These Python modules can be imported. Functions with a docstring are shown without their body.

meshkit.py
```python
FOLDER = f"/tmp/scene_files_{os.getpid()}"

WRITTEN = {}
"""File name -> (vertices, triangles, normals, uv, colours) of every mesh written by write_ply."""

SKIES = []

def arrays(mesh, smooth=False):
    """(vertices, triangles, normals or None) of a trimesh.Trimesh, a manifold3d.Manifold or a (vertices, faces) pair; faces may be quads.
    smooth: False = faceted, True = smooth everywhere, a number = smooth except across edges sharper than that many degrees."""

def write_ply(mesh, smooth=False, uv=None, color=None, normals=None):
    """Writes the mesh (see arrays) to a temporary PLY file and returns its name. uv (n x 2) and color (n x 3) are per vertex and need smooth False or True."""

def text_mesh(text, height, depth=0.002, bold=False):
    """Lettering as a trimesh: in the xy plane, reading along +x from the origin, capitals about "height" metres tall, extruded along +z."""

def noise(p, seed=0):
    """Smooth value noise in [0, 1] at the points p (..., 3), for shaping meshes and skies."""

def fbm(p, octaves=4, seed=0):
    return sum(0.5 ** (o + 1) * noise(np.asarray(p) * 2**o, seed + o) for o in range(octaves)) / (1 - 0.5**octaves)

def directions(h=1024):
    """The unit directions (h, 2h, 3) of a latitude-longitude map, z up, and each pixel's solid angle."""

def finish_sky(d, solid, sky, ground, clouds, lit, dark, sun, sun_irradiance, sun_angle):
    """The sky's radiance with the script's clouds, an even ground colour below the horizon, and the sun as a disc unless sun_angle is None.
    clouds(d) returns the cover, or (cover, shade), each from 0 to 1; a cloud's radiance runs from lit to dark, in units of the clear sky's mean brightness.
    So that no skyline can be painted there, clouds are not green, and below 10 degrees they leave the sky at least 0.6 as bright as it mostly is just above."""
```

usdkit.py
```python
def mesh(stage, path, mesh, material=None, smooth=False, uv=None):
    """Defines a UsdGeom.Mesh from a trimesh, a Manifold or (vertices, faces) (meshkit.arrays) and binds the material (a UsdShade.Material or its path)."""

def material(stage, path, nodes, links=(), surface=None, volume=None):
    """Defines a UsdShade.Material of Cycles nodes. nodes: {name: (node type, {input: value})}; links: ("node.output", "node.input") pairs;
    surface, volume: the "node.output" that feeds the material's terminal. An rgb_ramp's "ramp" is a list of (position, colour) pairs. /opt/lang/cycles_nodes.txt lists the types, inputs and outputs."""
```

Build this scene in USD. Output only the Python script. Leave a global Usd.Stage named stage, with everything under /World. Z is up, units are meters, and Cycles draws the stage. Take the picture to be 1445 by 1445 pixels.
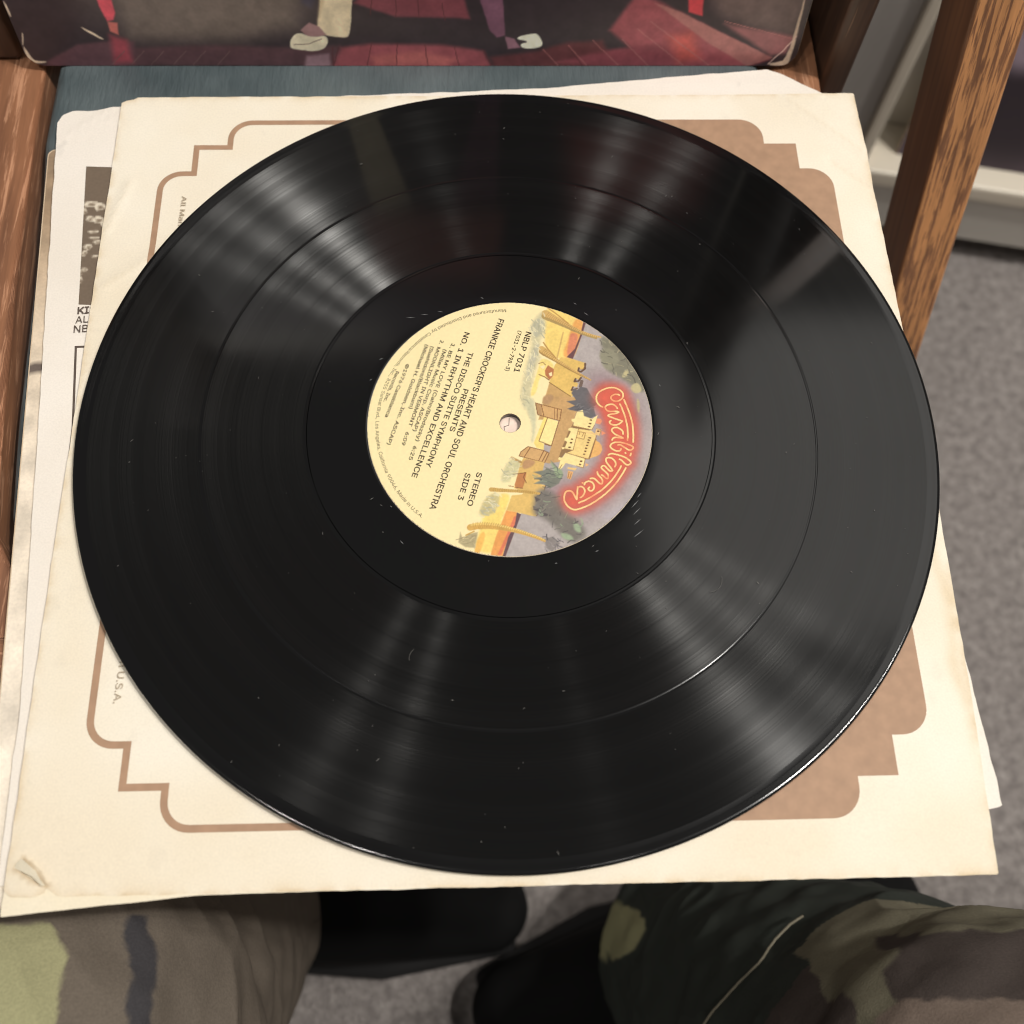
import math, numpy as np, trimesh, shapely, usdkit, meshkit, manifold3d
from shapely.geometry import Polygon, LineString, Point, box as sbox
from pxr import Gf, Sdf, Usd, UsdGeom, UsdLux, UsdShade, Vt

stage = Usd.Stage.CreateInMemory()
UsdGeom.SetStageUpAxis(stage, "Z"); UsdGeom.SetStageMetersPerUnit(stage, 1.0)
UsdGeom.Xform.Define(stage, "/World"); UsdGeom.Scope.Define(stage, "/World/Looks")
PI = math.pi

# ---------------------------------------------------------------- camera
CAM_POS = (-0.01107, -0.17087, 0.32800)
CAM_ROT = ((0.999442, 0.012993, -0.030688), (-0.023856, 0.922582, -0.385064), (0.023309, 0.385581, 0.922380))
cam = UsdGeom.Camera.Define(stage, "/World/camera")
mtx = Gf.Matrix4d(1.0)
for i in range(3):
    for j in range(3): mtx[j, i] = CAM_ROT[i][j]
mtx.SetTranslateOnly(Gf.Vec3d(*CAM_POS))
cam.AddTransformOp().Set(mtx)
AP = 6.35
cam.CreateHorizontalApertureAttr(AP); cam.CreateVerticalApertureAttr(AP)
cam.CreateFocalLengthAttr(AP * 1478.02 / 1445)
cam.CreateFStopAttr(1.6); cam.CreateFocusDistanceAttr(0.375)
cam.CreateClippingRangeAttr(Gf.Vec2f(0.01, 50))
cam.CreateExposureAttr(0.0)

# ---------------------------------------------------------------- light: ceiling lamps and the dim even light of the room
dome = UsdLux.DomeLight.Define(stage, "/World/room_light")
room = usdkit.material(stage, "/World/Looks/room_glow", {"b": ("background_shader", {"color": (1.0, 0.965, 0.92), "strength": 0.145})}, surface="b.background")
UsdShade.MaterialBindingAPI.Apply(dome.GetPrim()).Bind(room)
LAMP_COLOR = (1.0, 0.965, 0.915)
LAMPS = [((-0.46, -0.54, 2.1), 0.7), ((-0.70, -0.37, 2.1), 0.65), ((0.40, -0.59, 2.1), 0.12), ((0.99, -0.28, 2.1), 0.3), ((1.49, 0.13, 2.1), 0.9), ((0.93, -0.10, 2.1), 3.0), ((1.22, 0.0, 2.1), 1.5)]
LAMP_POWER = 0.71
for k, (pos, s) in enumerate(LAMPS):
    l = UsdLux.SphereLight.Define(stage, f"/World/ceiling_lamp_{k + 1:03d}")
    l.CreateRadiusAttr(0.045); l.CreateNormalizeAttr(True); l.CreateIntensityAttr(16.0 * s * LAMP_POWER); l.CreateColorAttr(Gf.Vec3f(*LAMP_COLOR))
    UsdGeom.Xformable(l.GetPrim()).AddTranslateOp().Set(Gf.Vec3d(*pos))

panel = UsdLux.RectLight.Define(stage, "/World/ceiling_panel")
panel.CreateWidthAttr(1.0); panel.CreateHeightAttr(1.0); panel.CreateIntensityAttr(1.5); panel.CreateColorAttr(Gf.Vec3f(1.0, 0.96, 0.9))
UsdGeom.Xformable(panel.GetPrim()).AddTranslateOp().Set(Gf.Vec3d(0.95, 1.05, 2.3))

# ---------------------------------------------------------------- helpers
def lin(c, k=1.0):
    c = np.asarray(c, float) / 255.0
    return np.where(c <= 0.04045, c / 12.92, ((c + 0.055) / 1.055) ** 2.4) * k
def mat(name, nodes, links, surface="p.BSDF"): return usdkit.material(stage, "/World/Looks/" + name, nodes, links, surface=surface)
USED = {}
def path_for(name, parent):
    base = parent.GetPath().pathString if parent else "/World"
    n = USED.get((base, name), 0); USED[(base, name)] = n + 1
    return f"{base}/{name}" + (f"_{n:03d}" if n else "")
def tag(o, label=None, cat=None, group=None, kind=None):
    o = o.GetPrim() if hasattr(o, "GetPrim") else o
    for k, v in (("label", label), ("category", cat), ("group", group), ("kind", kind)):
        if v: o.SetCustomDataByKey(k, v)
    return o
def thing(name, label=None, cat=None, loc=(0, 0, 0), rz=0, group=None, parent=None):
    x = UsdGeom.Xform.Define(stage, path_for(name, parent))
    if any(loc): x.AddTranslateOp().Set(Gf.Vec3d(*loc))
    if rz: x.AddRotateZOp().Set(rz)
    return tag(x, label, cat, group)
def obj(name, mesh, m, parent=None, smooth=False, col=None, loc=None):
    u = usdkit.mesh(stage, path_for(name, parent), mesh, m, smooth=smooth)
    for key, arr in (("col", col), ("loc", loc)):
        if arr is not None:
            UsdGeom.PrimvarsAPI(u).CreatePrimvar(key, Sdf.ValueTypeNames.Color3fArray if key == "col" else Sdf.ValueTypeNames.Vector3fArray, "vertex").Set(Vt.Vec3fArray.FromNumpy(np.asarray(arr, np.float32)))
    return u.GetPrim()
def tri(poly):
    vs, fs, n = [], [], 0
    for g in getattr(poly, "geoms", [poly]):
        if g.is_empty or g.area <= 0: continue
        v, f = trimesh.creation.triangulate_polygon(g, engine="earcut")
        vs.append(v); fs.append(f + n); n += len(v)
    return np.vstack(vs), np.vstack(fs)
def sheet(poly, zf, size):
    """flat, finely divided sheet that follows the height zf(x, y)"""
    from scipy.spatial import Delaunay
    pts = []
    for g in getattr(poly, "geoms", [poly]):
        for ring in [g.exterior, *g.interiors]:
            q = np.array(ring.coords); 
            for p0, p1 in zip(q[:-1], q[1:]):
                n = max(1, int(np.ceil(np.linalg.norm(p1 - p0) / size))); pts.append(p0 + np.outer(np.arange(n) / n, p1 - p0))
    x0, y0, x1, y1 = poly.bounds
    X, Y = np.meshgrid(np.arange(x0, x1 + size, size), np.arange(y0, y1 + size, size)); X = X + (np.arange(len(X)) % 2)[:, None] * size * 0.5
    g = np.c_[X.ravel(), Y.ravel()]; shapely.prepare(poly); ok = shapely.contains_xy(poly, g[:, 0], g[:, 1]); g = g[ok]
    g = g[shapely.distance(poly.boundary, shapely.points(g)) > size * 0.4] if len(g) else g
    q = np.unique(np.round(np.vstack(pts + [g]), 8), axis=0); f = Delaunay(q).simplices
    c = q[f].mean(1); f = f[shapely.contains_xy(poly, c[:, 0], c[:, 1])]
    A = q[f]; area = (A[:, 1, 0] - A[:, 0, 0]) * (A[:, 2, 1] - A[:, 0, 1]) - (A[:, 1, 1] - A[:, 0, 1]) * (A[:, 2, 0] - A[:, 0, 0])
    f = np.where((area < 0)[:, None], f[:, ::-1], f)[np.abs(area) > 1e-13]
    return trimesh.Trimesh(np.c_[q, zf(q[:, 0], q[:, 1])], f, process=False)
def paper(poly, zf, size, thick):
    """sheet with thickness: top, bottom and edge wall"""
    top = sheet(poly, zf, size)
    v, f = np.array(top.vertices), np.array(top.faces)
    e = np.vstack([f[:, [0, 1]], f[:, [1, 2]], f[:, [2, 0]]])
    key = np.sort(e, 1); _, inv, cnt = np.unique(key, axis=0, return_inverse=True, return_counts=True)
    b = e[cnt[inv.ravel()] == 1]; n = len(v)
    wall = np.vstack([np.c_[b[:, 1], b[:, 0], b[:, 0] + n], np.c_[b[:, 1], b[:, 0] + n, b[:, 1] + n]])
    return trimesh.Trimesh(np.vstack([v, v - [0, 0, thick]]), np.vstack([f, f[:, ::-1] + n, wall]), process=False)
def hull(pts, r, q=12):
    """rounded convex solid: hull of spheres of radius r at the given centres"""
    s = manifold3d.Manifold.sphere(r, q)
    return manifold3d.Manifold.batch_hull([s.translate(tuple(map(float, p))) for p in pts])
def rbox(x0, x1, y0, y1, z0, z1, r=0.002):
    return hull([(x, y, z) for x in (x0 + r, x1 - r) for y in (y0 + r, y1 - r) for z in (z0 + r, z1 - r)], r, 12)
def beam(a, b, w, d, r=0.002):
    """four-sided rounded bar whose left front edge runs from a to b; w along x, d away from the viewer"""
    a, b = np.array(a, float), np.array(b, float)
    ax = (b - a) / np.linalg.norm(b - a); x = np.array([1.0, 0, 0]); x -= ax * (x @ ax); x /= np.linalg.norm(x); y = np.cross(ax, x); y *= np.sign(y[1])
    pts = [p + x * i + y * j for p in (a, b) for i in (r, w - r) for j in (r, d - r)]
    return hull(pts, r, 16), (a, x, y, ax)
def local(mesh, frame, smooth):
    v, f, n = meshkit.arrays(mesh, smooth); a, x, y, ax = frame; q = v - a
    return np.stack([q @ x, q @ y, q @ ax], 1)
def wavy(seed, amp, wl, z0):
    return lambda x, y: z0 + amp * (meshkit.fbm(np.stack([x / wl + 50, y / wl + 50, np.zeros_like(x)], -1), 2, seed) - 0.5) * 2
def rough_edge(pts, step, amp, seed):
    """polygon outline with small irregularities of worn paper"""
    p = Polygon(pts).exterior; n = int(p.length / step); q = np.array([p.interpolate(i / n, normalized=True).coords[0] for i in range(n)])
    d = np.roll(q, -1, 0) - np.roll(q, 1, 0); d /= np.linalg.norm(d, axis=1, keepdims=True) + 1e-12
    k = meshkit.fbm(np.c_[q * 160, np.zeros(n)], 3, seed) - 0.5
    return Polygon(q + np.c_[d[:, 1], -d[:, 0]] * (k * 2 * amp)[:, None]).buffer(0)
def round_off(P, n=2):
    P = np.array(P, float)
    for _ in range(n): Q = np.roll(P, -1, 0); P = np.stack([P * 0.75 + Q * 0.25, P * 0.25 + Q * 0.75], 1).reshape(-1, 2)
    return P
def paint(pts, base, art, smooth=(0.8, 99)):
    """colour of each point (n, 2) under the printed shapes, in order; soft is the width of a shape's edge"""
    c = np.array(base, float) if np.ndim(base) == 2 else np.tile(np.asarray(base, float), (len(pts), 1))
    for kind, col, soft, w, P in art:
        g = Polygon(round_off(P) if smooth[0] <= soft <= smooth[1] else P).buffer(0) if kind == "poly" else LineString(P).buffer(w / 2, cap_style="round")
        if kind == "poly" and soft < 1.5 and len(P) > 6: g = g.buffer(0.25).buffer(-0.25)
        x0, y0, x1, y1 = g.bounds; s = soft
        i = np.nonzero((pts[:, 0] > x0 - s) & (pts[:, 0] < x1 + s) & (pts[:, 1] > y0 - s) & (pts[:, 1] < y1 + s))[0]
        if not len(i): continue
        shapely.prepare(g); q = shapely.points(pts[i]); inside = shapely.contains(g, q)
        sd = shapely.distance(g.boundary, q) * np.where(inside, -1, 1)
        a = np.clip(0.5 - sd / s, 0, 1)[:, None]; a = a * a * (3 - 2 * a)
        c[i] = c[i] * (1 - a) + np.asarray(col, float) * a
    return c
def grid(xs, ys):
    X, Y = np.meshgrid(xs, ys); n, m = len(ys), len(xs); i = np.arange(n * m).reshape(n, m)
    f = np.stack([i[:-1, :-1], i[:-1, 1:], i[1:, 1:], i[1:, :-1]], -1).reshape(-1, 4)
    return np.stack([X.ravel(), Y.ravel()], 1), f
def flat_text(text, height, bold=False, width=1.0):
    m = meshkit.text_mesh(text, height, 0.0002, bold); v, f = np.array(m.vertices), np.array(m.faces)
    up = np.abs(m.face_normals[:, 2]) > 0.9; up &= m.triangles_center[:, 2] > 0.00015
    m = trimesh.Trimesh(v, f[up], process=False); m.remove_unreferenced_vertices(); v = np.array(m.vertices); v[:, 2] = 0; v[:, 0] *= width
    return v, np.array(m.faces)
def text_between(text, a, b, height, bold, z):
    """flat lettering whose middle line runs from a to b"""
    v, f = flat_text(text, height, bold); a, b = np.array(a, float), np.array(b, float); L = np.linalg.norm(b - a); ex = (b - a) / L; ey = np.array([-ex[1], ex[0]])
    x0, x1 = v[:, 0].min(), v[:, 0].max(); u = (v[:, 0] - x0) / (x1 - x0) * L; w = v[:, 1] - height / 2
    return np.c_[a + u[:, None] * ex + w[:, None] * ey, np.full(len(v), z)], f
def join(parts):
    vs, fs, n = [], [], 0
    for v, f in parts: vs.append(v); fs.append(f + n); n += len(v)
    return np.vstack(vs), np.vstack(fs)
def ring_sweep(poly, prof, top=True):
    """pillow: outline inset step by step (inset, z), closed on top"""
    ext = Polygon(poly).exterior; n = 220; q = np.array([ext.interpolate(i / n, normalized=True).coords[0] for i in range(n)])
    if not Polygon(q).exterior.is_ccw: q = q[::-1]
    d = np.roll(q, -1, 0) - np.roll(q, 1, 0); d /= np.linalg.norm(d, axis=1, keepdims=True); nin = np.c_[-d[:, 1], d[:, 0]]
    rows = [np.c_[q + nin * i, np.full(n, z)] for i, z in prof]; v = np.vstack(rows); f = []
    for r in range(len(rows) - 1):
        for k in range(n): a, b = r * n + k, r * n + (k + 1) % n; f += [(a, b, b + n), (a, b + n, a + n)]
    _, cf = trimesh.creation.triangulate_polygon(Polygon(rows[-1][:, :2]), engine="earcut")
    last = (len(rows) - 1) * n; tv, cf = trimesh.creation.triangulate_polygon(Polygon(rows[-1][:, :2]), engine="earcut")
    from scipy.spatial import cKDTree
    idx = cKDTree(rows[-1][:, :2]).query(tv)[1]; cf = idx[cf] + last
    A = v[cf]; s = np.cross(A[:, 1] - A[:, 0], A[:, 2] - A[:, 0])[:, 2] < 0; cf[s] = cf[s][:, ::-1]
    return trimesh.Trimesh(v, np.vstack([np.array(f), cf]), process=False)

# ---------------------------------------------------------------- materials
def paint_mat(name, rough=0.55, spec=0.4, grain=0.05, scale=900, bump=0.04):
    return mat(name, {"a": ("attribute", {"attribute": "col"}), "g": ("geometry", {}), "n": ("noise_texture", {"scale": scale, "detail": 4}),
        "r": ("map_range", {"from_min": 0.3, "from_max": 0.7, "to_min": 1 - grain, "to_max": 1 + grain}), "m": ("vector_math", {"math_type": "scale"}),
        "b": ("bump", {"strength": bump, "distance": 0.0004}), "p": ("principled_bsdf", {"roughness": rough, "specular_ior_level": spec})},
        [("g.position", "n.vector"), ("n.fac", "r.value"), ("a.vector", "m.vector1"), ("r.result", "m.scale"), ("m.vector", "p.base_color"), ("n.fac", "b.height"), ("b.normal", "p.normal")])
def paper_mat(name, c0, c1, scale=14, rough=0.7, fine=1400, spot=None):
    """two tones of old paper in broad clouds, with fibres and faint specks"""
    nodes = {"g": ("geometry", {}), "n": ("noise_texture", {"scale": scale, "detail": 6, "roughness": 0.6}), "f": ("noise_texture", {"scale": fine, "detail": 3}),
        "c": ("rgb_ramp", {"ramp": [(0.3, c0), (0.7, c1)]}), "fr": ("map_range", {"from_min": 0.25, "from_max": 0.75, "to_min": 0.95, "to_max": 1.04}), "m": ("vector_math", {"math_type": "scale"}),
        "s": ("noise_texture", {"scale": 95, "detail": 2}), "sr": ("map_range", {"from_min": 0.70, "from_max": 0.80, "to_min": 1.0, "to_max": 0.86, "clamp": True}), "m2": ("vector_math", {"math_type": "scale"}),
        "b": ("bump", {"strength": 0.12, "distance": 0.0003}), "p": ("principled_bsdf", {"roughness": rough, "specular_ior_level": 0.25})}
    return mat(name, nodes, [("g.position", "n.vector"), ("g.position", "f.vector"), ("g.position", "s.vector"), ("n.fac", "c.fac"), ("f.fac", "fr.value"), ("c.color", "m.vector1"), ("fr.result", "m.scale"),
        ("s.fac", "sr.value"), ("m.vector", "m2.vector1"), ("sr.result", "m2.scale"), ("m2.vector", "p.base_color"), ("f.fac", "b.height"), ("b.normal", "p.normal")])
def ink(name, c, rough=0.6, mottle=0.12):
    return mat(name, {"g": ("geometry", {}), "n": ("noise_texture", {"scale": 260, "detail": 5}), "c": ("rgb_ramp", {"ramp": [(0.3, lin(c, 1 - mottle)), (0.7, lin(c, 1 + mottle))]}), "p": ("principled_bsdf", {"roughness": rough, "specular_ior_level": 0.3})},
        [("g.position", "n.vector"), ("n.fac", "c.fac"), ("c.color", "p.base_color")])
CREAM_PRINT = paint_mat("cream_paper_worn", rough=0.7, spec=0.25, grain=0.04, scale=1400, bump=0.1)
CREAM = paper_mat("old_cream_paper", lin((236, 219, 186), .92), lin((245, 233, 209), .92))
CREAM2 = paper_mat("inner_cream_paper", lin((238, 225, 196), .92), lin((246, 236, 214), .92))
WHITE = paper_mat("white_paper", lin((236, 226, 212), .92), lin((245, 237, 226), .92))
BROWN_INK = ink("brown_ink", (168, 135, 109), mottle=0.09)
GREY_INK = ink("grey_ink", (172, 156, 134))
DARK_INK = ink("label_ink", (72, 60, 44))
SMALL_INK = ink("small_type_ink", (70, 58, 40)); SLEEVE_INK = ink("sleeve_ink", (92, 80, 72))
NEON_INK = ink("neon_ink", (255, 214, 150)); NEON_EDGE = ink("neon_edge_ink", (240, 118, 84))
LABEL = paint_mat("label_print", rough=0.42, spec=0.35, grain=0.03)
COVER = paint_mat("cover_print", rough=0.38, spec=0.5, grain=0.06, scale=700)
PRINT = paint_mat("sleeve_print", rough=0.6, grain=0.07, scale=900)
CARD = paper_mat("raw_card", lin((196, 172, 142)), lin((214, 192, 164)), scale=60)
def vinyl(name):
    """pressed grooves: a mirror lobe from the lands and two weak lobes from the groove walls, which lean inwards and outwards; all drawn out across the grooves"""
    TILT = 0.42
    nodes = {"g": ("geometry", {}), "sx": ("separate_xyz", {}), "flat": ("combine_xyz", {"z": 0.0}), "len": ("vector_math", {"math_type": "length"}), "dir": ("vector_math", {"math_type": "normalize"}),
        "n1": ("noise_texture", {"dimensions": "1D", "scale": 2400.0, "detail": 5, "roughness": 0.8}), "n3": ("noise_texture", {"dimensions": "1D", "scale": 130.0, "detail": 4, "roughness": 0.6}), "n2": ("noise_texture", {"scale": 24, "detail": 4}),
        "k1": ("map_range", {"from_min": 0.3, "from_max": 0.7, "to_min": 0.0, "to_max": 1.0, "clamp": True}), "k3": ("map_range", {"from_min": 0.3, "from_max": 0.7, "to_min": 0.6, "to_max": 1.25}), "kk": ("math", {"math_type": "multiply_add", "value2": 1.3, "value3": 0.35}), "km": ("math", {"math_type": "multiply"}),
        "wc": ("vector_math", {"math_type": "scale", "vector1": (WALL, WALL, WALL * 0.98)}), "w2": ("vector_math", {"math_type": "scale", "scale": 0.28}),
        "ti": ("vector_math", {"math_type": "scale", "scale": -TILT}), "to": ("vector_math", {"math_type": "scale", "scale": TILT * 0.7}), "ui": ("vector_math", {"math_type": "add", "vector2": (0, 0, 1)}), "uo": ("vector_math", {"math_type": "add", "vector2": (0, 0, 1)}), "ni": ("vector_math", {"math_type": "normalize"}), "no": ("vector_math", {"math_type": "normalize"}),
        "rr": ("map_range", {"from_min": 0.25, "from_max": 0.75, "to_min": 0.085, "to_max": 0.12}),
        "d": ("voronoi_texture", {"scale": 330, "randomness": 1.0}), "dr": ("map_range", {"from_min": 0.035, "from_max": 0.055, "to_min": 0.06, "to_max": 0.0, "clamp": True}), "dn": ("noise_texture", {"scale": 45, "detail": 2}), "dm": ("map_range", {"from_min": 0.60, "from_max": 0.66, "to_min": 0, "to_max": 1, "clamp": True}), "du": ("math", {"math_type": "multiply"}), "da": ("math", {"math_type": "add", "value2": 0.003}),
        "cc": ("combine_xyz", {}), "p": ("principled_bsdf", {"roughness": 0.14, "anisotropic": 0.85, "ior": 1.5, "specular_ior_level": 0.40}),
        "gi": ("glossy_bsdf", {"distribution": "ggx", "roughness": 0.25, "anisotropy": GA}), "go": ("glossy_bsdf", {"distribution": "ggx", "roughness": 0.25, "anisotropy": GA}), "a1": ("add_closure", {}), "a2": ("add_closure", {})}
    L = [("g.position", "sx.vector"), ("sx.x", "flat.x"), ("sx.y", "flat.y"), ("flat.vector", "len.vector1"), ("flat.vector", "dir.vector1"), ("len.value", "n1.w"), ("len.value", "n3.w"), ("g.position", "n2.vector"),
        ("n1.fac", "k1.value"), ("k1.result", "kk.value1"), ("n3.fac", "k3.value"), ("kk.value", "km.value1"), ("k3.result", "km.value2"), ("km.value", "wc.scale"), ("n2.fac", "rr.value"), ("rr.result", "p.roughness"), ("dir.vector", "p.tangent"),
        ("dir.vector", "ti.vector1"), ("dir.vector", "to.vector1"), ("ti.vector", "ui.vector1"), ("to.vector", "uo.vector1"), ("ui.vector", "ni.vector1"), ("uo.vector", "no.vector1"), ("ni.vector", "gi.normal"), ("no.vector", "go.normal"), ("dir.vector", "gi.tangent"), ("dir.vector", "go.tangent"), ("wc.vector", "gi.color"), ("wc.vector", "w2.vector1"), ("w2.vector", "go.color"),
        ("gi.BSDF", "a1.closure1"), ("go.BSDF", "a1.closure2"), ("a1.closure", "a2.closure1"), ("p.BSDF", "a2.closure2"),
        ("g.position", "d.vector"), ("d.distance", "dr.value"), ("g.position", "dn.vector"), ("dn.fac", "dm.value"), ("dr.result", "du.value1"), ("dm.result", "du.value2"), ("du.value", "da.value1"), ("da.value", "cc.x"), ("da.value", "cc.y"), ("da.value", "cc.z"), ("cc.vector", "p.base_color")]
    return mat(name, nodes, L, "a2.closure")
WALL, GA = 0.0105, -0.75
GROOVES = vinyl("grooved_vinyl")
SMOOTH_VINYL = mat("smooth_vinyl", {"g": ("geometry", {}), "n": ("noise_texture", {"scale": 60, "detail": 5}), "r": ("map_range", {"to_min": 0.10, "to_max": 0.16}), "p": ("principled_bsdf", {"base_color": (0.004, 0.004, 0.0042)})}, [("g.position", "n.vector"), ("n.fac", "r.value"), ("r.result", "p.roughness")])
SCRATCH = mat("pale_scratch", {"p": ("principled_bsdf", {"base_color": (0.16, 0.16, 0.16), "roughness": 0.4})}, [])
def wood(name, dark, mid, worn, wear, rough=0.45, scale=1.0, face=None):
    """stained wood from the local (across, across, along) coordinates; the stain is rubbed through where wear is high"""
    extra, facing = ({"gn": ("geometry", {}), "fd": ("vector_math", {"math_type": "dot_product", "vector2": face}), "fr": ("map_range", {"from_min": 0.55, "from_max": 0.85, "to_min": 0.0, "to_max": 1.0, "clamp": True}), "fm": ("math", {"math_type": "multiply"})},
        [("gn.normal", "fd.vector1"), ("fd.value", "fr.value"), ("sep.r", "fm.value1"), ("fr.result", "fm.value2"), ("fm.value", "m.fac")]) if face else ({}, [("sep.r", "m.fac")])
    return mat(name, {**extra, "a": ("attribute", {"attribute": "loc"}), "s": ("vector_math", {"math_type": "multiply", "vector2": (180 * scale, 180 * scale, 9 * scale)}), "g": ("noise_texture", {"scale": 1, "detail": 7, "roughness": 0.62, "distortion": 0.4}),
        "c": ("rgb_ramp", {"ramp": [(0.3, dark), (0.68, mid)]}), "s2": ("vector_math", {"math_type": "multiply", "vector2": (480 * scale, 480 * scale, 30 * scale)}), "w": ("noise_texture", {"scale": 1, "detail": 6, "roughness": 0.66, "distortion": 0.3}),
        "wr": ("rgb_ramp", {"ramp": [(wear - 0.035, (0, 0, 0)), (wear + 0.035, (1, 1, 1))]}), "wc": ("rgb_ramp", {"ramp": [(0.3, np.asarray(worn) * 0.72), (0.7, np.asarray(worn) * 1.15)]}), "m": ("mix_color", {"blend_type": "mix"}), "sep": ("separate_color", {}),
        "b": ("bump", {"strength": 0.3, "distance": 0.0006}), "p": ("principled_bsdf", {"roughness": rough, "specular_ior_level": 0.5})},
        [("a.vector", "s.vector1"), ("s.vector", "g.vector"), ("g.fac", "c.fac"), ("a.vector", "s2.vector1"), ("s2.vector", "w.vector"), ("w.fac", "wr.fac"), ("g.fac", "wc.fac"), ("wr.color", "sep.color"), *facing,
         ("c.color", "m.a"), ("wc.color", "m.b"), ("m.result", "p.base_color"), ("g.fac", "b.height"), ("b.normal", "p.normal")])
WORN = wood("worn_wood", lin((112, 76, 54)), lin((150, 104, 74)), lin((212, 150, 98)), 0.485, face=(0.2, -0.95, -0.1))
RAIL = wood("rail_wood", lin((116, 78, 56)), lin((162, 112, 80)), lin((190, 140, 108)), 0.56)
DARKWOOD = wood("dark_wood", lin((58, 42, 34)), lin((92, 66, 50)), lin((120, 90, 70)), 0.66)
SEAT = mat("teal_vinyl", {"g": ("geometry", {}), "n": ("noise_texture", {"scale": 480, "detail": 3}), "m": ("vector_math", {"math_type": "multiply", "vector2": (1.0, 0.22, 1.0)}), "n2": ("noise_texture", {"scale": 25, "detail": 3}),
    "c": ("rgb_ramp", {"ramp": [(0.3, lin((64, 75, 78))), (0.7, lin((96, 106, 108)))]}), "b": ("bump", {"strength": 0.6, "distance": 0.0012}), "p": ("principled_bsdf", {"roughness": 0.42, "specular_ior_level": 0.5})},
    [("g.position", "m.vector1"), ("m.vector", "n.vector"), ("g.position", "n2.vector"), ("n2.fac", "c.fac"), ("c.color", "p.base_color"), ("n.fac", "b.height"), ("b.normal", "p.normal")])
CARPET = mat("grey_carpet", {"g": ("geometry", {}), "n": ("noise_texture", {"scale": 120, "detail": 6, "roughness": 0.7}), "f": ("noise_texture", {"scale": 420, "detail": 3}), "c": ("rgb_ramp", {"ramp": [(0.28, lin((112, 106, 103))), (0.5, lin((144, 137, 133))), (0.72, lin((174, 167, 162)))]}),
    "b": ("bump", {"strength": 0.9, "distance": 0.004}), "p": ("principled_bsdf", {"roughness": 0.95, "specular_ior_level": 0.1})},
    [("g.position", "n.vector"), ("g.position", "f.vector"), ("n.fac", "c.fac"), ("c.color", "p.base_color"), ("f.fac", "b.height"), ("b.normal", "p.normal")])
def board(name, c, rough=0.5):
    return mat(name, {"g": ("geometry", {}), "n": ("noise_texture", {"scale": 9, "detail": 6}), "c": ("rgb_ramp", {"ramp": [(0.3, lin(c, .93)), (0.7, lin(c, 1.05))]}), "p": ("principled_bsdf", {"roughness": rough})}, [("g.position", "n.vector"), ("n.fac", "c.fac"), ("c.color", "p.base_color")])
CLOTH = paint_mat("camouflage_cloth", rough=0.9, spec=0.15, grain=0.10, scale=1100, bump=0.3)
LEATHER = mat("black_leather", {"g": ("geometry", {}), "n": ("noise_texture", {"scale": 300, "detail": 3}), "b": ("bump", {"strength": 0.2, "distance": 0.001}), "p": ("principled_bsdf", {"base_color": (0.005, 0.005, 0.005), "roughness": 0.85, "specular_ior_level": 0.15})}, [("g.position", "n.vector"), ("n.fac", "b.height"), ("b.normal", "p.normal")])

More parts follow.
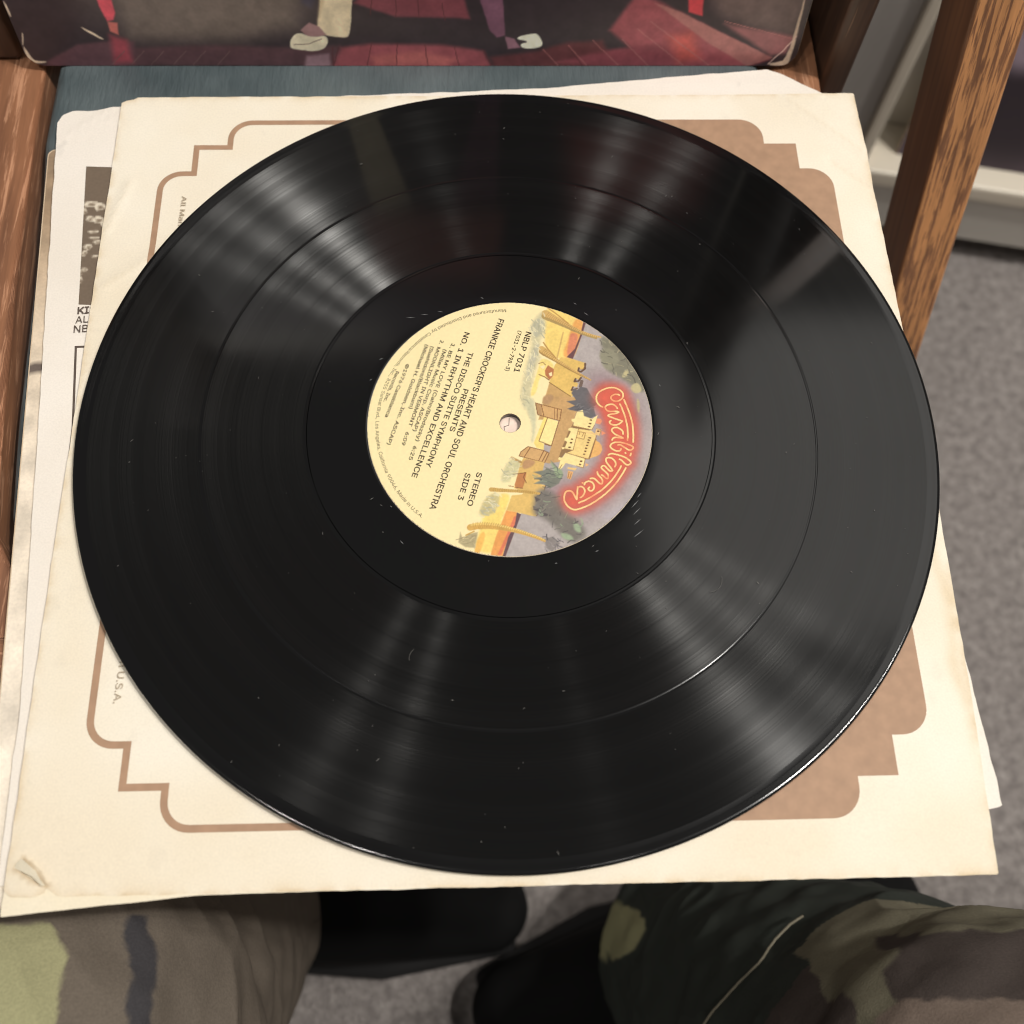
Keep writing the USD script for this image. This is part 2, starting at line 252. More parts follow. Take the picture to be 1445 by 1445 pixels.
LABEL_ART=[
('poly',(182,172,168),0.3,0,[(29.0,41.8),(27.0,35.7),(23.3,25.7),(2.9,-34.5),(1.2,-39.6),(-0.5,-44.1),(-2.9,-50.5),(8.2,-53.9),(41.3,-54.4),(60.1,-1.6),(48.3,45.6),(32.9,52.0)]),
('poly',(150,122,128),14,0,[(28.5,17.9),(36.0,19.2),(44.8,11.1),(45.6,-0.1),(43.3,-16.5),(36.2,-27.9),(24.6,-36.3),(13.1,-31.6),(11.8,-25.5),(23.4,-23.7),(30.8,-17.6),(34.5,-6.0),(31.2,3.5)]),
('poly',(176,168,176),7,0,[(50.4,13.3),(52.8,2.4),(51.2,-18.7),(39.6,-32.0),(29.0,-36.4),(39.3,-36.5),(54.8,-26.9),(58.0,11.0)]),
('poly',(214,96,80),7,0,[(32.2,14.4),(37.3,14.7),(41.8,12.5),(44.8,-0.1),(43.6,-11.1),(40.5,-18.6),(31.7,-28.2),(21.8,-34.1),(17.8,-32.4),(17.3,-27.6),(26.4,-23.3),(32.0,-16.8),(34.3,-10.2),(33.9,-2.6),(32.1,5.6)]),
('poly',(226,104,84),4,0,[(30.9,11.7),(37.2,13.4),(40.1,9.9),(41.6,-1.8),(41.5,-14.4),(35.0,-23.4),(21.1,-32.1),(18.7,-29.7),(26.3,-24.9),(32.3,-17.6),(35.8,-10.2),(35.5,-2.6),(32.9,6.0)]),
('poly',(250,218,128),1.2,0,[(14.0,49.0),(28.1,42.5),(26.8,35.9),(23.5,25.7),(18.0,25.5),(13.3,29.8),(13.5,35.2),(13.0,40.7)]),
('poly',(240,175,100),1.0,0,[(25.0,43.3),(28.1,42.4),(27.1,37.3),(25.7,31.9),(23.5,25.9),(19.2,26.7),(21.8,33.5),(22.9,37.3)]),
('poly',(222,140,105),0.8,0,[(22.9,37.1),(25.9,36.2),(25.0,31.9),(23.6,28.1),(21.0,26.8),(22.0,32.5)]),
('poly',(112,78,80),0.35,0,[(28.1,42.3),(29.0,41.7),(27.1,35.7),(23.3,25.7),(21.1,26.6),(24.2,30.0),(26.5,35.9)]),
('poly',(250,220,125),1.5,0,[(-4.1,-26.8),(-0.1,-27.5),(-2.4,-33.8),(-4.1,-38.4),(-5.9,-49.7),(-13.5,-47.3),(-11.3,-41.1),(-9.3,-32.6)]),
('poly',(244,190,100),0.8,0,[(-11.0,-41.1),(-8.9,-41.2),(-11.4,-49.6),(-13.5,-48.2)]),
('poly',(238,165,92),0.5,0,[(-2.1,-33.3),(1.6,-34.0),(0.7,-38.5),(-1.6,-43.0),(-3.7,-50.0),(-7.7,-49.4),(-5.8,-42.9),(-3.8,-37.8)]),
('poly',(222,125,92),0.5,0,[(0.5,-35.6),(1.7,-35.3),(0.9,-38.5),(-1.6,-43.6),(-4.1,-49.4),(-5.4,-49.4),(-1.8,-41.3)]),
('poly',(104,78,84),0.35,0,[(1.5,-34.1),(2.9,-34.8),(1.2,-39.6),(-0.5,-44.1),(-2.7,-50.0),(-3.7,-50.0),(-1.6,-43.0),(0.7,-38.5)]),
('poly',(212,202,162),2.2,0,[(8.0,39.7),(13.2,47.3),(14.3,42.1),(13.7,37.4),(11.5,33.1),(10.9,27.2),(11.8,26.6),(9.3,21.9),(8.1,14.1),(6.5,6.3),(4.7,5.1),(3.7,11.5),(6.1,21.9),(7.4,27.2),(8.7,32.6)]),
('poly',(190,186,160),1.2,0,[(8.5,39.9),(11.4,43.7),(13.5,41.8),(12.8,37.4),(10.4,34.7),(9.5,35.8)]),
('poly',(196,190,165),1.4,0,[(11.1,33.6),(11.1,28.3),(8.9,23.2),(6.6,15.4),(6.5,21.9),(8.4,28.6)]),
('poly',(214,208,170),1.5,0,[(6.6,10.3),(8.9,9.3),(8.9,5.6),(9.4,-0.1),(7.9,-7.4),(7.1,-7.9),(7.9,-1.4),(5.8,5.4),(5.5,8.9)]),
('poly',(214,206,160),1.6,0,[(-3.2,-19.2),(0.2,-13.2),(3.4,-15.0),(2.8,-18.0),(-0.0,-22.5),(-3.8,-23.6)]),
('poly',(206,192,140),1.4,0,[(-11.5,-35.4),(-10.4,-30.8),(-7.4,-26.8),(-3.9,-27.1),(-5.1,-32.6),(-6.7,-34.9)]),
('poly',(184,170,130),0.7,0,[(-18.4,-44.7),(-17.7,-41.0),(-17.0,-43.6),(-14.7,-41.7),(-11.8,-41.1),(-12.9,-46.8),(-16.1,-46.4)]),
('poly',(252,226,140),0.8,0,[(11.8,26.8),(17.0,23.9),(14.9,16.8),(11.1,19.5),(9.6,11.4),(6.9,10.3),(10.7,21.9)]),
('poly',(230,192,110),0.3,0,[(16.7,23.4),(19.2,26.7),(23.5,25.7),(27.7,24.1),(27.3,22.1),(26.4,21.4),(25.3,21.7),(25.0,20.4),(26.0,18.8),(25.5,17.0),(24.2,17.5),(23.7,16.4),(24.8,15.6),(24.2,14.1),(23.0,14.5),(22.2,12.9),(23.3,11.6),(21.9,9.8),(14.4,16.2)]),
('poly',(205,165,108),0.5,0,[(14.5,16.2),(21.7,10.2),(25.5,10.1),(23.2,8.7),(20.6,1.1),(10.0,1.2)]),
('poly',(204,163,110),0.4,0,[(12.2,10.3),(11.5,7.7),(18.1,5.2),(17.5,0.8),(14.2,-9.1),(13.3,-11.9),(11.5,-15.5),(13.1,-15.9),(16.8,-15.3),(18.9,-10.8),(20.5,-6.2),(23.5,4.0),(25.7,5.4),(24.6,8.7),(21.1,10.2)]),
('poly',(186,148,108),1.0,0,[(12.3,11.2),(16.3,11.2),(14.0,6.7),(11.5,7.7)]),
('line',(150,115,70),0.12,0.35,[(14.4,16.2),(21.7,10.5)]),
('line',(190,150,85),0.12,0.3,[(27.7,24.1),(27.3,22.1),(26.4,21.4),(25.3,21.7),(25.0,20.4)]),
('line',(110,85,70),0.12,0.7,[(25.3,22.0),(25.0,20.7),(26.0,20.4),(27.5,21.7),(27.7,23.8)]),
('line',(110,85,70),0.12,0.7,[(23.9,17.5),(23.4,16.5),(24.9,16.6),(25.9,18.0)]),
('line',(110,85,70),0.12,0.6,[(22.8,14.2),(22.2,12.9),(24.3,13.6)]),
('line',(120,100,90),0.12,1.2,[(26.1,16.5),(25.5,14.4)]),
('poly',(250,222,130),0.4,0,[(12.0,2.2),(13.2,1.8),(10.0,-7.2),(11.6,-8.4),(11.5,-10.7),(8.9,-9.7),(8.1,-7.9)]),
('poly',(250,230,158),0.3,0,[(13.2,1.8),(17.2,0.5),(14.2,-9.1),(9.9,-7.2)]),
('poly',(216,172,116),0.15,0,[(9.2,7.9),(18.3,5.1),(17.5,0.7),(9.7,3.2)]),
('poly',(190,150,104),0.3,0,[(9.3,7.8),(11.1,7.2),(11.4,2.8),(9.8,3.2)]),
('poly',(216,172,116),0.15,0,[(6.0,-9.3),(11.5,-10.9),(13.3,-11.9),(11.6,-15.6),(2.8,-12.9),(3.5,-11.3)]),
('line',(140,98,62),0.12,0.3,[(9.2,7.9),(18.3,5.1),(17.5,0.7),(9.8,3.2),(9.2,7.9)]),
('line',(140,98,62),0.12,0.3,[(11.2,7.2),(12.0,2.6)]),
('line',(140,98,62),0.12,0.3,[(15.8,5.8),(15.8,1.4)]),
('line',(140,98,62),0.12,0.3,[(16.9,5.5),(16.6,1.1)]),
('line',(140,98,62),0.12,0.3,[(6.0,-9.3),(11.5,-10.9),(13.3,-11.9),(11.6,-15.6),(2.8,-12.9),(3.5,-11.3),(6.0,-9.3)]),
('line',(140,98,62),0.12,0.3,[(11.5,-10.9),(9.6,-14.8)]),
('line',(140,98,62),0.12,0.3,[(12.7,-11.4),(10.7,-15.2)]),
('line',(140,98,62),0.12,0.3,[(6.8,-9.7),(4.7,-13.1)]),
('line',(140,98,62),0.12,0.3,[(13.2,1.8),(9.9,-7.2),(14.2,-9.1),(17.2,0.5)]),
('line',(140,98,62),0.12,0.3,[(11.8,-8.4),(13.8,-9.1)]),
('poly',(228,190,112),0.3,0,[(-0.1,-27.8),(3.4,-27.5),(3.9,-26.9),(9.5,-27.3),(9.3,-30.2),(7.8,-31.5),(7.0,-32.5),(8.4,-33.4),(8.0,-35.7),(6.2,-35.4),(1.0,-33.9),(-2.0,-33.3)]),
('poly',(226,186,112),0.3,0,[(4.3,-13.6),(11.6,-15.5),(10.6,-19.6),(10.2,-23.8),(11.7,-24.2),(10.9,-27.0),(4.2,-26.5),(0.7,-25.1),(3.1,-16.2)]),
('poly',(196,152,108),0.8,0,[(4.3,-13.9),(8.9,-14.8),(7.2,-17.2),(3.6,-18.3)]),
('poly',(110,90,78),0.25,0,[(7.0,-31.8),(9.1,-32.5),(9.3,-33.4),(7.2,-33.2)]),
('poly',(110,90,78),0.25,0,[(8.4,-28.2),(9.1,-27.6),(9.2,-29.3),(7.6,-28.7)]),
('line',(130,100,75),0.12,0.4,[(11.7,-24.1),(10.9,-26.7)]),
('line',(130,100,75),0.12,0.4,[(9.0,-30.5),(9.6,-33.4),(8.2,-35.4)]),
('poly',(190,122,80),0.3,0,[(13.0,21.1),(14.2,23.3),(16.3,21.6),(15.9,18.9),(14.5,17.2),(13.1,19.2)]),
('poly',(250,232,180),0.3,0,[(11.2,22.9),(13.0,23.3),(13.2,22.7),(12.3,21.6)]),
('poly',(250,232,180),0.3,0,[(14.3,19.9),(15.5,20.5),(15.6,18.9),(14.7,18.7)]),
('line',(140,95,60),0.12,0.35,[(10.8,19.5),(12.9,18.4),(14.4,17.1)]),
('line',(150,105,70),0.12,0.25,[(10.8,24.0),(12.4,24.5),(13.3,23.4)]),
('poly',(196,132,82),0.3,0,[(2.2,-19.8),(5.2,-19.3),(4.4,-23.1),(3.7,-25.2),(1.3,-25.1),(1.0,-23.7)]),
('poly',(252,236,180),0.3,0,[(-0.1,-21.0),(1.7,-20.7),(1.3,-22.8),(-0.0,-23.1)]),
('line',(140,95,60),0.12,0.35,[(0.6,-19.9),(4.9,-19.3),(4.1,-21.0),(5.0,-23.1)]),
('line',(150,105,70),0.12,0.3,[(1.3,-24.8),(3.7,-25.2)]),
('line',(160,115,75),0.12,0.3,[(-1.1,-24.2),(0.5,-24.5)]),
('poly',(150,118,80),0.3,0,[(23.6,4.1),(22.5,0.0),(20.7,-3.0),(19.0,-7.1),(17.9,-9.9),(16.3,-14.4),(17.1,-14.4),(19.1,-11.7),(25.7,-14.5),(27.3,-14.5),(30.1,-6.8)]),
('poly',(238,184,110),0.3,0,[(29.8,-7.1),(31.0,-8.0),(31.8,-9.3),(31.9,-10.9),(31.1,-12.5),(29.9,-13.3),(27.4,-14.1)]),
('poly',(232,150,112),0.3,0,[(30.7,1.5),(32.1,1.3),(32.5,0.4),(31.8,-0.9),(30.1,-0.5)]),
('poly',(236,150,112),0.3,0,[(32.0,-3.4),(33.6,-4.4),(32.0,-5.2)]),
('poly',(238,180,120),0.3,0,[(25.8,-15.9),(26.9,-16.6),(25.7,-17.3)]),
('poly',(251,229,160),0.15,0,[(23.7,4.0),(25.8,4.9),(26.4,2.8),(29.0,1.3),(31.1,2.8),(29.7,-1.2),(28.7,-3.0),(22.2,-1.4),(22.5,0.0),(21.7,0.5),(21.7,1.4),(22.8,1.4)]),
('poly',(251,229,160),0.15,0,[(21.5,-2.1),(24.0,-2.6),(21.6,-10.9),(18.9,-10.3),(17.9,-10.5),(17.8,-9.6),(18.9,-9.8),(19.8,-7.6),(18.8,-7.0),(19.1,-6.0),(20.1,-6.0),(21.3,-3.5),(20.3,-3.1),(20.5,-2.3)]),
('poly',(246,214,140),0.15,0,[(24.0,-2.6),(28.6,-3.4),(30.0,-5.0),(29.7,-6.3),(26.8,-14.3),(21.7,-12.8),(19.5,-11.9),(21.7,-10.9)]),
('poly',(251,229,160),0.15,0,[(19.0,-11.9),(25.7,-14.3),(24.9,-17.7),(22.5,-16.9),(18.9,-15.8),(17.9,-17.3),(16.8,-18.4),(16.2,-18.0),(17.1,-14.8),(16.3,-14.3),(16.7,-13.5),(17.8,-13.8)]),
('poly',(240,200,140),0.2,0,[(26.6,-3.8),(29.7,-4.3),(30.4,-2.4),(32.1,-2.9),(31.4,-5.5),(30.0,-5.0),(26.6,-4.2)]),
('poly',(240,200,130),0.3,0,[(19.6,-17.4),(22.7,-17.8),(22.0,-18.7),(19.4,-18.0)]),
('poly',(236,180,118),0.3,0,[(19.6,-18.7),(21.4,-19.2),(20.4,-22.1),(19.1,-21.6)]),
('line',(165,118,72),0.12,0.22,[(22.2,-1.4),(28.7,-3.0),(29.7,-1.2)]),
('line',(165,118,72),0.12,0.22,[(24.0,-2.6),(21.7,-10.9)]),
('line',(165,118,72),0.12,0.22,[(19.0,-11.8),(26.9,-14.4)]),
('line',(165,118,72),0.12,0.22,[(22.5,-16.9),(24.9,-17.7),(25.7,-14.5)]),
('line',(165,118,72),0.12,0.22,[(23.8,-3.6),(26.4,-4.2),(25.7,-6.7),(23.2,-6.0)]),
('line',(165,118,72),0.12,0.22,[(24.4,-3.8),(24.1,-4.9)]),
('line',(165,118,72),0.12,0.22,[(25.8,-4.2),(25.1,-5.6)]),
('line',(165,118,72),0.12,0.22,[(30.2,-5.4),(27.6,-13.6)]),
('line',(165,118,72),0.12,0.22,[(18.9,-9.9),(18.9,-10.3),(21.6,-10.9)]),
('line',(165,118,72),0.12,0.22,[(17.6,-16.4),(16.5,-18.3)]),
('line',(165,118,72),0.12,0.22,[(30.3,-2.6),(31.9,-3.1),(31.3,-5.2)]),
('line',(165,118,72),0.12,0.22,[(19.9,-19.4),(19.4,-21.6)]),
('line',(165,118,72),0.12,0.22,[(20.7,-19.6),(20.0,-21.8)]),
('line',(120,82,50),0.1,0.55,[(28.4,0.9),(28.7,0.8)]),
('line',(120,82,50),0.1,0.55,[(28.0,-0.5),(28.4,-0.6)]),
('line',(120,82,50),0.1,0.55,[(27.6,-1.7),(28.0,-1.8)]),
('line',(120,82,50),0.1,0.55,[(27.6,-6.1),(28.0,-6.2)]),
('line',(120,82,50),0.1,0.55,[(27.2,-7.0),(27.6,-7.1)]),
('line',(120,82,50),0.1,0.55,[(26.9,-7.9),(27.2,-8.0)]),
('line',(120,82,50),0.1,0.55,[(26.5,-9.1),(26.9,-9.1)]),
('line',(120,82,50),0.1,0.55,[(26.1,-10.2),(26.5,-10.3)]),
('line',(120,82,50),0.1,0.55,[(25.7,-11.3),(26.1,-11.4)]),
('line',(120,82,50),0.1,0.55,[(25.4,-12.5),(25.7,-12.5)]),
('line',(120,82,50),0.1,0.55,[(21.4,-6.6),(21.7,-6.7)]),
('line',(120,82,50),0.1,0.55,[(20.9,-8.0),(21.3,-8.0)]),
('line',(120,82,50),0.1,0.55,[(20.3,-9.8),(20.7,-9.8)]),
('line',(120,82,50),0.1,0.55,[(24.1,-15.2),(24.5,-15.2)]),
('line',(120,82,50),0.1,0.55,[(23.7,-16.4),(24.0,-16.5)]),
('line',(120,82,50),0.1,0.55,[(30.7,-3.6),(31.1,-3.6)]),
('poly',(108,104,106),0.5,0,[(22.2,11.6),(23.7,8.9),(20.6,8.5),(22.6,7.8),(24.5,7.3),(20.4,5.4),(23.5,4.4),(25.9,5.2),(26.2,2.5),(28.5,1.5),(30.4,2.5),(29.9,5.3),(29.8,8.2),(28.9,11.0),(27.8,13.7),(25.7,14.4),(24.3,13.0),(22.9,13.5)]),
('poly',(108,104,106),0.4,0,[(20.3,8.4),(24.5,8.5),(25.6,10.0),(22.2,12.1),(24.7,12.4),(26.5,10.7),(27.7,13.1),(29.4,10.2),(31.2,7.3),(28.5,5.0),(21.0,4.9),(24.0,6.2)]),
('poly',(126,128,116),0.6,0,[(8.6,-16.0),(10.7,-16.5),(12.2,-17.9),(11.2,-18.5),(7.7,-19.1),(10.1,-20.3),(11.2,-21.1),(7.9,-21.1),(10.0,-22.3),(7.6,-23.5),(11.0,-23.8),(13.1,-25.4),(16.2,-23.6),(17.9,-20.3),(15.1,-16.1),(13.7,-14.7),(15.5,-19.1),(12.6,-17.6)]),
('poly',(160,176,140),1.0,0,[(13.4,-14.6),(15.3,-17.6),(17.5,-18.2),(17.9,-20.6),(15.9,-22.1),(14.7,-18.8)]),
('poly',(134,130,112),2.2,0,[(33.6,35.4),(37.0,34.6),(43.1,28.5),(46.1,22.6),(49.4,14.8),(47.8,11.0),(43.9,14.8),(40.2,17.8),(36.1,20.3),(34.6,22.7),(38.2,26.6),(34.1,29.6)]),
('poly',(150,146,124),1.5,0,[(32.8,29.6),(38.5,30.6),(40.7,24.6),(36.2,20.7),(33.7,22.7)]),
('poly',(196,184,140),0.8,0,[(40.3,18.0),(42.2,21.2),(43.6,21.1),(42.4,18.0)]),
('poly',(196,184,140),0.8,0,[(43.0,13.9),(46.1,16.3),(47.9,12.4),(44.9,11.0)]),
('poly',(196,184,140),0.8,0,[(45.6,10.0),(46.5,7.2),(45.8,2.9),(45.1,5.3)]),
('poly',(124,118,110),3,0,[(8.8,-24.1),(16.0,-27.9),(17.2,-33.2),(21.0,-36.4),(24.2,-40.1),(24.9,-43.7),(20.0,-45.7),(15.9,-42.5),(13.2,-38.4),(9.4,-35.7),(6.5,-34.6)]),
('poly',(160,176,144),1.0,0,[(20.4,-37.4),(22.8,-39.0),(23.1,-42.1),(20.7,-41.1)]),
('poly',(160,176,144),1.0,0,[(22.9,-35.9),(23.9,-37.5),(23.6,-39.5)]),
('poly',(160,176,144),1.0,0,[(15.9,-41.5),(19.7,-42.6),(20.6,-44.7),(16.8,-44.1)]),
('poly',(140,132,128),0.7,0,[(10.5,-44.0),(13.5,-43.0),(15.7,-45.6),(12.8,-48.6),(10.9,-47.1)]),
('poly',(92,84,84),0.5,0,[(9.4,-35.7),(13.3,-35.5),(10.9,-34.4)]),
('poly',(92,84,84),0.5,0,[(7.1,-33.1),(9.5,-32.6),(8.7,-33.9)]),
('poly',(92,84,84),0.5,0,[(7.7,-28.3),(9.6,-29.4),(8.1,-30.4)]),
('line',(176,150,96),0.2,np.float64(2.873076923076923),[(np.float64(14.0),np.float64(44.1)),(np.float64(15.4),np.float64(43.3))]),
('line',(176,150,96),0.2,np.float64(2.6192307692307693),[(np.float64(15.4),np.float64(43.3)),(np.float64(16.8),np.float64(42.5))]),
('line',(176,150,96),0.2,np.float64(2.3653846153846154),[(np.float64(16.8),np.float64(42.5)),(np.float64(18.2),np.float64(41.7))]),
('line',(176,150,96),0.2,np.float64(2.1115384615384616),[(np.float64(18.2),np.float64(41.7)),(np.float64(19.5),np.float64(40.9))]),
('line',(176,150,96),0.2,np.float64(1.8884615384615384),[(np.float64(19.5),np.float64(40.9)),(np.float64(20.9),np.float64(40.1))]),
('line',(176,150,96),0.2,np.float64(1.7115384615384612),[(np.float64(20.9),np.float64(40.1)),(np.float64(22.3),np.float64(39.3))]),
('line',(176,150,96),0.2,np.float64(1.5499999999999998),[(np.float64(22.3),np.float64(39.3)),(np.float64(23.6),np.float64(38.4))]),
('line',(176,150,96),0.2,np.float64(1.3884615384615382),[(np.float64(23.6),np.float64(38.4)),(np.float64(25.0),np.float64(37.7))]),
('line',(176,150,96),0.2,np.float64(1.2384615384615383),[(np.float64(25.0),np.float64(37.7)),(np.float64(26.4),np.float64(36.9))]),
('line',(176,150,96),0.2,np.float64(1.123076923076923),[(np.float64(26.4),np.float64(36.9)),(np.float64(27.8),np.float64(36.3))]),
('line',(176,150,96),0.2,np.float64(1.0307692307692307),[(np.float64(27.8),np.float64(36.3)),(np.float64(29.3),np.float64(35.6))]),
('line',(176,150,96),0.2,np.float64(0.9384615384615383),[(np.float64(29.3),np.float64(35.6)),(np.float64(30.8),np.float64(35.0))]),
('line',(176,150,96),0.2,np.float64(0.8461538461538461),[(np.float64(30.8),np.float64(35.0)),(np.float64(32.3),np.float64(34.5))]),
('line',(214,176,110),0.2,np.float64(2.6615384615384614),[(np.float64(14.1),np.float64(45.4)),(np.float64(15.4),np.float64(44.5))]),
('line',(214,176,110),0.2,np.float64(2.3846153846153846),[(np.float64(15.4),np.float64(44.5)),(np.float64(16.8),np.float64(43.7))]),
('line',(214,176,110),0.2,np.float64(2.1076923076923078),[(np.float64(16.8),np.float64(43.7)),(np.float64(18.2),np.float64(42.8))]),
('line',(214,176,110),0.2,np.float64(1.830769230769231),[(np.float64(18.2),np.float64(42.8)),(np.float64(19.6),np.float64(41.9))]),
('line',(214,176,110),0.2,np.float64(1.6),[(np.float64(19.6),np.float64(41.9)),(np.float64(20.9),np.float64(41.0))]),
('line',(214,176,110),0.2,np.float64(1.4384615384615385),[(np.float64(20.9),np.float64(41.0)),(np.float64(22.3),np.float64(40.1))]),
('line',(214,176,110),0.2,np.float64(1.2999999999999998),[(np.float64(22.3),np.float64(40.1)),(np.float64(23.7),np.float64(39.1))]),
('line',(214,176,110),0.2,np.float64(1.1615384615384614),[(np.float64(23.7),np.float64(39.1)),(np.float64(25.2),np.float64(38.3))]),
('line',(214,176,110),0.2,np.float64(1.0346153846153845),[(np.float64(25.2),np.float64(38.3)),(np.float64(26.7),np.float64(37.4))]),
('line',(214,176,110),0.2,np.float64(0.9423076923076923),[(np.float64(26.7),np.float64(37.4)),(np.float64(28.3),np.float64(36.7))]),
('line',(214,176,110),0.2,np.float64(0.873076923076923),[(np.float64(28.3),np.float64(36.7)),(np.float64(30.1),np.float64(36.0))]),
('line',(214,176,110),0.2,np.float64(0.8038461538461538),[(np.float64(30.1),np.float64(36.0)),(np.float64(31.9),np.float64(35.4))]),
('line',(214,176,110),0.2,np.float64(0.7346153846153846),[(np.float64(31.9),np.float64(35.4)),(np.float64(33.8),np.float64(34.9))]),
('line',(176,140,84),0.2,np.float64(2.273076923076923),[(np.float64(12.2),np.float64(29.1)),(np.float64(13.2),np.float64(28.2))]),
('line',(176,140,84),0.2,np.float64(2.019230769230769),[(np.float64(13.2),np.float64(28.2)),(np.float64(14.3),np.float64(27.4))]),
('line',(176,140,84),0.2,np.float64(1.7653846153846153),[(np.float64(14.3),np.float64(27.4)),(np.float64(15.4),np.float64(26.5))]),
('line',(176,140,84),0.2,np.float64(1.5115384615384615),[(np.float64(15.4),np.float64(26.5)),(np.float64(16.6),np.float64(25.6))]),
('line',(176,140,84),0.2,np.float64(1.3038461538461539),[(np.float64(16.6),np.float64(25.6)),(np.float64(17.9),np.float64(24.6))]),
('line',(176,140,84),0.2,np.float64(1.1653846153846155),[(np.float64(17.9),np.float64(24.6)),(np.float64(19.2),np.float64(23.6))]),
('line',(176,140,84),0.2,np.float64(1.05),[(np.float64(19.2),np.float64(23.6)),(np.float64(20.5),np.float64(22.6))]),
('line',(176,140,84),0.2,np.float64(0.9346153846153846),[(np.float64(20.5),np.float64(22.6)),(np.float64(21.9),np.float64(21.6))]),
('line',(176,140,84),0.2,np.float64(0.8269230769230769),[(np.float64(21.9),np.float64(21.6)),(np.float64(23.3),np.float64(20.6))]),
('line',(176,140,84),0.2,np.float64(0.7423076923076923),[(np.float64(23.3),np.float64(20.6)),(np.float64(24.8),np.float64(19.7))]),
('line',(176,140,84),0.2,np.float64(0.673076923076923),[(np.float64(24.8),np.float64(19.7)),(np.float64(26.2),np.float64(18.8))]),
('line',(176,140,84),0.2,np.float64(0.6038461538461538),[(np.float64(26.2),np.float64(18.8)),(np.float64(27.8),np.float64(17.8))]),
('line',(176,140,84),0.2,np.float64(0.5346153846153846),[(np.float64(27.8),np.float64(17.8)),(np.float64(29.3),np.float64(17.0))]),
('line',(222,182,112),0.2,np.float64(2.426923076923077),[(np.float64(12.2),np.float64(30.1)),(np.float64(13.3),np.float64(29.1))]),
('line',(222,182,112),0.2,np.float64(2.080769230769231),[(np.float64(13.3),np.float64(29.1)),(np.float64(14.3),np.float64(28.1))]),
('line',(222,182,112),0.2,np.float64(1.7346153846153847),[(np.float64(14.3),np.float64(28.1)),(np.float64(15.5),np.float64(27.1))]),
('line',(222,182,112),0.2,np.float64(1.3884615384615384),[(np.float64(15.5),np.float64(27.1)),(np.float64(16.6),np.float64(26.1))]),
('line',(222,182,112),0.2,np.float64(1.126923076923077),[(np.float64(16.6),np.float64(26.1)),(np.float64(17.9),np.float64(25.1))]),
('line',(222,182,112),0.2,np.float64(0.9923076923076923),[(np.float64(17.9),np.float64(25.1)),(np.float64(19.2),np.float64(24.1))]),
('line',(222,182,112),0.2,np.float64(0.8999999999999999),[(np.float64(19.2),np.float64(24.1)),(np.float64(20.5),np.float64(23.2))]),
('line',(222,182,112),0.2,np.float64(0.8076923076923076),[(np.float64(20.5),np.float64(23.2)),(np.float64(21.9),np.float64(22.2))]),
('line',(222,182,112),0.2,np.float64(0.7192307692307691),[(np.float64(21.9),np.float64(22.2)),(np.float64(23.3),np.float64(21.2))]),
('line',(222,182,112),0.2,np.float64(0.6423076923076922),[(np.float64(23.3),np.float64(21.2)),(np.float64(24.8),np.float64(20.2))]),
('line',(222,182,112),0.2,np.float64(0.573076923076923),[(np.float64(24.8),np.float64(20.2)),(np.float64(26.3),np.float64(19.1))]),
('line',(222,182,112),0.2,np.float64(0.5038461538461537),[(np.float64(26.3),np.float64(19.1)),(np.float64(27.8),np.float64(18.1))]),
('line',(222,182,112),0.2,np.float64(0.4346153846153846),[(np.float64(27.8),np.float64(18.1)),(np.float64(29.3),np.float64(17.1))]),
('line',(214,170,92),0.2,np.float64(2.3692307692307693),[(np.float64(-14.3),np.float64(-39.4)),(np.float64(-12.6),np.float64(-39.0))]),
('line',(214,170,92),0.2,np.float64(2.3076923076923075),[(np.float64(-12.6),np.float64(-39.0)),(np.float64(-10.8),np.float64(-38.9))]),
('line',(214,170,92),0.2,np.float64(2.246153846153846),[(np.float64(-10.8),np.float64(-38.9)),(np.float64(-8.8),np.float64(-38.9))]),
('line',(214,170,92),0.2,np.float64(2.1500000000000004),[(np.float64(-8.8),np.float64(-38.9)),(np.float64(-6.8),np.float64(-39.1))]),
('line',(214,170,92),0.2,np.float64(2.0076923076923077),[(np.float64(-6.8),np.float64(-39.1)),(np.float64(-4.7),np.float64(-39.4))]),
('line',(214,170,92),0.2,np.float64(1.853846153846154),[(np.float64(-4.7),np.float64(-39.4)),(np.float64(-2.5),np.float64(-39.9))]),
('line',(214,170,92),0.2,np.float64(1.6999999999999997),[(np.float64(-2.5),np.float64(-39.9)),(np.float64(-0.4),np.float64(-40.4))]),
('line',(214,170,92),0.2,np.float64(1.546153846153846),[(np.float64(-0.4),np.float64(-40.4)),(np.float64(1.6),np.float64(-41.0))]),
('line',(214,170,92),0.2,np.float64(1.3923076923076922),[(np.float64(1.6),np.float64(-41.0)),(np.float64(3.6),np.float64(-41.7))]),
('line',(214,170,92),0.2,np.float64(1.2461538461538462),[(np.float64(3.6),np.float64(-41.7)),(np.float64(5.5),np.float64(-42.4))]),
('line',(214,170,92),0.2,np.float64(1.1307692307692307),[(np.float64(5.5),np.float64(-42.4)),(np.float64(7.3),np.float64(-43.1))]),
('line',(214,170,92),0.2,np.float64(1.0384615384615383),[(np.float64(7.3),np.float64(-43.1)),(np.float64(9.0),np.float64(-43.8))]),
('line',(214,170,92),0.2,np.float64(0.9461538461538461),[(np.float64(9.0),np.float64(-43.8)),(np.float64(10.5),np.float64(-44.6))]),
('line',(236,202,120),0.2,np.float64(0.8),[(np.float64(-13.9),np.float64(-38.5)),(np.float64(-12.4),np.float64(-38.2))]),
('line',(236,202,120),0.2,np.float64(0.8),[(np.float64(-12.4),np.float64(-38.2)),(np.float64(-10.7),np.float64(-38.1))]),
('line',(236,202,120),0.2,np.float64(0.8),[(np.float64(-10.7),np.float64(-38.1)),(np.float64(-8.8),np.float64(-38.2))]),
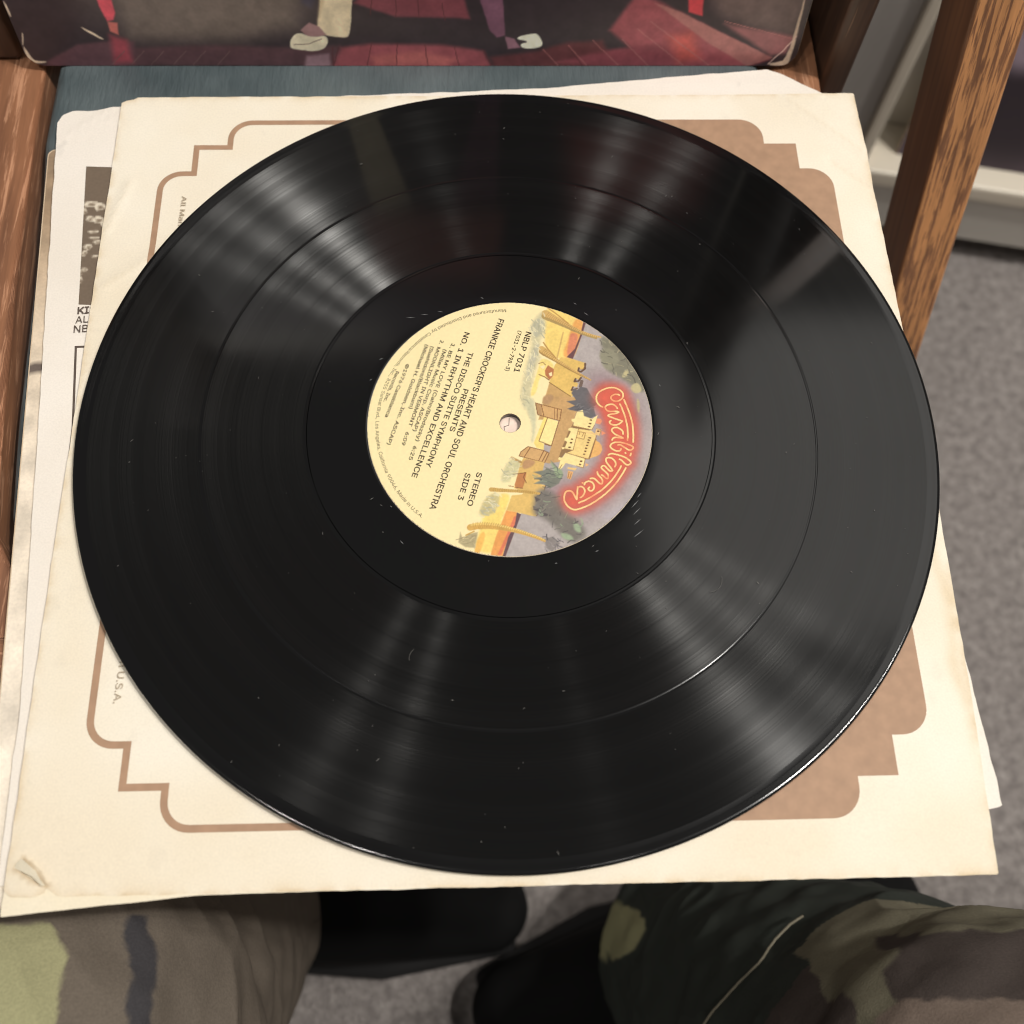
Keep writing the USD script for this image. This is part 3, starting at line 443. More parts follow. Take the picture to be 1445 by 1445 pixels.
('line',(236,202,120),0.2,np.float64(0.7884615384615385),[(np.float64(-8.8),np.float64(-38.2)),(np.float64(-6.8),np.float64(-38.4))]),
('line',(236,202,120),0.2,np.float64(0.7615384615384615),[(np.float64(-6.8),np.float64(-38.4)),(np.float64(-4.7),np.float64(-38.8))]),
('line',(236,202,120),0.2,np.float64(0.7307692307692307),[(np.float64(-4.7),np.float64(-38.8)),(np.float64(-2.5),np.float64(-39.3))]),
('line',(236,202,120),0.2,np.float64(0.7),[(np.float64(-2.5),np.float64(-39.3)),(np.float64(-0.4),np.float64(-39.9))]),
('line',(236,202,120),0.2,np.float64(0.6692307692307691),[(np.float64(-0.4),np.float64(-39.9)),(np.float64(1.6),np.float64(-40.5))]),
('line',(236,202,120),0.2,np.float64(0.6384615384615384),[(np.float64(1.6),np.float64(-40.5)),(np.float64(3.7),np.float64(-41.3))]),
('line',(236,202,120),0.2,np.float64(0.6076923076923078),[(np.float64(3.7),np.float64(-41.3)),(np.float64(5.5),np.float64(-42.0))]),
('line',(236,202,120),0.2,np.float64(0.5769230769230769),[(np.float64(5.5),np.float64(-42.0)),(np.float64(7.3),np.float64(-42.7))]),
('line',(236,202,120),0.2,np.float64(0.5461538461538462),[(np.float64(7.3),np.float64(-42.7)),(np.float64(9.0),np.float64(-43.5))]),
('line',(236,202,120),0.2,np.float64(0.5153846153846153),[(np.float64(9.0),np.float64(-43.5)),(np.float64(10.5),np.float64(-44.3))]),
('line',(206,168,96),0.2,np.float64(1.5538461538461539),[(np.float64(-7.1),np.float64(-25.5)),(np.float64(-6.1),np.float64(-25.6))]),
('line',(206,168,96),0.2,np.float64(1.4615384615384617),[(np.float64(-6.1),np.float64(-25.6)),(np.float64(-5.1),np.float64(-25.7))]),
('line',(206,168,96),0.2,np.float64(1.3692307692307693),[(np.float64(-5.1),np.float64(-25.7)),(np.float64(-3.9),np.float64(-25.8))]),
('line',(206,168,96),0.2,np.float64(1.2769230769230768),[(np.float64(-3.9),np.float64(-25.8)),(np.float64(-2.7),np.float64(-25.9))]),
('line',(206,168,96),0.2,np.float64(1.2),[(np.float64(-2.7),np.float64(-25.9)),(np.float64(-1.3),np.float64(-26.0))]),
('line',(206,168,96),0.2,np.float64(1.146153846153846),[(np.float64(-1.3),np.float64(-26.0)),(np.float64(0.2),np.float64(-26.1))]),
('line',(206,168,96),0.2,np.float64(1.1),[(np.float64(0.2),np.float64(-26.1)),(np.float64(1.7),np.float64(-26.2))]),
('line',(206,168,96),0.2,np.float64(1.0538461538461537),[(np.float64(1.7),np.float64(-26.2)),(np.float64(3.2),np.float64(-26.4))]),
('line',(206,168,96),0.2,np.float64(1.0115384615384615),[(np.float64(3.2),np.float64(-26.4)),(np.float64(4.7),np.float64(-26.5))]),
('line',(206,168,96),0.2,np.float64(0.9807692307692308),[(np.float64(4.7),np.float64(-26.5)),(np.float64(6.0),np.float64(-26.7))]),
('line',(206,168,96),0.2,np.float64(0.9576923076923076),[(np.float64(6.0),np.float64(-26.7)),(np.float64(7.3),np.float64(-26.9))]),
('line',(206,168,96),0.2,np.float64(0.9346153846153846),[(np.float64(7.3),np.float64(-26.9)),(np.float64(8.4),np.float64(-27.1))]),
('line',(206,168,96),0.2,np.float64(0.9115384615384616),[(np.float64(8.4),np.float64(-27.1)),(np.float64(9.5),np.float64(-27.3))]),
('line',(190,150,90),0.3,0.8,[(0.2,-13.5),(3.4,-15.3)]),
('line',(190,146,84),0.3,0.5,[(14.5,48.2),(17.8,45.3),(22.3,40.9)]),
('line',(190,146,84),0.3,0.5,[(12.9,32.8),(14.4,30.1),(17.1,26.3)]),
('line',(214,176,110),0.4,0.5,[(20.3,37.1),(18.9,31.4),(17.5,25.8)]),
('line',(206,166,90),0.3,0.5,[(-15.8,-42.2),(-13.1,-40.8)]),
('line',(178,138,78),0.14,0.16,[(np.float64(14.1),np.float64(43.4)),(np.float64(14.6),np.float64(44.7)),(np.float64(15.5),np.float64(45.7))]),
('line',(178,138,78),0.14,0.16,[(np.float64(14.6),np.float64(43.1)),(np.float64(15.2),np.float64(44.3)),(np.float64(16.2),np.float64(45.1))]),
('line',(178,138,78),0.14,0.16,[(np.float64(15.3),np.float64(42.7)),(np.float64(15.8),np.float64(43.9)),(np.float64(16.7),np.float64(44.7))]),
('line',(178,138,78),0.14,0.16,[(np.float64(16.1),np.float64(42.3)),(np.float64(16.4),np.float64(43.4)),(np.float64(17.2),np.float64(44.3))]),
('line',(178,138,78),0.14,0.16,[(np.float64(16.7),np.float64(42.0)),(np.float64(17.1),np.float64(43.0)),(np.float64(17.8),np.float64(43.8))]),
('line',(178,138,78),0.14,0.16,[(np.float64(17.5),np.float64(41.6)),(np.float64(17.7),np.float64(42.6)),(np.float64(18.3),np.float64(43.5))]),
('line',(178,138,78),0.14,0.16,[(np.float64(18.0),np.float64(41.4)),(np.float64(18.4),np.float64(42.3)),(np.float64(19.1),np.float64(42.9))]),
('line',(178,138,78),0.14,0.16,[(np.float64(18.7),np.float64(41.0)),(np.float64(19.0),np.float64(41.9)),(np.float64(19.7),np.float64(42.5))]),
('line',(178,138,78),0.14,0.16,[(np.float64(19.3),np.float64(40.7)),(np.float64(19.6),np.float64(41.5)),(np.float64(20.3),np.float64(42.0))]),
('line',(178,138,78),0.14,0.16,[(np.float64(20.0),np.float64(40.2)),(np.float64(20.2),np.float64(41.1)),(np.float64(20.9),np.float64(41.6))]),
('line',(178,138,78),0.14,0.16,[(np.float64(20.7),np.float64(39.8)),(np.float64(20.9),np.float64(40.6)),(np.float64(21.5),np.float64(41.2))]),
('line',(178,138,78),0.14,0.16,[(np.float64(21.3),np.float64(39.5)),(np.float64(21.5),np.float64(40.2)),(np.float64(22.1),np.float64(40.7))]),
('line',(178,138,78),0.14,0.16,[(np.float64(22.0),np.float64(39.1)),(np.float64(22.1),np.float64(39.8)),(np.float64(22.7),np.float64(40.3))]),
('line',(178,138,78),0.14,0.16,[(np.float64(22.6),np.float64(38.8)),(np.float64(22.8),np.float64(39.4)),(np.float64(23.4),np.float64(39.8))]),
('line',(178,138,78),0.14,0.16,[(np.float64(23.4),np.float64(38.4)),(np.float64(23.4),np.float64(39.0)),(np.float64(23.8),np.float64(39.5))]),
('line',(178,138,78),0.14,0.16,[(np.float64(24.0),np.float64(38.1)),(np.float64(24.1),np.float64(38.7)),(np.float64(24.6),np.float64(39.1))]),
('line',(178,138,78),0.14,0.16,[(np.float64(24.6),np.float64(37.7)),(np.float64(24.7),np.float64(38.3)),(np.float64(25.2),np.float64(38.6))]),
('line',(178,138,78),0.14,0.16,[(np.float64(25.4),np.float64(37.4)),(np.float64(25.3),np.float64(37.9)),(np.float64(25.8),np.float64(38.3))]),
('line',(178,138,78),0.14,0.16,[(np.float64(26.0),np.float64(37.1)),(np.float64(26.0),np.float64(37.6)),(np.float64(26.5),np.float64(37.9))]),
('line',(178,138,78),0.14,0.16,[(np.float64(26.7),np.float64(36.8)),(np.float64(26.7),np.float64(37.3)),(np.float64(27.2),np.float64(37.6))]),
('line',(178,138,78),0.14,0.16,[(np.float64(27.5),np.float64(36.4)),(np.float64(27.4),np.float64(36.9)),(np.float64(27.7),np.float64(37.3))]),
('line',(178,138,78),0.14,0.16,[(np.float64(28.1),np.float64(36.2)),(np.float64(28.1),np.float64(36.7)),(np.float64(28.5),np.float64(37.0))]),
('line',(178,138,78),0.14,0.16,[(np.float64(28.8),np.float64(35.9)),(np.float64(28.7),np.float64(36.4)),(np.float64(29.1),np.float64(36.7))]),
('line',(178,138,78),0.14,0.16,[(np.float64(29.6),np.float64(35.6)),(np.float64(29.4),np.float64(36.1)),(np.float64(29.8),np.float64(36.4))]),
('line',(178,138,78),0.14,0.16,[(np.float64(30.3),np.float64(35.4)),(np.float64(30.2),np.float64(35.9)),(np.float64(30.5),np.float64(36.2))]),
('line',(178,138,78),0.14,0.16,[(np.float64(31.0),np.float64(35.2)),(np.float64(30.9),np.float64(35.6)),(np.float64(31.2),np.float64(35.9))]),
('line',(178,138,78),0.14,0.16,[(np.float64(31.7),np.float64(35.0)),(np.float64(31.6),np.float64(35.4)),(np.float64(31.9),np.float64(35.7))]),
('line',(178,138,78),0.14,0.16,[(np.float64(32.4),np.float64(34.7)),(np.float64(32.3),np.float64(35.2)),(np.float64(32.6),np.float64(35.4))]),
('line',(178,138,78),0.14,0.16,[(np.float64(33.2),np.float64(34.6)),(np.float64(33.0),np.float64(35.0)),(np.float64(33.4),np.float64(35.3))]),
('line',(182,142,82),0.14,0.16,[(np.float64(12.2),np.float64(28.1)),(np.float64(12.7),np.float64(29.2)),(np.float64(13.6),np.float64(29.9))]),
('line',(182,142,82),0.14,0.16,[(np.float64(12.8),np.float64(27.7)),(np.float64(13.2),np.float64(28.7)),(np.float64(14.1),np.float64(29.4))]),
('line',(182,142,82),0.14,0.16,[(np.float64(13.4),np.float64(27.2)),(np.float64(13.8),np.float64(28.2)),(np.float64(14.6),np.float64(28.8))]),
('line',(182,142,82),0.14,0.16,[(np.float64(13.9),np.float64(26.9)),(np.float64(14.4),np.float64(27.7)),(np.float64(15.2),np.float64(28.2))]),
('line',(182,142,82),0.14,0.16,[(np.float64(14.6),np.float64(26.4)),(np.float64(15.0),np.float64(27.2)),(np.float64(15.7),np.float64(27.7))]),
('line',(182,142,82),0.14,0.16,[(np.float64(15.3),np.float64(26.0)),(np.float64(15.5),np.float64(26.7)),(np.float64(16.2),np.float64(27.2))]),
('line',(182,142,82),0.14,0.16,[(np.float64(15.9),np.float64(25.6)),(np.float64(16.1),np.float64(26.3)),(np.float64(16.7),np.float64(26.7))]),
('line',(182,142,82),0.14,0.16,[(np.float64(16.4),np.float64(25.2)),(np.float64(16.7),np.float64(25.8)),(np.float64(17.3),np.float64(26.1))]),
('line',(182,142,82),0.14,0.16,[(np.float64(17.2),np.float64(24.7)),(np.float64(17.3),np.float64(25.3)),(np.float64(17.8),np.float64(25.7))]),
('line',(182,142,82),0.14,0.16,[(np.float64(17.8),np.float64(24.3)),(np.float64(17.9),np.float64(24.9)),(np.float64(18.4),np.float64(25.2))]),
('line',(182,142,82),0.14,0.16,[(np.float64(18.3),np.float64(23.9)),(np.float64(18.5),np.float64(24.4)),(np.float64(19.0),np.float64(24.6))]),
('line',(182,142,82),0.14,0.16,[(np.float64(19.0),np.float64(23.4)),(np.float64(19.1),np.float64(24.0)),(np.float64(19.6),np.float64(24.3))]),
('line',(182,142,82),0.14,0.16,[(np.float64(19.6),np.float64(23.0)),(np.float64(19.7),np.float64(23.5)),(np.float64(20.2),np.float64(23.8))]),
('line',(182,142,82),0.14,0.16,[(np.float64(20.2),np.float64(22.6)),(np.float64(20.3),np.float64(23.1)),(np.float64(20.7),np.float64(23.3))]),
('line',(182,142,82),0.14,0.16,[(np.float64(20.8),np.float64(22.2)),(np.float64(20.9),np.float64(22.7)),(np.float64(21.4),np.float64(22.9))]),
('line',(182,142,82),0.14,0.16,[(np.float64(21.4),np.float64(21.7)),(np.float64(21.4),np.float64(22.2)),(np.float64(21.9),np.float64(22.4))]),
('line',(182,142,82),0.14,0.16,[(np.float64(22.1),np.float64(21.3)),(np.float64(22.1),np.float64(21.8)),(np.float64(22.5),np.float64(22.0))]),
('line',(182,142,82),0.14,0.16,[(np.float64(22.7),np.float64(20.9)),(np.float64(22.7),np.float64(21.4)),(np.float64(23.1),np.float64(21.5))]),
('line',(182,142,82),0.14,0.16,[(np.float64(23.3),np.float64(20.5)),(np.float64(23.3),np.float64(20.9)),(np.float64(23.7),np.float64(21.1))]),
('line',(182,142,82),0.14,0.16,[(np.float64(23.9),np.float64(20.1)),(np.float64(23.9),np.float64(20.5)),(np.float64(24.3),np.float64(20.6))]),
('line',(182,142,82),0.14,0.16,[(np.float64(24.6),np.float64(19.6)),(np.float64(24.5),np.float64(20.1)),(np.float64(24.9),np.float64(20.2))]),
('line',(182,142,82),0.14,0.16,[(np.float64(25.2),np.float64(19.3)),(np.float64(25.2),np.float64(19.7)),(np.float64(25.6),np.float64(19.8))]),
('line',(182,142,82),0.14,0.16,[(np.float64(25.8),np.float64(18.9)),(np.float64(25.8),np.float64(19.3)),(np.float64(26.2),np.float64(19.4))]),
('line',(182,142,82),0.14,0.16,[(np.float64(26.5),np.float64(18.4)),(np.float64(26.4),np.float64(18.8)),(np.float64(26.8),np.float64(19.0))]),
('line',(182,142,82),0.14,0.16,[(np.float64(27.1),np.float64(18.1)),(np.float64(27.1),np.float64(18.4)),(np.float64(27.4),np.float64(18.6))]),
('line',(182,142,82),0.14,0.16,[(np.float64(27.8),np.float64(17.7)),(np.float64(27.7),np.float64(18.1)),(np.float64(28.1),np.float64(18.2))]),
('line',(182,142,82),0.14,0.16,[(np.float64(28.4),np.float64(17.3)),(np.float64(28.3),np.float64(17.7)),(np.float64(28.7),np.float64(17.7))]),
('line',(182,142,82),0.14,0.16,[(np.float64(29.0),np.float64(16.9)),(np.float64(28.9),np.float64(17.2)),(np.float64(29.3),np.float64(17.3))]),
('line',(196,152,76),0.14,0.16,[(np.float64(-12.9),np.float64(-39.8)),(np.float64(-13.4),np.float64(-38.8)),(np.float64(-13.4),np.float64(-37.7))]),
('line',(196,152,76),0.14,0.16,[(np.float64(-12.4),np.float64(-39.8)),(np.float64(-12.6),np.float64(-38.7)),(np.float64(-12.4),np.float64(-37.6))]),
('line',(196,152,76),0.14,0.16,[(np.float64(-11.5),np.float64(-39.6)),(np.float64(-11.9),np.float64(-38.6)),(np.float64(-11.8),np.float64(-37.5))]),
('line',(196,152,76),0.14,0.16,[(np.float64(-10.9),np.float64(-39.6)),(np.float64(-11.2),np.float64(-38.5)),(np.float64(-10.9),np.float64(-37.4))]),
('line',(196,152,76),0.14,0.16,[(np.float64(-10.2),np.float64(-39.5)),(np.float64(-10.4),np.float64(-38.5)),(np.float64(-10.2),np.float64(-37.5))]),
('line',(196,152,76),0.14,0.16,[(np.float64(-9.4),np.float64(-39.5)),(np.float64(-9.7),np.float64(-38.5)),(np.float64(-9.4),np.float64(-37.5))]),
('line',(196,152,76),0.14,0.16,[(np.float64(-8.8),np.float64(-39.5)),(np.float64(-8.9),np.float64(-38.5)),(np.float64(-8.5),np.float64(-37.5))]),
('line',(196,152,76),0.14,0.16,[(np.float64(-7.9),np.float64(-39.6)),(np.float64(-8.2),np.float64(-38.6)),(np.float64(-7.9),np.float64(-37.6))]),
('line',(196,152,76),0.14,0.16,[(np.float64(-7.3),np.float64(-39.6)),(np.float64(-7.4),np.float64(-38.6)),(np.float64(-7.0),np.float64(-37.7))]),
('line',(196,152,76),0.14,0.16,[(np.float64(-6.6),np.float64(-39.7)),(np.float64(-6.7),np.float64(-38.7)),(np.float64(-6.3),np.float64(-37.8))]),
('line',(196,152,76),0.14,0.16,[(np.float64(-6.0),np.float64(-39.8)),(np.float64(-5.9),np.float64(-38.8)),(np.float64(-5.5),np.float64(-38.0))]),
('line',(196,152,76),0.14,0.16,[(np.float64(-5.1),np.float64(-39.9)),(np.float64(-5.2),np.float64(-39.0)),(np.float64(-4.8),np.float64(-38.2))]),
('line',(196,152,76),0.14,0.16,[(np.float64(-4.5),np.float64(-40.1)),(np.float64(-4.5),np.float64(-39.2)),(np.float64(-4.0),np.float64(-38.4))]),
('line',(196,152,76),0.14,0.16,[(np.float64(-3.6),np.float64(-40.2)),(np.float64(-3.8),np.float64(-39.3)),(np.float64(-3.4),np.float64(-38.5))]),
('line',(196,152,76),0.14,0.16,[(np.float64(-3.0),np.float64(-40.3)),(np.float64(-3.0),np.float64(-39.5)),(np.float64(-2.6),np.float64(-38.7))]),
('line',(196,152,76),0.14,0.16,[(np.float64(-2.3),np.float64(-40.5)),(np.float64(-2.3),np.float64(-39.7)),(np.float64(-1.8),np.float64(-39.0))]),
('line',(196,152,76),0.14,0.16,[(np.float64(-1.5),np.float64(-40.7)),(np.float64(-1.6),np.float64(-39.9)),(np.float64(-1.1),np.float64(-39.2))]),
('line',(196,152,76),0.14,0.16,[(np.float64(-0.8),np.float64(-40.9)),(np.float64(-0.8),np.float64(-40.1)),(np.float64(-0.4),np.float64(-39.4))]),
('line',(196,152,76),0.14,0.16,[(np.float64(-0.1),np.float64(-41.0)),(np.float64(-0.1),np.float64(-40.3)),(np.float64(0.3),np.float64(-39.7))]),
('line',(196,152,76),0.14,0.16,[(np.float64(0.6),np.float64(-41.2)),(np.float64(0.6),np.float64(-40.5)),(np.float64(1.0),np.float64(-39.9))]),
('line',(196,152,76),0.14,0.16,[(np.float64(1.3),np.float64(-41.4)),(np.float64(1.3),np.float64(-40.7)),(np.float64(1.8),np.float64(-40.2))]),
('line',(196,152,76),0.14,0.16,[(np.float64(2.1),np.float64(-41.6)),(np.float64(2.0),np.float64(-40.9)),(np.float64(2.4),np.float64(-40.4))]),
('line',(196,152,76),0.14,0.16,[(np.float64(2.8),np.float64(-41.8)),(np.float64(2.7),np.float64(-41.1)),(np.float64(3.2),np.float64(-40.6))]),
('line',(196,152,76),0.14,0.16,[(np.float64(3.4),np.float64(-42.1)),(np.float64(3.4),np.float64(-41.4)),(np.float64(3.9),np.float64(-41.0))]),
('line',(196,152,76),0.14,0.16,[(np.float64(4.2),np.float64(-42.3)),(np.float64(4.1),np.float64(-41.7)),(np.float64(4.5),np.float64(-41.2))]),
('line',(196,152,76),0.14,0.16,[(np.float64(4.8),np.float64(-42.5)),(np.float64(4.9),np.float64(-41.9)),(np.float64(5.3),np.float64(-41.5))]),
('line',(196,152,76),0.14,0.16,[(np.float64(5.6),np.float64(-42.8)),(np.float64(5.5),np.float64(-42.2)),(np.float64(5.9),np.float64(-41.8))]),
('line',(196,152,76),0.14,0.16,[(np.float64(6.2),np.float64(-43.0)),(np.float64(6.2),np.float64(-42.5)),(np.float64(6.7),np.float64(-42.1))]),
('line',(196,152,76),0.14,0.16,[(np.float64(7.0),np.float64(-43.3)),(np.float64(6.9),np.float64(-42.8)),(np.float64(7.3),np.float64(-42.4))]),
('line',(196,152,76),0.14,0.16,[(np.float64(7.6),np.float64(-43.6)),(np.float64(7.6),np.float64(-43.1)),(np.float64(8.1),np.float64(-42.7))]),
('line',(196,152,76),0.14,0.16,[(np.float64(8.3),np.float64(-43.9)),(np.float64(8.3),np.float64(-43.4)),(np.float64(8.7),np.float64(-43.0))]),
('line',(196,152,76),0.14,0.16,[(np.float64(9.0),np.float64(-44.2)),(np.float64(9.0),np.float64(-43.7)),(np.float64(9.4),np.float64(-43.4))]),
('line',(196,152,76),0.14,0.16,[(np.float64(9.6),np.float64(-44.5)),(np.float64(9.7),np.float64(-44.0)),(np.float64(10.1),np.float64(-43.7))]),
('line',(196,152,76),0.14,0.16,[(np.float64(10.4),np.float64(-44.8)),(np.float64(10.3),np.float64(-44.3)),(np.float64(10.7),np.float64(-44.0))]),
('line',(186,146,78),0.14,0.16,[(np.float64(-6.4),np.float64(-26.2)),(np.float64(-6.5),np.float64(-25.5)),(np.float64(-6.0),np.float64(-24.9))]),
('line',(186,146,78),0.14,0.16,[(np.float64(-5.5),np.float64(-26.3)),(np.float64(-5.7),np.float64(-25.6)),(np.float64(-5.5),np.float64(-24.9))]),
('line',(186,146,78),0.14,0.16,[(np.float64(-4.7),np.float64(-26.3)),(np.float64(-5.0),np.float64(-25.7)),(np.float64(-4.7),np.float64(-25.1))]),
('line',(186,146,78),0.14,0.16,[(np.float64(-4.1),np.float64(-26.4)),(np.float64(-4.2),np.float64(-25.7)),(np.float64(-3.8),np.float64(-25.2))]),
('line',(186,146,78),0.14,0.16,[(np.float64(-3.2),np.float64(-26.4)),(np.float64(-3.5),np.float64(-25.8)),(np.float64(-3.2),np.float64(-25.2))]),
('line',(186,146,78),0.14,0.16,[(np.float64(-2.5),np.float64(-26.4)),(np.float64(-2.7),np.float64(-25.9)),(np.float64(-2.5),np.float64(-25.4))]),
('line',(186,146,78),0.14,0.16,[(np.float64(-1.8),np.float64(-26.4)),(np.float64(-2.0),np.float64(-25.9)),(np.float64(-1.7),np.float64(-25.4))]),
('line',(186,146,78),0.14,0.16,[(np.float64(-1.0),np.float64(-26.5)),(np.float64(-1.3),np.float64(-26.0)),(np.float64(-1.0),np.float64(-25.5))]),
('line',(186,146,78),0.14,0.16,[(np.float64(-0.4),np.float64(-26.6)),(np.float64(-0.5),np.float64(-26.1)),(np.float64(-0.2),np.float64(-25.6))]),
('line',(186,146,78),0.14,0.16,[(np.float64(0.4),np.float64(-26.6)),(np.float64(0.2),np.float64(-26.1)),(np.float64(0.6),np.float64(-25.7))]),
('line',(186,146,78),0.14,0.16,[(np.float64(1.2),np.float64(-26.7)),(np.float64(1.0),np.float64(-26.2)),(np.float64(1.2),np.float64(-25.7))]),
('line',(186,146,78),0.14,0.16,[(np.float64(1.9),np.float64(-26.7)),(np.float64(1.7),np.float64(-26.2)),(np.float64(2.1),np.float64(-25.8))]),
('line',(186,146,78),0.14,0.16,[(np.float64(2.7),np.float64(-26.8)),(np.float64(2.5),np.float64(-26.3)),(np.float64(2.7),np.float64(-25.8))]),
('line',(186,146,78),0.14,0.16,[(np.float64(3.5),np.float64(-26.8)),(np.float64(3.2),np.float64(-26.4)),(np.float64(3.5),np.float64(-26.0))]),
('line',(186,146,78),0.14,0.16,[(np.float64(4.1),np.float64(-26.9)),(np.float64(3.9),np.float64(-26.4)),(np.float64(4.3),np.float64(-26.1))]),
('line',(186,146,78),0.14,0.16,[(np.float64(4.8),np.float64(-27.0)),(np.float64(4.7),np.float64(-26.5)),(np.float64(5.0),np.float64(-26.1))]),
('line',(186,146,78),0.14,0.16,[(np.float64(5.6),np.float64(-27.1)),(np.float64(5.4),np.float64(-26.7)),(np.float64(5.7),np.float64(-26.3))]),
('line',(186,146,78),0.14,0.16,[(np.float64(6.3),np.float64(-27.2)),(np.float64(6.2),np.float64(-26.7)),(np.float64(6.5),np.float64(-26.4))]),
('line',(186,146,78),0.14,0.16,[(np.float64(7.0),np.float64(-27.3)),(np.float64(6.9),np.float64(-26.8)),(np.float64(7.2),np.float64(-26.5))]),
('line',(186,146,78),0.14,0.16,[(np.float64(7.9),np.float64(-27.4)),(np.float64(7.6),np.float64(-27.0)),(np.float64(7.9),np.float64(-26.6))]),
('line',(186,146,78),0.14,0.16,[(np.float64(8.5),np.float64(-27.5)),(np.float64(8.4),np.float64(-27.1)),(np.float64(8.7),np.float64(-26.8))]),
('line',(186,146,78),0.14,0.16,[(np.float64(9.2),np.float64(-27.6)),(np.float64(9.1),np.float64(-27.2)),(np.float64(9.5),np.float64(-26.9))]),
('line',(184,180,152),0.25,0.36,[(np.float64(7.4),np.float64(19.8)),(np.float64(7.3),np.float64(21.0)),(np.float64(7.8),np.float64(22.0))]),
('line',(196,190,158),0.25,0.4,[(np.float64(5.3),np.float64(6.8)),(np.float64(5.1),np.float64(7.3)),(np.float64(4.7),np.float64(7.7))]),
('line',(226,216,178),0.25,0.41,[(np.float64(5.0),np.float64(11.7)),(np.float64(4.9),np.float64(13.0)),(np.float64(5.0),np.float64(14.2))]),
('line',(226,216,178),0.25,0.28,[(np.float64(9.0),np.float64(27.3)),(np.float64(8.5),np.float64(27.9)),(np.float64(8.0),np.float64(28.4))]),
('line',(196,190,158),0.25,0.18,[(np.float64(12.8),np.float64(42.2)),(np.float64(12.5),np.float64(42.9)),(np.float64(12.1),np.float64(43.5))]),
('line',(196,190,158),0.25,0.41,[(np.float64(11.5),np.float64(38.4)),(np.float64(11.0),np.float64(38.9)),(np.float64(10.6),np.float64(39.3))]),
('line',(184,180,152),0.25,0.34,[(np.float64(9.1),np.float64(21.5)),(np.float64(8.5),np.float64(22.7)),(np.float64(7.9),np.float64(24.0))]),
('line',(236,226,184),0.25,0.39,[(np.float64(7.9),np.float64(26.2)),(np.float64(8.2),np.float64(27.3)),(np.float64(8.0),np.float64(28.4))]),
('line',(184,180,152),0.25,0.45,[(np.float64(11.2),np.float64(38.2)),(np.float64(11.4),np.float64(39.2)),(np.float64(11.5),np.float64(40.2))]),
('line',(184,180,152),0.25,0.44,[(np.float64(6.9),np.float64(7.8)),(np.float64(6.2),np.float64(9.0)),(np.float64(4.9),np.float64(9.5))]),
('line',(236,226,184),0.25,0.21,[(np.float64(7.2),np.float64(9.1)),(np.float64(6.6),np.float64(9.7)),(np.float64(6.6),np.float64(10.6))]),
('line',(196,190,158),0.25,0.42,[(np.float64(10.2),np.float64(41.2)),(np.float64(9.5),np.float64(41.9)),(np.float64(8.9),np.float64(42.6))]),
('line',(236,226,184),0.25,0.2,[(np.float64(13.3),np.float64(37.7)),(np.float64(13.0),np.float64(38.1)),(np.float64(12.8),np.float64(38.7))]),
('line',(236,226,184),0.25,0.41,[(np.float64(13.6),np.float64(38.8)),(np.float64(13.4),np.float64(39.6)),(np.float64(12.8),np.float64(40.2))]),
('line',(184,180,152),0.25,0.21,[(np.float64(7.8),np.float64(14.4)),(np.float64(7.8),np.float64(15.2)),(np.float64(7.7),np.float64(15.9))]),
('line',(196,190,158),0.25,0.33,[(np.float64(12.1),np.float64(37.2)),(np.float64(10.7),np.float64(37.4)),(np.float64(9.4),np.float64(38.1))]),
('line',(184,180,152),0.25,0.42,[(np.float64(13.0),np.float64(38.5)),(np.float64(13.1),np.float64(39.3)),(np.float64(13.4),np.float64(40.0))]),
('line',(236,226,184),0.25,0.41,[(np.float64(5.9),np.float64(15.6)),(np.float64(5.5),np.float64(16.1)),(np.float64(5.2),np.float64(16.7))]),
('line',(184,180,152),0.25,0.34,[(np.float64(5.7),np.float64(12.8)),(np.float64(5.3),np.float64(13.5)),(np.float64(5.1),np.float64(14.2))]),
('line',(226,216,178),0.25,0.42,[(np.float64(8.4),np.float64(20.1)),(np.float64(8.5),np.float64(20.9)),(np.float64(8.5),np.float64(21.7))]),
('line',(236,226,184),0.25,0.26,[(np.float64(10.9),np.float64(28.5)),(np.float64(10.9),np.float64(29.3)),(np.float64(11.0),np.float64(30.0))]),
('line',(226,216,178),0.25,0.44,[(np.float64(8.0),np.float64(38.0)),(np.float64(8.6),np.float64(39.0)),(np.float64(8.5),np.float64(40.2))]),
('line',(236,226,184),0.25,0.22,[(np.float64(11.0),np.float64(37.6)),(np.float64(10.1),np.float64(38.5)),(np.float64(9.4),np.float64(39.5))]),
('line',(196,190,158),0.25,0.22,[(np.float64(10.4),np.float64(27.1)),(np.float64(10.6),np.float64(27.7)),(np.float64(11.0),np.float64(28.2))]),
('line',(236,226,184),0.25,0.4,[(np.float64(8.2),np.float64(18.3)),(np.float64(8.0),np.float64(19.0)),(np.float64(8.1),np.float64(19.8))]),
('line',(184,180,152),0.25,0.23,[(np.float64(12.2),np.float64(39.0)),(np.float64(11.8),np.float64(40.4)),(np.float64(12.0),np.float64(41.7))]),
('line',(184,180,152),0.25,0.36,[(np.float64(10.1),np.float64(39.6)),(np.float64(10.2),np.float64(40.1)),(np.float64(10.3),np.float64(40.6))]),
('line',(236,226,184),0.25,0.28,[(np.float64(11.2),np.float64(41.4)),(np.float64(10.7),np.float64(42.0)),(np.float64(10.6),np.float64(42.6))]),
('line',(226,216,178),0.25,0.2,[(np.float64(9.0),np.float64(23.7)),(np.float64(8.6),np.float64(24.8)),(np.float64(8.2),np.float64(25.9))]),
('line',(226,216,178),0.25,0.36,[(np.float64(9.6),np.float64(37.7)),(np.float64(9.4),np.float64(38.3)),(np.float64(8.9),np.float64(38.6))]),
('line',(236,226,184),0.25,0.41,[(np.float64(13.6),np.float64(39.2)),(np.float64(12.8),np.float64(40.0)),(np.float64(11.9),np.float64(40.7))]),
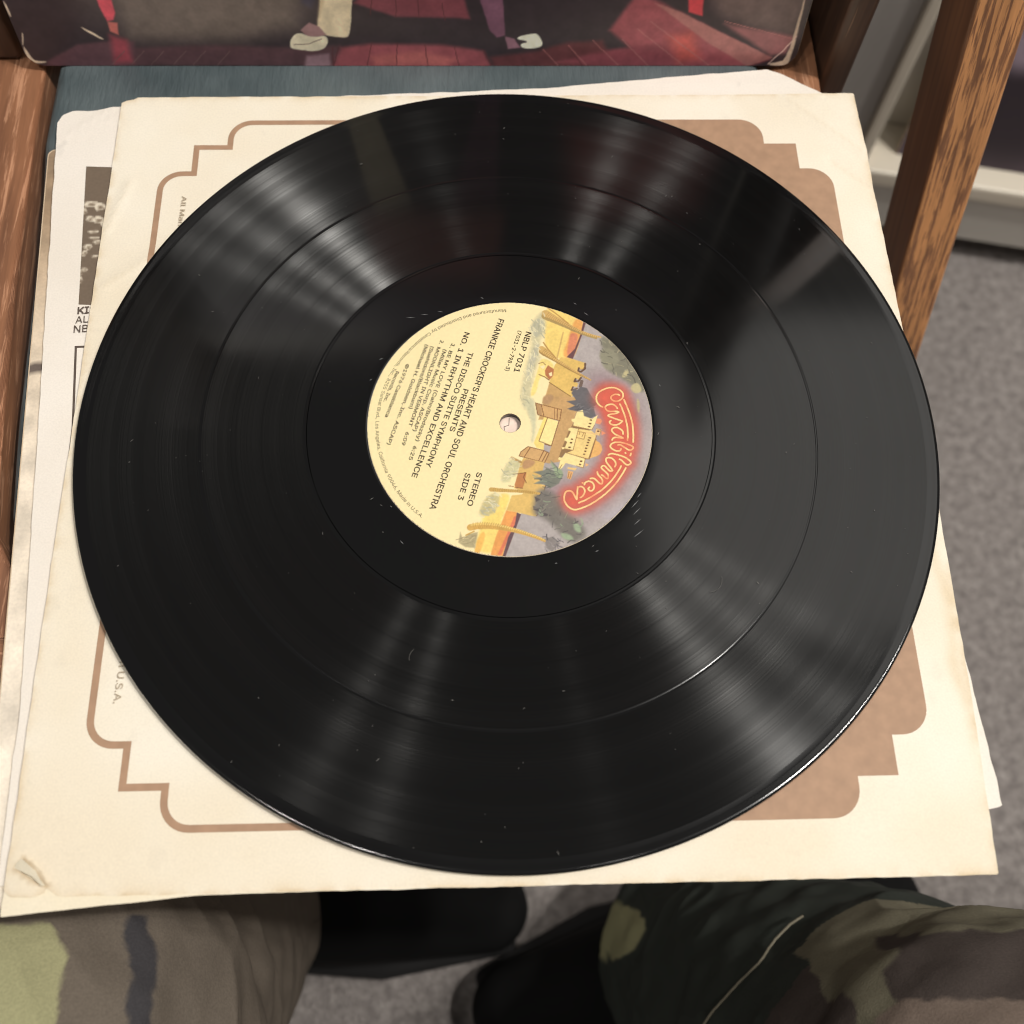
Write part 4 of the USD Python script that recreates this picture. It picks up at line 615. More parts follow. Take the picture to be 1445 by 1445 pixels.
('line',(196,190,158),0.25,0.31,[(np.float64(10.0),np.float64(39.1)),(np.float64(10.4),np.float64(40.4)),(np.float64(10.6),np.float64(41.8))]),
('line',(184,180,152),0.25,0.26,[(np.float64(13.7),np.float64(36.6)),(np.float64(13.2),np.float64(37.3)),(np.float64(13.6),np.float64(38.1))]),
('line',(236,226,184),0.25,0.24,[(np.float64(12.8),np.float64(38.5)),(np.float64(12.9),np.float64(39.3)),(np.float64(12.4),np.float64(39.9))]),
('line',(196,190,158),0.25,0.45,[(np.float64(9.2),np.float64(27.1)),(np.float64(8.9),np.float64(28.0)),(np.float64(8.8),np.float64(29.0))]),
('line',(226,216,178),0.25,0.4,[(np.float64(10.2),np.float64(37.5)),(np.float64(9.7),np.float64(38.6)),(np.float64(9.0),np.float64(39.5))]),
('line',(226,216,178),0.25,0.19,[(np.float64(12.6),np.float64(37.8)),(np.float64(12.3),np.float64(39.1)),(np.float64(11.9),np.float64(40.3))]),
('line',(226,216,178),0.25,0.27,[(np.float64(6.9),np.float64(10.5)),(np.float64(5.5),np.float64(10.9)),(np.float64(4.3),np.float64(11.6))]),
('line',(226,216,178),0.25,0.3,[(np.float64(9.8),np.float64(30.6)),(np.float64(9.8),np.float64(31.1)),(np.float64(10.0),np.float64(31.6))]),
('line',(226,216,178),0.25,0.21,[(np.float64(10.9),np.float64(25.3)),(np.float64(10.8),np.float64(26.4)),(np.float64(10.2),np.float64(27.3))]),
('line',(226,216,178),0.25,0.2,[(np.float64(13.8),np.float64(41.2)),(np.float64(13.0),np.float64(42.3)),(np.float64(11.9),np.float64(43.1))]),
('line',(236,226,184),0.25,0.34,[(np.float64(11.6),np.float64(29.9)),(np.float64(11.0),np.float64(30.6)),(np.float64(10.2),np.float64(31.1))]),
('line',(236,226,184),0.25,0.43,[(np.float64(8.8),np.float64(37.0)),(np.float64(8.7),np.float64(38.4)),(np.float64(7.6),np.float64(39.2))]),
('line',(196,190,158),0.25,0.2,[(np.float64(12.0),np.float64(36.6)),(np.float64(12.0),np.float64(37.2)),(np.float64(11.9),np.float64(37.8))]),
('line',(226,216,178),0.25,0.33,[(np.float64(13.7),np.float64(44.0)),(np.float64(13.6),np.float64(44.9)),(np.float64(13.2),np.float64(45.6))]),
('line',(184,180,152),0.25,0.36,[(np.float64(10.7),np.float64(27.6)),(np.float64(10.3),np.float64(29.1)),(np.float64(9.3),np.float64(30.3))]),
('line',(196,190,158),0.25,0.24,[(np.float64(13.6),np.float64(40.4)),(np.float64(13.0),np.float64(41.8)),(np.float64(11.8),np.float64(42.6))]),
('line',(236,226,184),0.25,0.27,[(np.float64(9.8),np.float64(35.3)),(np.float64(9.1),np.float64(35.9)),(np.float64(9.1),np.float64(36.8))]),
('line',(236,226,184),0.25,0.32,[(np.float64(9.3),np.float64(26.7)),(np.float64(9.5),np.float64(28.2)),(np.float64(9.0),np.float64(29.6))]),
('line',(236,226,184),0.25,0.27,[(np.float64(9.3),np.float64(21.0)),(np.float64(8.8),np.float64(21.8)),(np.float64(8.7),np.float64(22.7))]),
('line',(236,226,184),0.25,0.38,[(np.float64(8.2),np.float64(19.8)),(np.float64(7.6),np.float64(20.6)),(np.float64(7.2),np.float64(21.6))]),
('line',(226,216,178),0.25,0.24,[(np.float64(13.0),np.float64(40.3)),(np.float64(12.0),np.float64(41.3)),(np.float64(12.1),np.float64(42.7))]),
('line',(226,216,178),0.25,0.23,[(np.float64(10.6),np.float64(31.8)),(np.float64(9.8),np.float64(32.5)),(np.float64(9.1),np.float64(33.3))]),
('line',(226,216,178),0.25,0.36,[(np.float64(7.5),np.float64(19.0)),(np.float64(7.8),np.float64(20.6)),(np.float64(6.3),np.float64(21.2))]),
('line',(196,190,158),0.25,0.23,[(np.float64(11.0),np.float64(36.1)),(np.float64(11.2),np.float64(37.6)),(np.float64(10.9),np.float64(39.0))]),
('line',(226,216,178),0.25,0.19,[(np.float64(8.7),np.float64(27.9)),(np.float64(8.8),np.float64(28.9)),(np.float64(8.2),np.float64(29.7))]),
('line',(226,216,178),0.25,0.29,[(np.float64(9.3),np.float64(37.2)),(np.float64(9.0),np.float64(37.9)),(np.float64(8.5),np.float64(38.4))]),
('line',(226,216,178),0.25,0.39,[(np.float64(7.3),np.float64(22.6)),(np.float64(7.5),np.float64(23.3)),(np.float64(7.5),np.float64(24.0))]),
('line',(236,226,184),0.25,0.39,[(np.float64(10.9),np.float64(32.3)),(np.float64(10.3),np.float64(33.3)),(np.float64(9.8),np.float64(34.4))]),
('line',(226,216,178),0.25,0.28,[(np.float64(11.4),np.float64(25.5)),(np.float64(10.4),np.float64(26.4)),(np.float64(9.4),np.float64(27.4))]),
('line',(196,190,158),0.25,0.2,[(np.float64(10.6),np.float64(28.7)),(np.float64(10.2),np.float64(29.7)),(np.float64(9.7),np.float64(30.7))]),
('line',(184,180,152),0.25,0.38,[(np.float64(13.3),np.float64(34.8)),(np.float64(12.7),np.float64(35.7)),(np.float64(12.2),np.float64(36.7))]),
('line',(196,190,158),0.25,0.23,[(np.float64(4.4),np.float64(9.0)),(np.float64(4.0),np.float64(10.0)),(np.float64(3.9),np.float64(11.1))]),
('line',(236,226,184),0.25,0.43,[(np.float64(6.2),np.float64(16.9)),(np.float64(6.4),np.float64(17.8)),(np.float64(6.8),np.float64(18.5))]),
('line',(196,190,158),0.25,0.2,[(np.float64(9.5),np.float64(22.4)),(np.float64(9.2),np.float64(23.7)),(np.float64(8.7),np.float64(25.0))]),
('line',(226,216,178),0.25,0.42,[(np.float64(7.2),np.float64(17.5)),(np.float64(6.9),np.float64(18.2)),(np.float64(7.1),np.float64(18.9))]),
('line',(226,216,178),0.25,0.21,[(np.float64(8.0),np.float64(21.7)),(np.float64(7.5),np.float64(22.7)),(np.float64(6.9),np.float64(23.8))]),
('line',(196,190,158),0.25,0.21,[(np.float64(6.1),np.float64(19.3)),(np.float64(5.6),np.float64(20.0)),(np.float64(5.3),np.float64(20.9))]),
('line',(184,180,152),0.25,0.33,[(np.float64(9.0),np.float64(37.9)),(np.float64(8.8),np.float64(38.7)),(np.float64(8.8),np.float64(39.6))]),
('line',(236,226,184),0.25,0.33,[(np.float64(8.1),np.float64(21.9)),(np.float64(8.2),np.float64(22.6)),(np.float64(8.3),np.float64(23.4))]),
('line',(226,216,178),0.25,0.21,[(np.float64(3.7),np.float64(-16.7)),(np.float64(2.7),np.float64(-17.1)),(np.float64(1.6),np.float64(-17.3))]),
('line',(196,190,158),0.25,0.42,[(np.float64(-1.1),np.float64(-18.6)),(np.float64(-1.7),np.float64(-18.9)),(np.float64(-2.4),np.float64(-18.8))]),
('line',(196,190,158),0.25,0.24,[(np.float64(-2.3),np.float64(-19.8)),(np.float64(-2.9),np.float64(-18.8)),(np.float64(-3.4),np.float64(-17.8))]),
('line',(226,216,178),0.25,0.2,[(np.float64(-0.6),np.float64(-17.3)),(np.float64(-1.4),np.float64(-16.6)),(np.float64(-1.9),np.float64(-15.6))]),
('line',(226,216,178),0.25,0.28,[(np.float64(-0.9),np.float64(-21.1)),(np.float64(-1.4),np.float64(-21.4)),(np.float64(-1.8),np.float64(-21.7))]),
('line',(236,226,184),0.25,0.37,[(np.float64(0.6),np.float64(-20.2)),(np.float64(-0.5),np.float64(-20.7)),(np.float64(-1.6),np.float64(-20.4))]),
('line',(226,216,178),0.25,0.28,[(np.float64(0.8),np.float64(-17.4)),(np.float64(0.0),np.float64(-16.9)),(np.float64(-0.9),np.float64(-17.1))]),
('line',(196,190,158),0.25,0.32,[(np.float64(-2.4),np.float64(-19.0)),(np.float64(-2.9),np.float64(-18.7)),(np.float64(-3.2),np.float64(-18.2))]),
('line',(226,216,178),0.25,0.36,[(np.float64(0.4),np.float64(-19.1)),(np.float64(-0.1),np.float64(-18.8)),(np.float64(-0.7),np.float64(-18.7))]),
('line',(226,216,178),0.25,0.34,[(np.float64(-2.6),np.float64(-21.8)),(np.float64(-3.2),np.float64(-22.0)),(np.float64(-3.7),np.float64(-22.0))]),
('line',(226,216,178),0.25,0.24,[(np.float64(2.3),np.float64(-15.0)),(np.float64(1.4),np.float64(-15.1)),(np.float64(0.4),np.float64(-15.2))]),
('line',(236,226,184),0.25,0.44,[(np.float64(-1.1),np.float64(-20.9)),(np.float64(-1.8),np.float64(-20.5)),(np.float64(-2.5),np.float64(-20.7))]),
('line',(226,216,178),0.25,0.38,[(np.float64(1.2),np.float64(-14.2)),(np.float64(0.4),np.float64(-13.6)),(np.float64(-0.6),np.float64(-13.9))]),
('line',(226,216,178),0.25,0.26,[(np.float64(-1.4),np.float64(-20.4)),(np.float64(-2.0),np.float64(-19.8)),(np.float64(-2.8),np.float64(-20.0))]),
('line',(236,226,184),0.25,0.24,[(np.float64(0.7),np.float64(-18.4)),(np.float64(0.7),np.float64(-17.6)),(np.float64(0.2),np.float64(-17.1))]),
('line',(196,190,158),0.25,0.27,[(np.float64(1.9),np.float64(-19.7)),(np.float64(0.8),np.float64(-20.0)),(np.float64(-0.3),np.float64(-19.7))]),
('line',(184,180,152),0.25,0.4,[(np.float64(0.1),np.float64(-16.2)),(np.float64(-0.3),np.float64(-15.8)),(np.float64(-0.7),np.float64(-15.3))]),
('line',(196,190,158),0.25,0.23,[(np.float64(2.3),np.float64(-19.1)),(np.float64(1.2),np.float64(-18.7)),(np.float64(0.0),np.float64(-18.7))]),
('line',(184,180,152),0.25,0.22,[(np.float64(-1.2),np.float64(-20.3)),(np.float64(-1.9),np.float64(-19.9)),(np.float64(-2.6),np.float64(-19.3))]),
('line',(236,226,184),0.25,0.29,[(np.float64(0.8),np.float64(-21.3)),(np.float64(0.2),np.float64(-20.9)),(np.float64(-0.1),np.float64(-20.3))]),
('line',(226,216,178),0.25,0.29,[(np.float64(-0.2),np.float64(-19.3)),(np.float64(-1.1),np.float64(-19.5)),(np.float64(-2.0),np.float64(-19.5))]),
('line',(196,190,158),0.25,0.2,[(np.float64(3.3),np.float64(-14.7)),(np.float64(2.1),np.float64(-14.9)),(np.float64(0.9),np.float64(-15.0))]),
('line',(226,216,178),0.25,0.44,[(np.float64(-4.5),np.float64(-31.6)),(np.float64(-5.1),np.float64(-31.2)),(np.float64(-5.5),np.float64(-30.8))]),
('line',(236,226,184),0.25,0.4,[(np.float64(-4.6),np.float64(-28.0)),(np.float64(-5.4),np.float64(-27.6)),(np.float64(-6.2),np.float64(-27.5))]),
('line',(184,180,152),0.25,0.43,[(np.float64(-9.5),np.float64(-34.8)),(np.float64(-10.1),np.float64(-34.2)),(np.float64(-10.5),np.float64(-33.5))]),
('line',(226,216,178),0.25,0.38,[(np.float64(-4.9),np.float64(-31.8)),(np.float64(-5.5),np.float64(-31.3)),(np.float64(-6.0),np.float64(-30.9))]),
('line',(226,216,178),0.25,0.29,[(np.float64(-5.7),np.float64(-30.8)),(np.float64(-6.5),np.float64(-30.7)),(np.float64(-7.0),np.float64(-30.2))]),
('line',(196,190,158),0.25,0.24,[(np.float64(-8.3),np.float64(-30.9)),(np.float64(-8.8),np.float64(-30.5)),(np.float64(-9.4),np.float64(-30.2))]),
('line',(184,180,152),0.25,0.19,[(np.float64(-5.2),np.float64(-31.7)),(np.float64(-5.5),np.float64(-30.8)),(np.float64(-6.3),np.float64(-30.3))]),
('line',(226,216,178),0.25,0.38,[(np.float64(-5.8),np.float64(-32.0)),(np.float64(-6.2),np.float64(-31.4)),(np.float64(-6.6),np.float64(-30.9))]),
('line',(184,180,152),0.25,0.18,[(np.float64(-6.1),np.float64(-31.7)),(np.float64(-6.8),np.float64(-32.2)),(np.float64(-7.8),np.float64(-32.4))]),
('line',(236,226,184),0.25,0.18,[(np.float64(-8.2),np.float64(-30.0)),(np.float64(-9.5),np.float64(-30.0)),(np.float64(-10.5),np.float64(-29.2))]),
('line',(184,180,152),0.25,0.34,[(np.float64(-6.0),np.float64(-34.0)),(np.float64(-6.3),np.float64(-33.5)),(np.float64(-6.8),np.float64(-33.2))]),
('line',(226,216,178),0.25,0.45,[(np.float64(-8.1),np.float64(-33.7)),(np.float64(-8.6),np.float64(-32.8)),(np.float64(-9.2),np.float64(-32.0))]),
('line',(184,180,152),0.25,0.28,[(np.float64(-6.7),np.float64(-28.9)),(np.float64(-7.3),np.float64(-28.4)),(np.float64(-8.2),np.float64(-28.1))]),
('line',(196,190,158),0.25,0.38,[(np.float64(-8.5),np.float64(-33.4)),(np.float64(-9.3),np.float64(-33.3)),(np.float64(-10.0),np.float64(-33.6))]),
('line',(196,190,158),0.25,0.41,[(np.float64(-6.2),np.float64(-28.6)),(np.float64(-7.5),np.float64(-28.4)),(np.float64(-8.7),np.float64(-28.2))]),
('line',(196,190,158),0.25,0.32,[(np.float64(-9.1),np.float64(-34.7)),(np.float64(-10.2),np.float64(-34.1)),(np.float64(-10.9),np.float64(-33.1))]),
('line',(196,190,158),0.25,0.34,[(np.float64(-7.8),np.float64(-33.3)),(np.float64(-9.1),np.float64(-33.6)),(np.float64(-10.4),np.float64(-33.1))]),
('line',(236,226,184),0.25,0.22,[(np.float64(-3.5),np.float64(-28.4)),(np.float64(-3.9),np.float64(-27.7)),(np.float64(-4.8),np.float64(-27.6))]),
('line',(226,216,178),0.25,0.31,[(np.float64(-6.4),np.float64(-32.0)),(np.float64(-7.0),np.float64(-31.0)),(np.float64(-8.0),np.float64(-30.3))]),
('line',(196,190,158),0.25,0.32,[(np.float64(-8.2),np.float64(-33.0)),(np.float64(-9.2),np.float64(-32.2)),(np.float64(-10.2),np.float64(-31.5))]),
('line',(236,226,184),0.25,0.34,[(np.float64(-9.6),np.float64(-35.7)),(np.float64(-10.7),np.float64(-35.5)),(np.float64(-11.4),np.float64(-34.6))]),
('line',(196,190,158),0.25,0.38,[(np.float64(-8.0),np.float64(-35.0)),(np.float64(-9.3),np.float64(-34.9)),(np.float64(-10.1),np.float64(-33.9))]),
('line',(196,190,158),0.25,0.4,[(np.float64(-5.9),np.float64(-33.3)),(np.float64(-6.8),np.float64(-32.5)),(np.float64(-7.7),np.float64(-31.9))]),
('line',(184,180,152),0.25,0.4,[(np.float64(-7.0),np.float64(-32.2)),(np.float64(-8.0),np.float64(-32.1)),(np.float64(-8.9),np.float64(-32.4))]),
('line',(226,216,178),0.25,0.44,[(np.float64(-4.5),np.float64(-27.5)),(np.float64(-5.3),np.float64(-27.1)),(np.float64(-5.9),np.float64(-26.6))]),
('line',(226,216,178),0.25,0.33,[(np.float64(-6.6),np.float64(-32.2)),(np.float64(-7.1),np.float64(-31.0)),(np.float64(-7.9),np.float64(-30.0))]),
('line',(226,216,178),0.25,0.42,[(np.float64(-5.9),np.float64(-29.9)),(np.float64(-7.0),np.float64(-29.8)),(np.float64(-8.0),np.float64(-29.1))]),
('line',(236,226,184),0.25,0.24,[(np.float64(-7.5),np.float64(-28.5)),(np.float64(-8.3),np.float64(-28.2)),(np.float64(-9.0),np.float64(-28.3))]),
('line',(236,226,184),0.25,0.35,[(np.float64(-7.6),np.float64(-30.5)),(np.float64(-8.1),np.float64(-30.0)),(np.float64(-8.8),np.float64(-29.9))]),
('line',(184,180,152),0.25,0.25,[(np.float64(-6.1),np.float64(-31.1)),(np.float64(-6.7),np.float64(-30.7)),(np.float64(-7.3),np.float64(-30.3))]),
('line',(118,114,98),0.25,0.31,[(np.float64(37.8),np.float64(26.0)),(np.float64(37.0),np.float64(26.6)),(np.float64(36.1),np.float64(26.8))]),
('line',(118,114,98),0.25,0.36,[(np.float64(40.7),np.float64(28.3)),(np.float64(39.7),np.float64(28.4)),(np.float64(38.7),np.float64(28.6))]),
('line',(118,114,98),0.25,0.32,[(np.float64(37.8),np.float64(22.0)),(np.float64(37.6),np.float64(23.0)),(np.float64(37.3),np.float64(23.9))]),
('line',(168,160,132),0.25,0.44,[(np.float64(44.6),np.float64(20.3)),(np.float64(43.3),np.float64(20.5)),(np.float64(42.0),np.float64(20.9))]),
('line',(150,146,124),0.25,0.35,[(np.float64(44.6),np.float64(22.0)),(np.float64(44.4),np.float64(22.9)),(np.float64(43.7),np.float64(23.5))]),
('line',(168,160,132),0.25,0.29,[(np.float64(41.2),np.float64(30.2)),(np.float64(40.2),np.float64(30.8)),(np.float64(39.2),np.float64(31.4))]),
('line',(168,160,132),0.25,0.28,[(np.float64(37.3),np.float64(23.9)),(np.float64(36.3),np.float64(23.7)),(np.float64(35.4),np.float64(24.2))]),
('line',(106,102,92),0.25,0.39,[(np.float64(35.8),np.float64(23.6)),(np.float64(34.6),np.float64(23.7)),(np.float64(33.7),np.float64(24.3))]),
('line',(168,160,132),0.25,0.27,[(np.float64(41.6),np.float64(22.5)),(np.float64(40.5),np.float64(23.0)),(np.float64(39.2),np.float64(23.2))]),
('line',(150,146,124),0.25,0.22,[(np.float64(45.0),np.float64(20.6)),(np.float64(44.5),np.float64(21.2)),(np.float64(43.7),np.float64(21.4))]),
('line',(150,146,124),0.25,0.39,[(np.float64(35.6),np.float64(32.4)),(np.float64(35.3),np.float64(32.9)),(np.float64(34.7),np.float64(33.1))]),
('line',(106,102,92),0.25,0.29,[(np.float64(34.2),np.float64(31.7)),(np.float64(34.1),np.float64(32.8)),(np.float64(33.6),np.float64(33.7))]),
('line',(118,114,98),0.25,0.26,[(np.float64(36.4),np.float64(27.9)),(np.float64(35.1),np.float64(28.7)),(np.float64(34.3),np.float64(30.0))]),
('line',(168,160,132),0.25,0.26,[(np.float64(43.7),np.float64(16.7)),(np.float64(43.1),np.float64(17.0)),(np.float64(42.4),np.float64(17.1))]),
('line',(106,102,92),0.25,0.43,[(np.float64(34.9),np.float64(28.5)),(np.float64(34.1),np.float64(28.6)),(np.float64(33.6),np.float64(29.2))]),
('line',(118,114,98),0.25,0.43,[(np.float64(43.4),np.float64(23.1)),(np.float64(43.0),np.float64(24.3)),(np.float64(42.8),np.float64(25.5))]),
('line',(106,102,92),0.25,0.39,[(np.float64(49.6),np.float64(14.9)),(np.float64(48.9),np.float64(15.6)),(np.float64(47.9),np.float64(15.8))]),
('line',(118,114,98),0.25,0.3,[(np.float64(43.5),np.float64(20.1)),(np.float64(43.2),np.float64(21.2)),(np.float64(42.8),np.float64(22.3))]),
('line',(118,114,98),0.25,0.35,[(np.float64(44.2),np.float64(18.9)),(np.float64(43.5),np.float64(20.0)),(np.float64(43.5),np.float64(21.3))]),
('line',(150,146,124),0.25,0.26,[(np.float64(48.4),np.float64(17.4)),(np.float64(47.7),np.float64(17.8)),(np.float64(47.2),np.float64(18.3))]),
('line',(118,114,98),0.25,0.19,[(np.float64(44.0),np.float64(27.4)),(np.float64(42.9),np.float64(27.5)),(np.float64(41.7),np.float64(27.6))]),
('line',(168,160,132),0.25,0.41,[(np.float64(37.8),np.float64(31.3)),(np.float64(37.2),np.float64(32.4)),(np.float64(36.9),np.float64(33.6))]),
('line',(106,102,92),0.25,0.39,[(np.float64(44.0),np.float64(18.6)),(np.float64(43.4),np.float64(19.0)),(np.float64(42.7),np.float64(19.2))]),
('line',(150,146,124),0.25,0.24,[(np.float64(44.1),np.float64(27.8)),(np.float64(42.7),np.float64(27.9)),(np.float64(41.3),np.float64(27.9))]),
('line',(150,146,124),0.25,0.26,[(np.float64(42.8),np.float64(18.0)),(np.float64(41.5),np.float64(18.7)),(np.float64(40.5),np.float64(19.8))]),
('line',(150,146,124),0.25,0.44,[(np.float64(38.6),np.float64(31.6)),(np.float64(38.0),np.float64(31.8)),(np.float64(37.4),np.float64(32.0))]),
('line',(150,146,124),0.25,0.32,[(np.float64(39.9),np.float64(24.8)),(np.float64(39.6),np.float64(25.4)),(np.float64(39.2),np.float64(25.9))]),
('line',(106,102,92),0.25,0.32,[(np.float64(42.7),np.float64(26.5)),(np.float64(42.0),np.float64(25.3)),(np.float64(40.7),np.float64(25.0))]),
('line',(168,160,132),0.25,0.44,[(np.float64(41.0),np.float64(30.2)),(np.float64(40.3),np.float64(29.3)),(np.float64(39.7),np.float64(28.3))]),
('line',(106,102,92),0.25,0.26,[(np.float64(37.9),np.float64(19.3)),(np.float64(37.5),np.float64(20.6)),(np.float64(37.9),np.float64(21.9))]),
('line',(106,102,92),0.25,0.27,[(np.float64(43.3),np.float64(29.6)),(np.float64(42.4),np.float64(28.8)),(np.float64(41.2),np.float64(28.5))]),
('line',(118,114,98),0.25,0.35,[(np.float64(39.8),np.float64(30.6)),(np.float64(39.3),np.float64(31.9)),(np.float64(38.5),np.float64(33.0))]),
('line',(168,160,132),0.25,0.3,[(np.float64(38.7),np.float64(18.7)),(np.float64(38.7),np.float64(19.4)),(np.float64(38.6),np.float64(20.1))]),
('line',(106,102,92),0.25,0.42,[(np.float64(45.3),np.float64(15.8)),(np.float64(45.1),np.float64(17.2)),(np.float64(44.4),np.float64(18.5))]),
('line',(136,130,118),0.25,0.38,[(np.float64(12.2),np.float64(-36.3)),(np.float64(12.0),np.float64(-35.7)),(np.float64(12.2),np.float64(-35.1))]),
('line',(104,100,96),0.25,0.33,[(np.float64(8.8),np.float64(-32.9)),(np.float64(10.1),np.float64(-32.4)),(np.float64(11.2),np.float64(-31.6))]),
('line',(150,164,136),0.25,0.25,[(np.float64(16.2),np.float64(-38.6)),(np.float64(16.5),np.float64(-39.1)),(np.float64(16.9),np.float64(-39.6))]),
('line',(150,164,136),0.25,0.35,[(np.float64(15.2),np.float64(-28.9)),(np.float64(16.1),np.float64(-28.4)),(np.float64(16.8),np.float64(-27.8))]),
('line',(98,92,90),0.25,0.21,[(np.float64(13.0),np.float64(-27.9)),(np.float64(13.0),np.float64(-27.3)),(np.float64(13.2),np.float64(-26.8))]),
('line',(98,92,90),0.25,0.3,[(np.float64(21.3),np.float64(-42.3)),(np.float64(22.5),np.float64(-42.6)),(np.float64(23.5),np.float64(-41.8))]),
('line',(98,92,90),0.25,0.31,[(np.float64(16.1),np.float64(-35.4)),(np.float64(16.3),np.float64(-34.7)),(np.float64(16.1),np.float64(-34.1))]),
('line',(136,130,118),0.25,0.32,[(np.float64(14.1),np.float64(-40.6)),(np.float64(15.2),np.float64(-39.9)),(np.float64(16.5),np.float64(-39.8))]),
('line',(98,92,90),0.25,0.25,[(np.float64(21.4),np.float64(-38.2)),(np.float64(21.3),np.float64(-37.4)),(np.float64(21.1),np.float64(-36.7))]),
('line',(150,164,136),0.25,0.24,[(np.float64(9.6),np.float64(-32.5)),(np.float64(11.0),np.float64(-32.0)),(np.float64(12.1),np.float64(-31.2))]),
('line',(136,130,118),0.25,0.4,[(np.float64(12.4),np.float64(-32.6)),(np.float64(13.1),np.float64(-32.5)),(np.float64(13.7),np.float64(-32.2))]),
('line',(136,130,118),0.25,0.37,[(np.float64(9.9),np.float64(-33.0)),(np.float64(10.8),np.float64(-32.1)),(np.float64(11.8),np.float64(-31.2))]),
('line',(104,100,96),0.25,0.32,[(np.float64(10.4),np.float64(-32.5)),(np.float64(10.3),np.float64(-31.9)),(np.float64(10.6),np.float64(-31.3))]),
('line',(98,92,90),0.25,0.19,[(np.float64(10.0),np.float64(-26.7)),(np.float64(10.7),np.float64(-27.5)),(np.float64(11.8),np.float64(-27.7))]),
('line',(104,100,96),0.25,0.38,[(np.float64(18.3),np.float64(-45.4)),(np.float64(19.4),np.float64(-44.5)),(np.float64(20.8),np.float64(-44.8))]),
('line',(150,164,136),0.25,0.18,[(np.float64(17.7),np.float64(-36.5)),(np.float64(18.3),np.float64(-35.3)),(np.float64(18.9),np.float64(-34.1))]),
('line',(136,130,118),0.25,0.27,[(np.float64(13.2),np.float64(-28.5)),(np.float64(14.3),np.float64(-28.2)),(np.float64(15.4),np.float64(-27.9))]),
('line',(98,92,90),0.25,0.24,[(np.float64(19.9),np.float64(-38.3)),(np.float64(20.9),np.float64(-38.5)),(np.float64(21.9),np.float64(-38.3))]),
('line',(98,92,90),0.25,0.26,[(np.float64(9.5),np.float64(-31.6)),(np.float64(10.1),np.float64(-32.4)),(np.float64(10.7),np.float64(-33.2))]),
('line',(150,164,136),0.25,0.36,[(np.float64(8.9),np.float64(-34.4)),(np.float64(9.4),np.float64(-35.0)),(np.float64(10.1),np.float64(-35.4))]),
('line',(98,92,90),0.25,0.41,[(np.float64(9.3),np.float64(-28.0)),(np.float64(9.8),np.float64(-27.5)),(np.float64(10.1),np.float64(-26.8))]),
('line',(136,130,118),0.25,0.32,[(np.float64(9.4),np.float64(-30.4)),(np.float64(9.8),np.float64(-29.8)),(np.float64(10.1),np.float64(-29.2))]),
('line',(150,164,136),0.25,0.32,[(np.float64(10.4),np.float64(-35.2)),(np.float64(9.7),np.float64(-34.2)),(np.float64(9.2),np.float64(-33.2))]),
('line',(98,92,90),0.25,0.43,[(np.float64(21.0),np.float64(-38.3)),(np.float64(21.5),np.float64(-38.0)),(np.float64(22.1),np.float64(-37.7))]),
('line',(98,92,90),0.25,0.19,[(np.float64(13.3),np.float64(-39.8)),(np.float64(13.4),np.float64(-38.6)),(np.float64(13.7),np.float64(-37.5))]),
('line',(136,130,118),0.25,0.3,[(np.float64(22.9),np.float64(-41.9)),(np.float64(23.4),np.float64(-42.1)),(np.float64(24.0),np.float64(-42.1))]),
('line',(104,100,96),0.25,0.37,[(np.float64(13.8),np.float64(-28.7)),(np.float64(15.1),np.float64(-28.7)),(np.float64(16.3),np.float64(-28.4))]),
('line',(104,100,96),0.25,0.37,[(np.float64(9.4),np.float64(-34.4)),(np.float64(10.4),np.float64(-33.8)),(np.float64(11.3),np.float64(-33.1))]),
('line',(104,100,96),0.25,0.38,[(np.float64(11.1),np.float64(-28.2)),(np.float64(11.8),np.float64(-28.0)),(np.float64(12.5),np.float64(-28.0))]),
('line',(150,164,136),0.25,0.38,[(np.float64(21.9),np.float64(-40.0)),(np.float64(23.1),np.float64(-39.5)),(np.float64(23.8),np.float64(-38.4))]),
('line',(150,164,136),0.25,0.3,[(np.float64(10.7),np.float64(-30.0)),(np.float64(11.8),np.float64(-30.4)),(np.float64(13.0),np.float64(-30.3))]),
('line',(136,130,118),0.25,0.45,[(np.float64(10.1),np.float64(-33.7)),(np.float64(10.7),np.float64(-33.1)),(np.float64(11.2),np.float64(-32.3))]),
('line',(104,100,96),0.25,0.19,[(np.float64(14.3),np.float64(-40.4)),(np.float64(15.8),np.float64(-40.2)),(np.float64(17.0),np.float64(-39.3))]),
('line',(98,92,90),0.25,0.32,[(np.float64(16.8),np.float64(-41.6)),(np.float64(17.7),np.float64(-41.3)),(np.float64(18.5),np.float64(-41.1))]),
('line',(88,86,90),0.25,0.3,[(np.float64(29.8),np.float64(5.7)),(np.float64(28.9),np.float64(5.3)),(np.float64(27.9),np.float64(5.1))]),
('line',(126,124,124),0.25,0.24,[(np.float64(28.4),np.float64(5.3)),(np.float64(27.5),np.float64(5.2)),(np.float64(26.8),np.float64(4.7))]),
('line',(88,86,90),0.25,0.16,[(np.float64(24.9),np.float64(7.7)),(np.float64(24.5),np.float64(6.7)),(np.float64(23.8),np.float64(6.1))]),
('line',(88,86,90),0.25,0.21,[(np.float64(29.1),np.float64(6.0)),(np.float64(28.2),np.float64(5.6)),(np.float64(27.3),np.float64(5.3))]),
('line',(126,124,124),0.25,0.28,[(np.float64(26.3),np.float64(6.5)),(np.float64(25.3),np.float64(5.8)),(np.float64(24.1),np.float64(6.2))]),
('line',(88,86,90),0.25,0.15,[(np.float64(24.8),np.float64(6.0)),(np.float64(24.2),np.float64(5.2)),(np.float64(23.2),np.float64(5.0))]),
('line',(126,124,124),0.25,0.27,[(np.float64(29.8),np.float64(6.2)),(np.float64(28.8),np.float64(5.8)),(np.float64(28.1),np.float64(4.9))]),
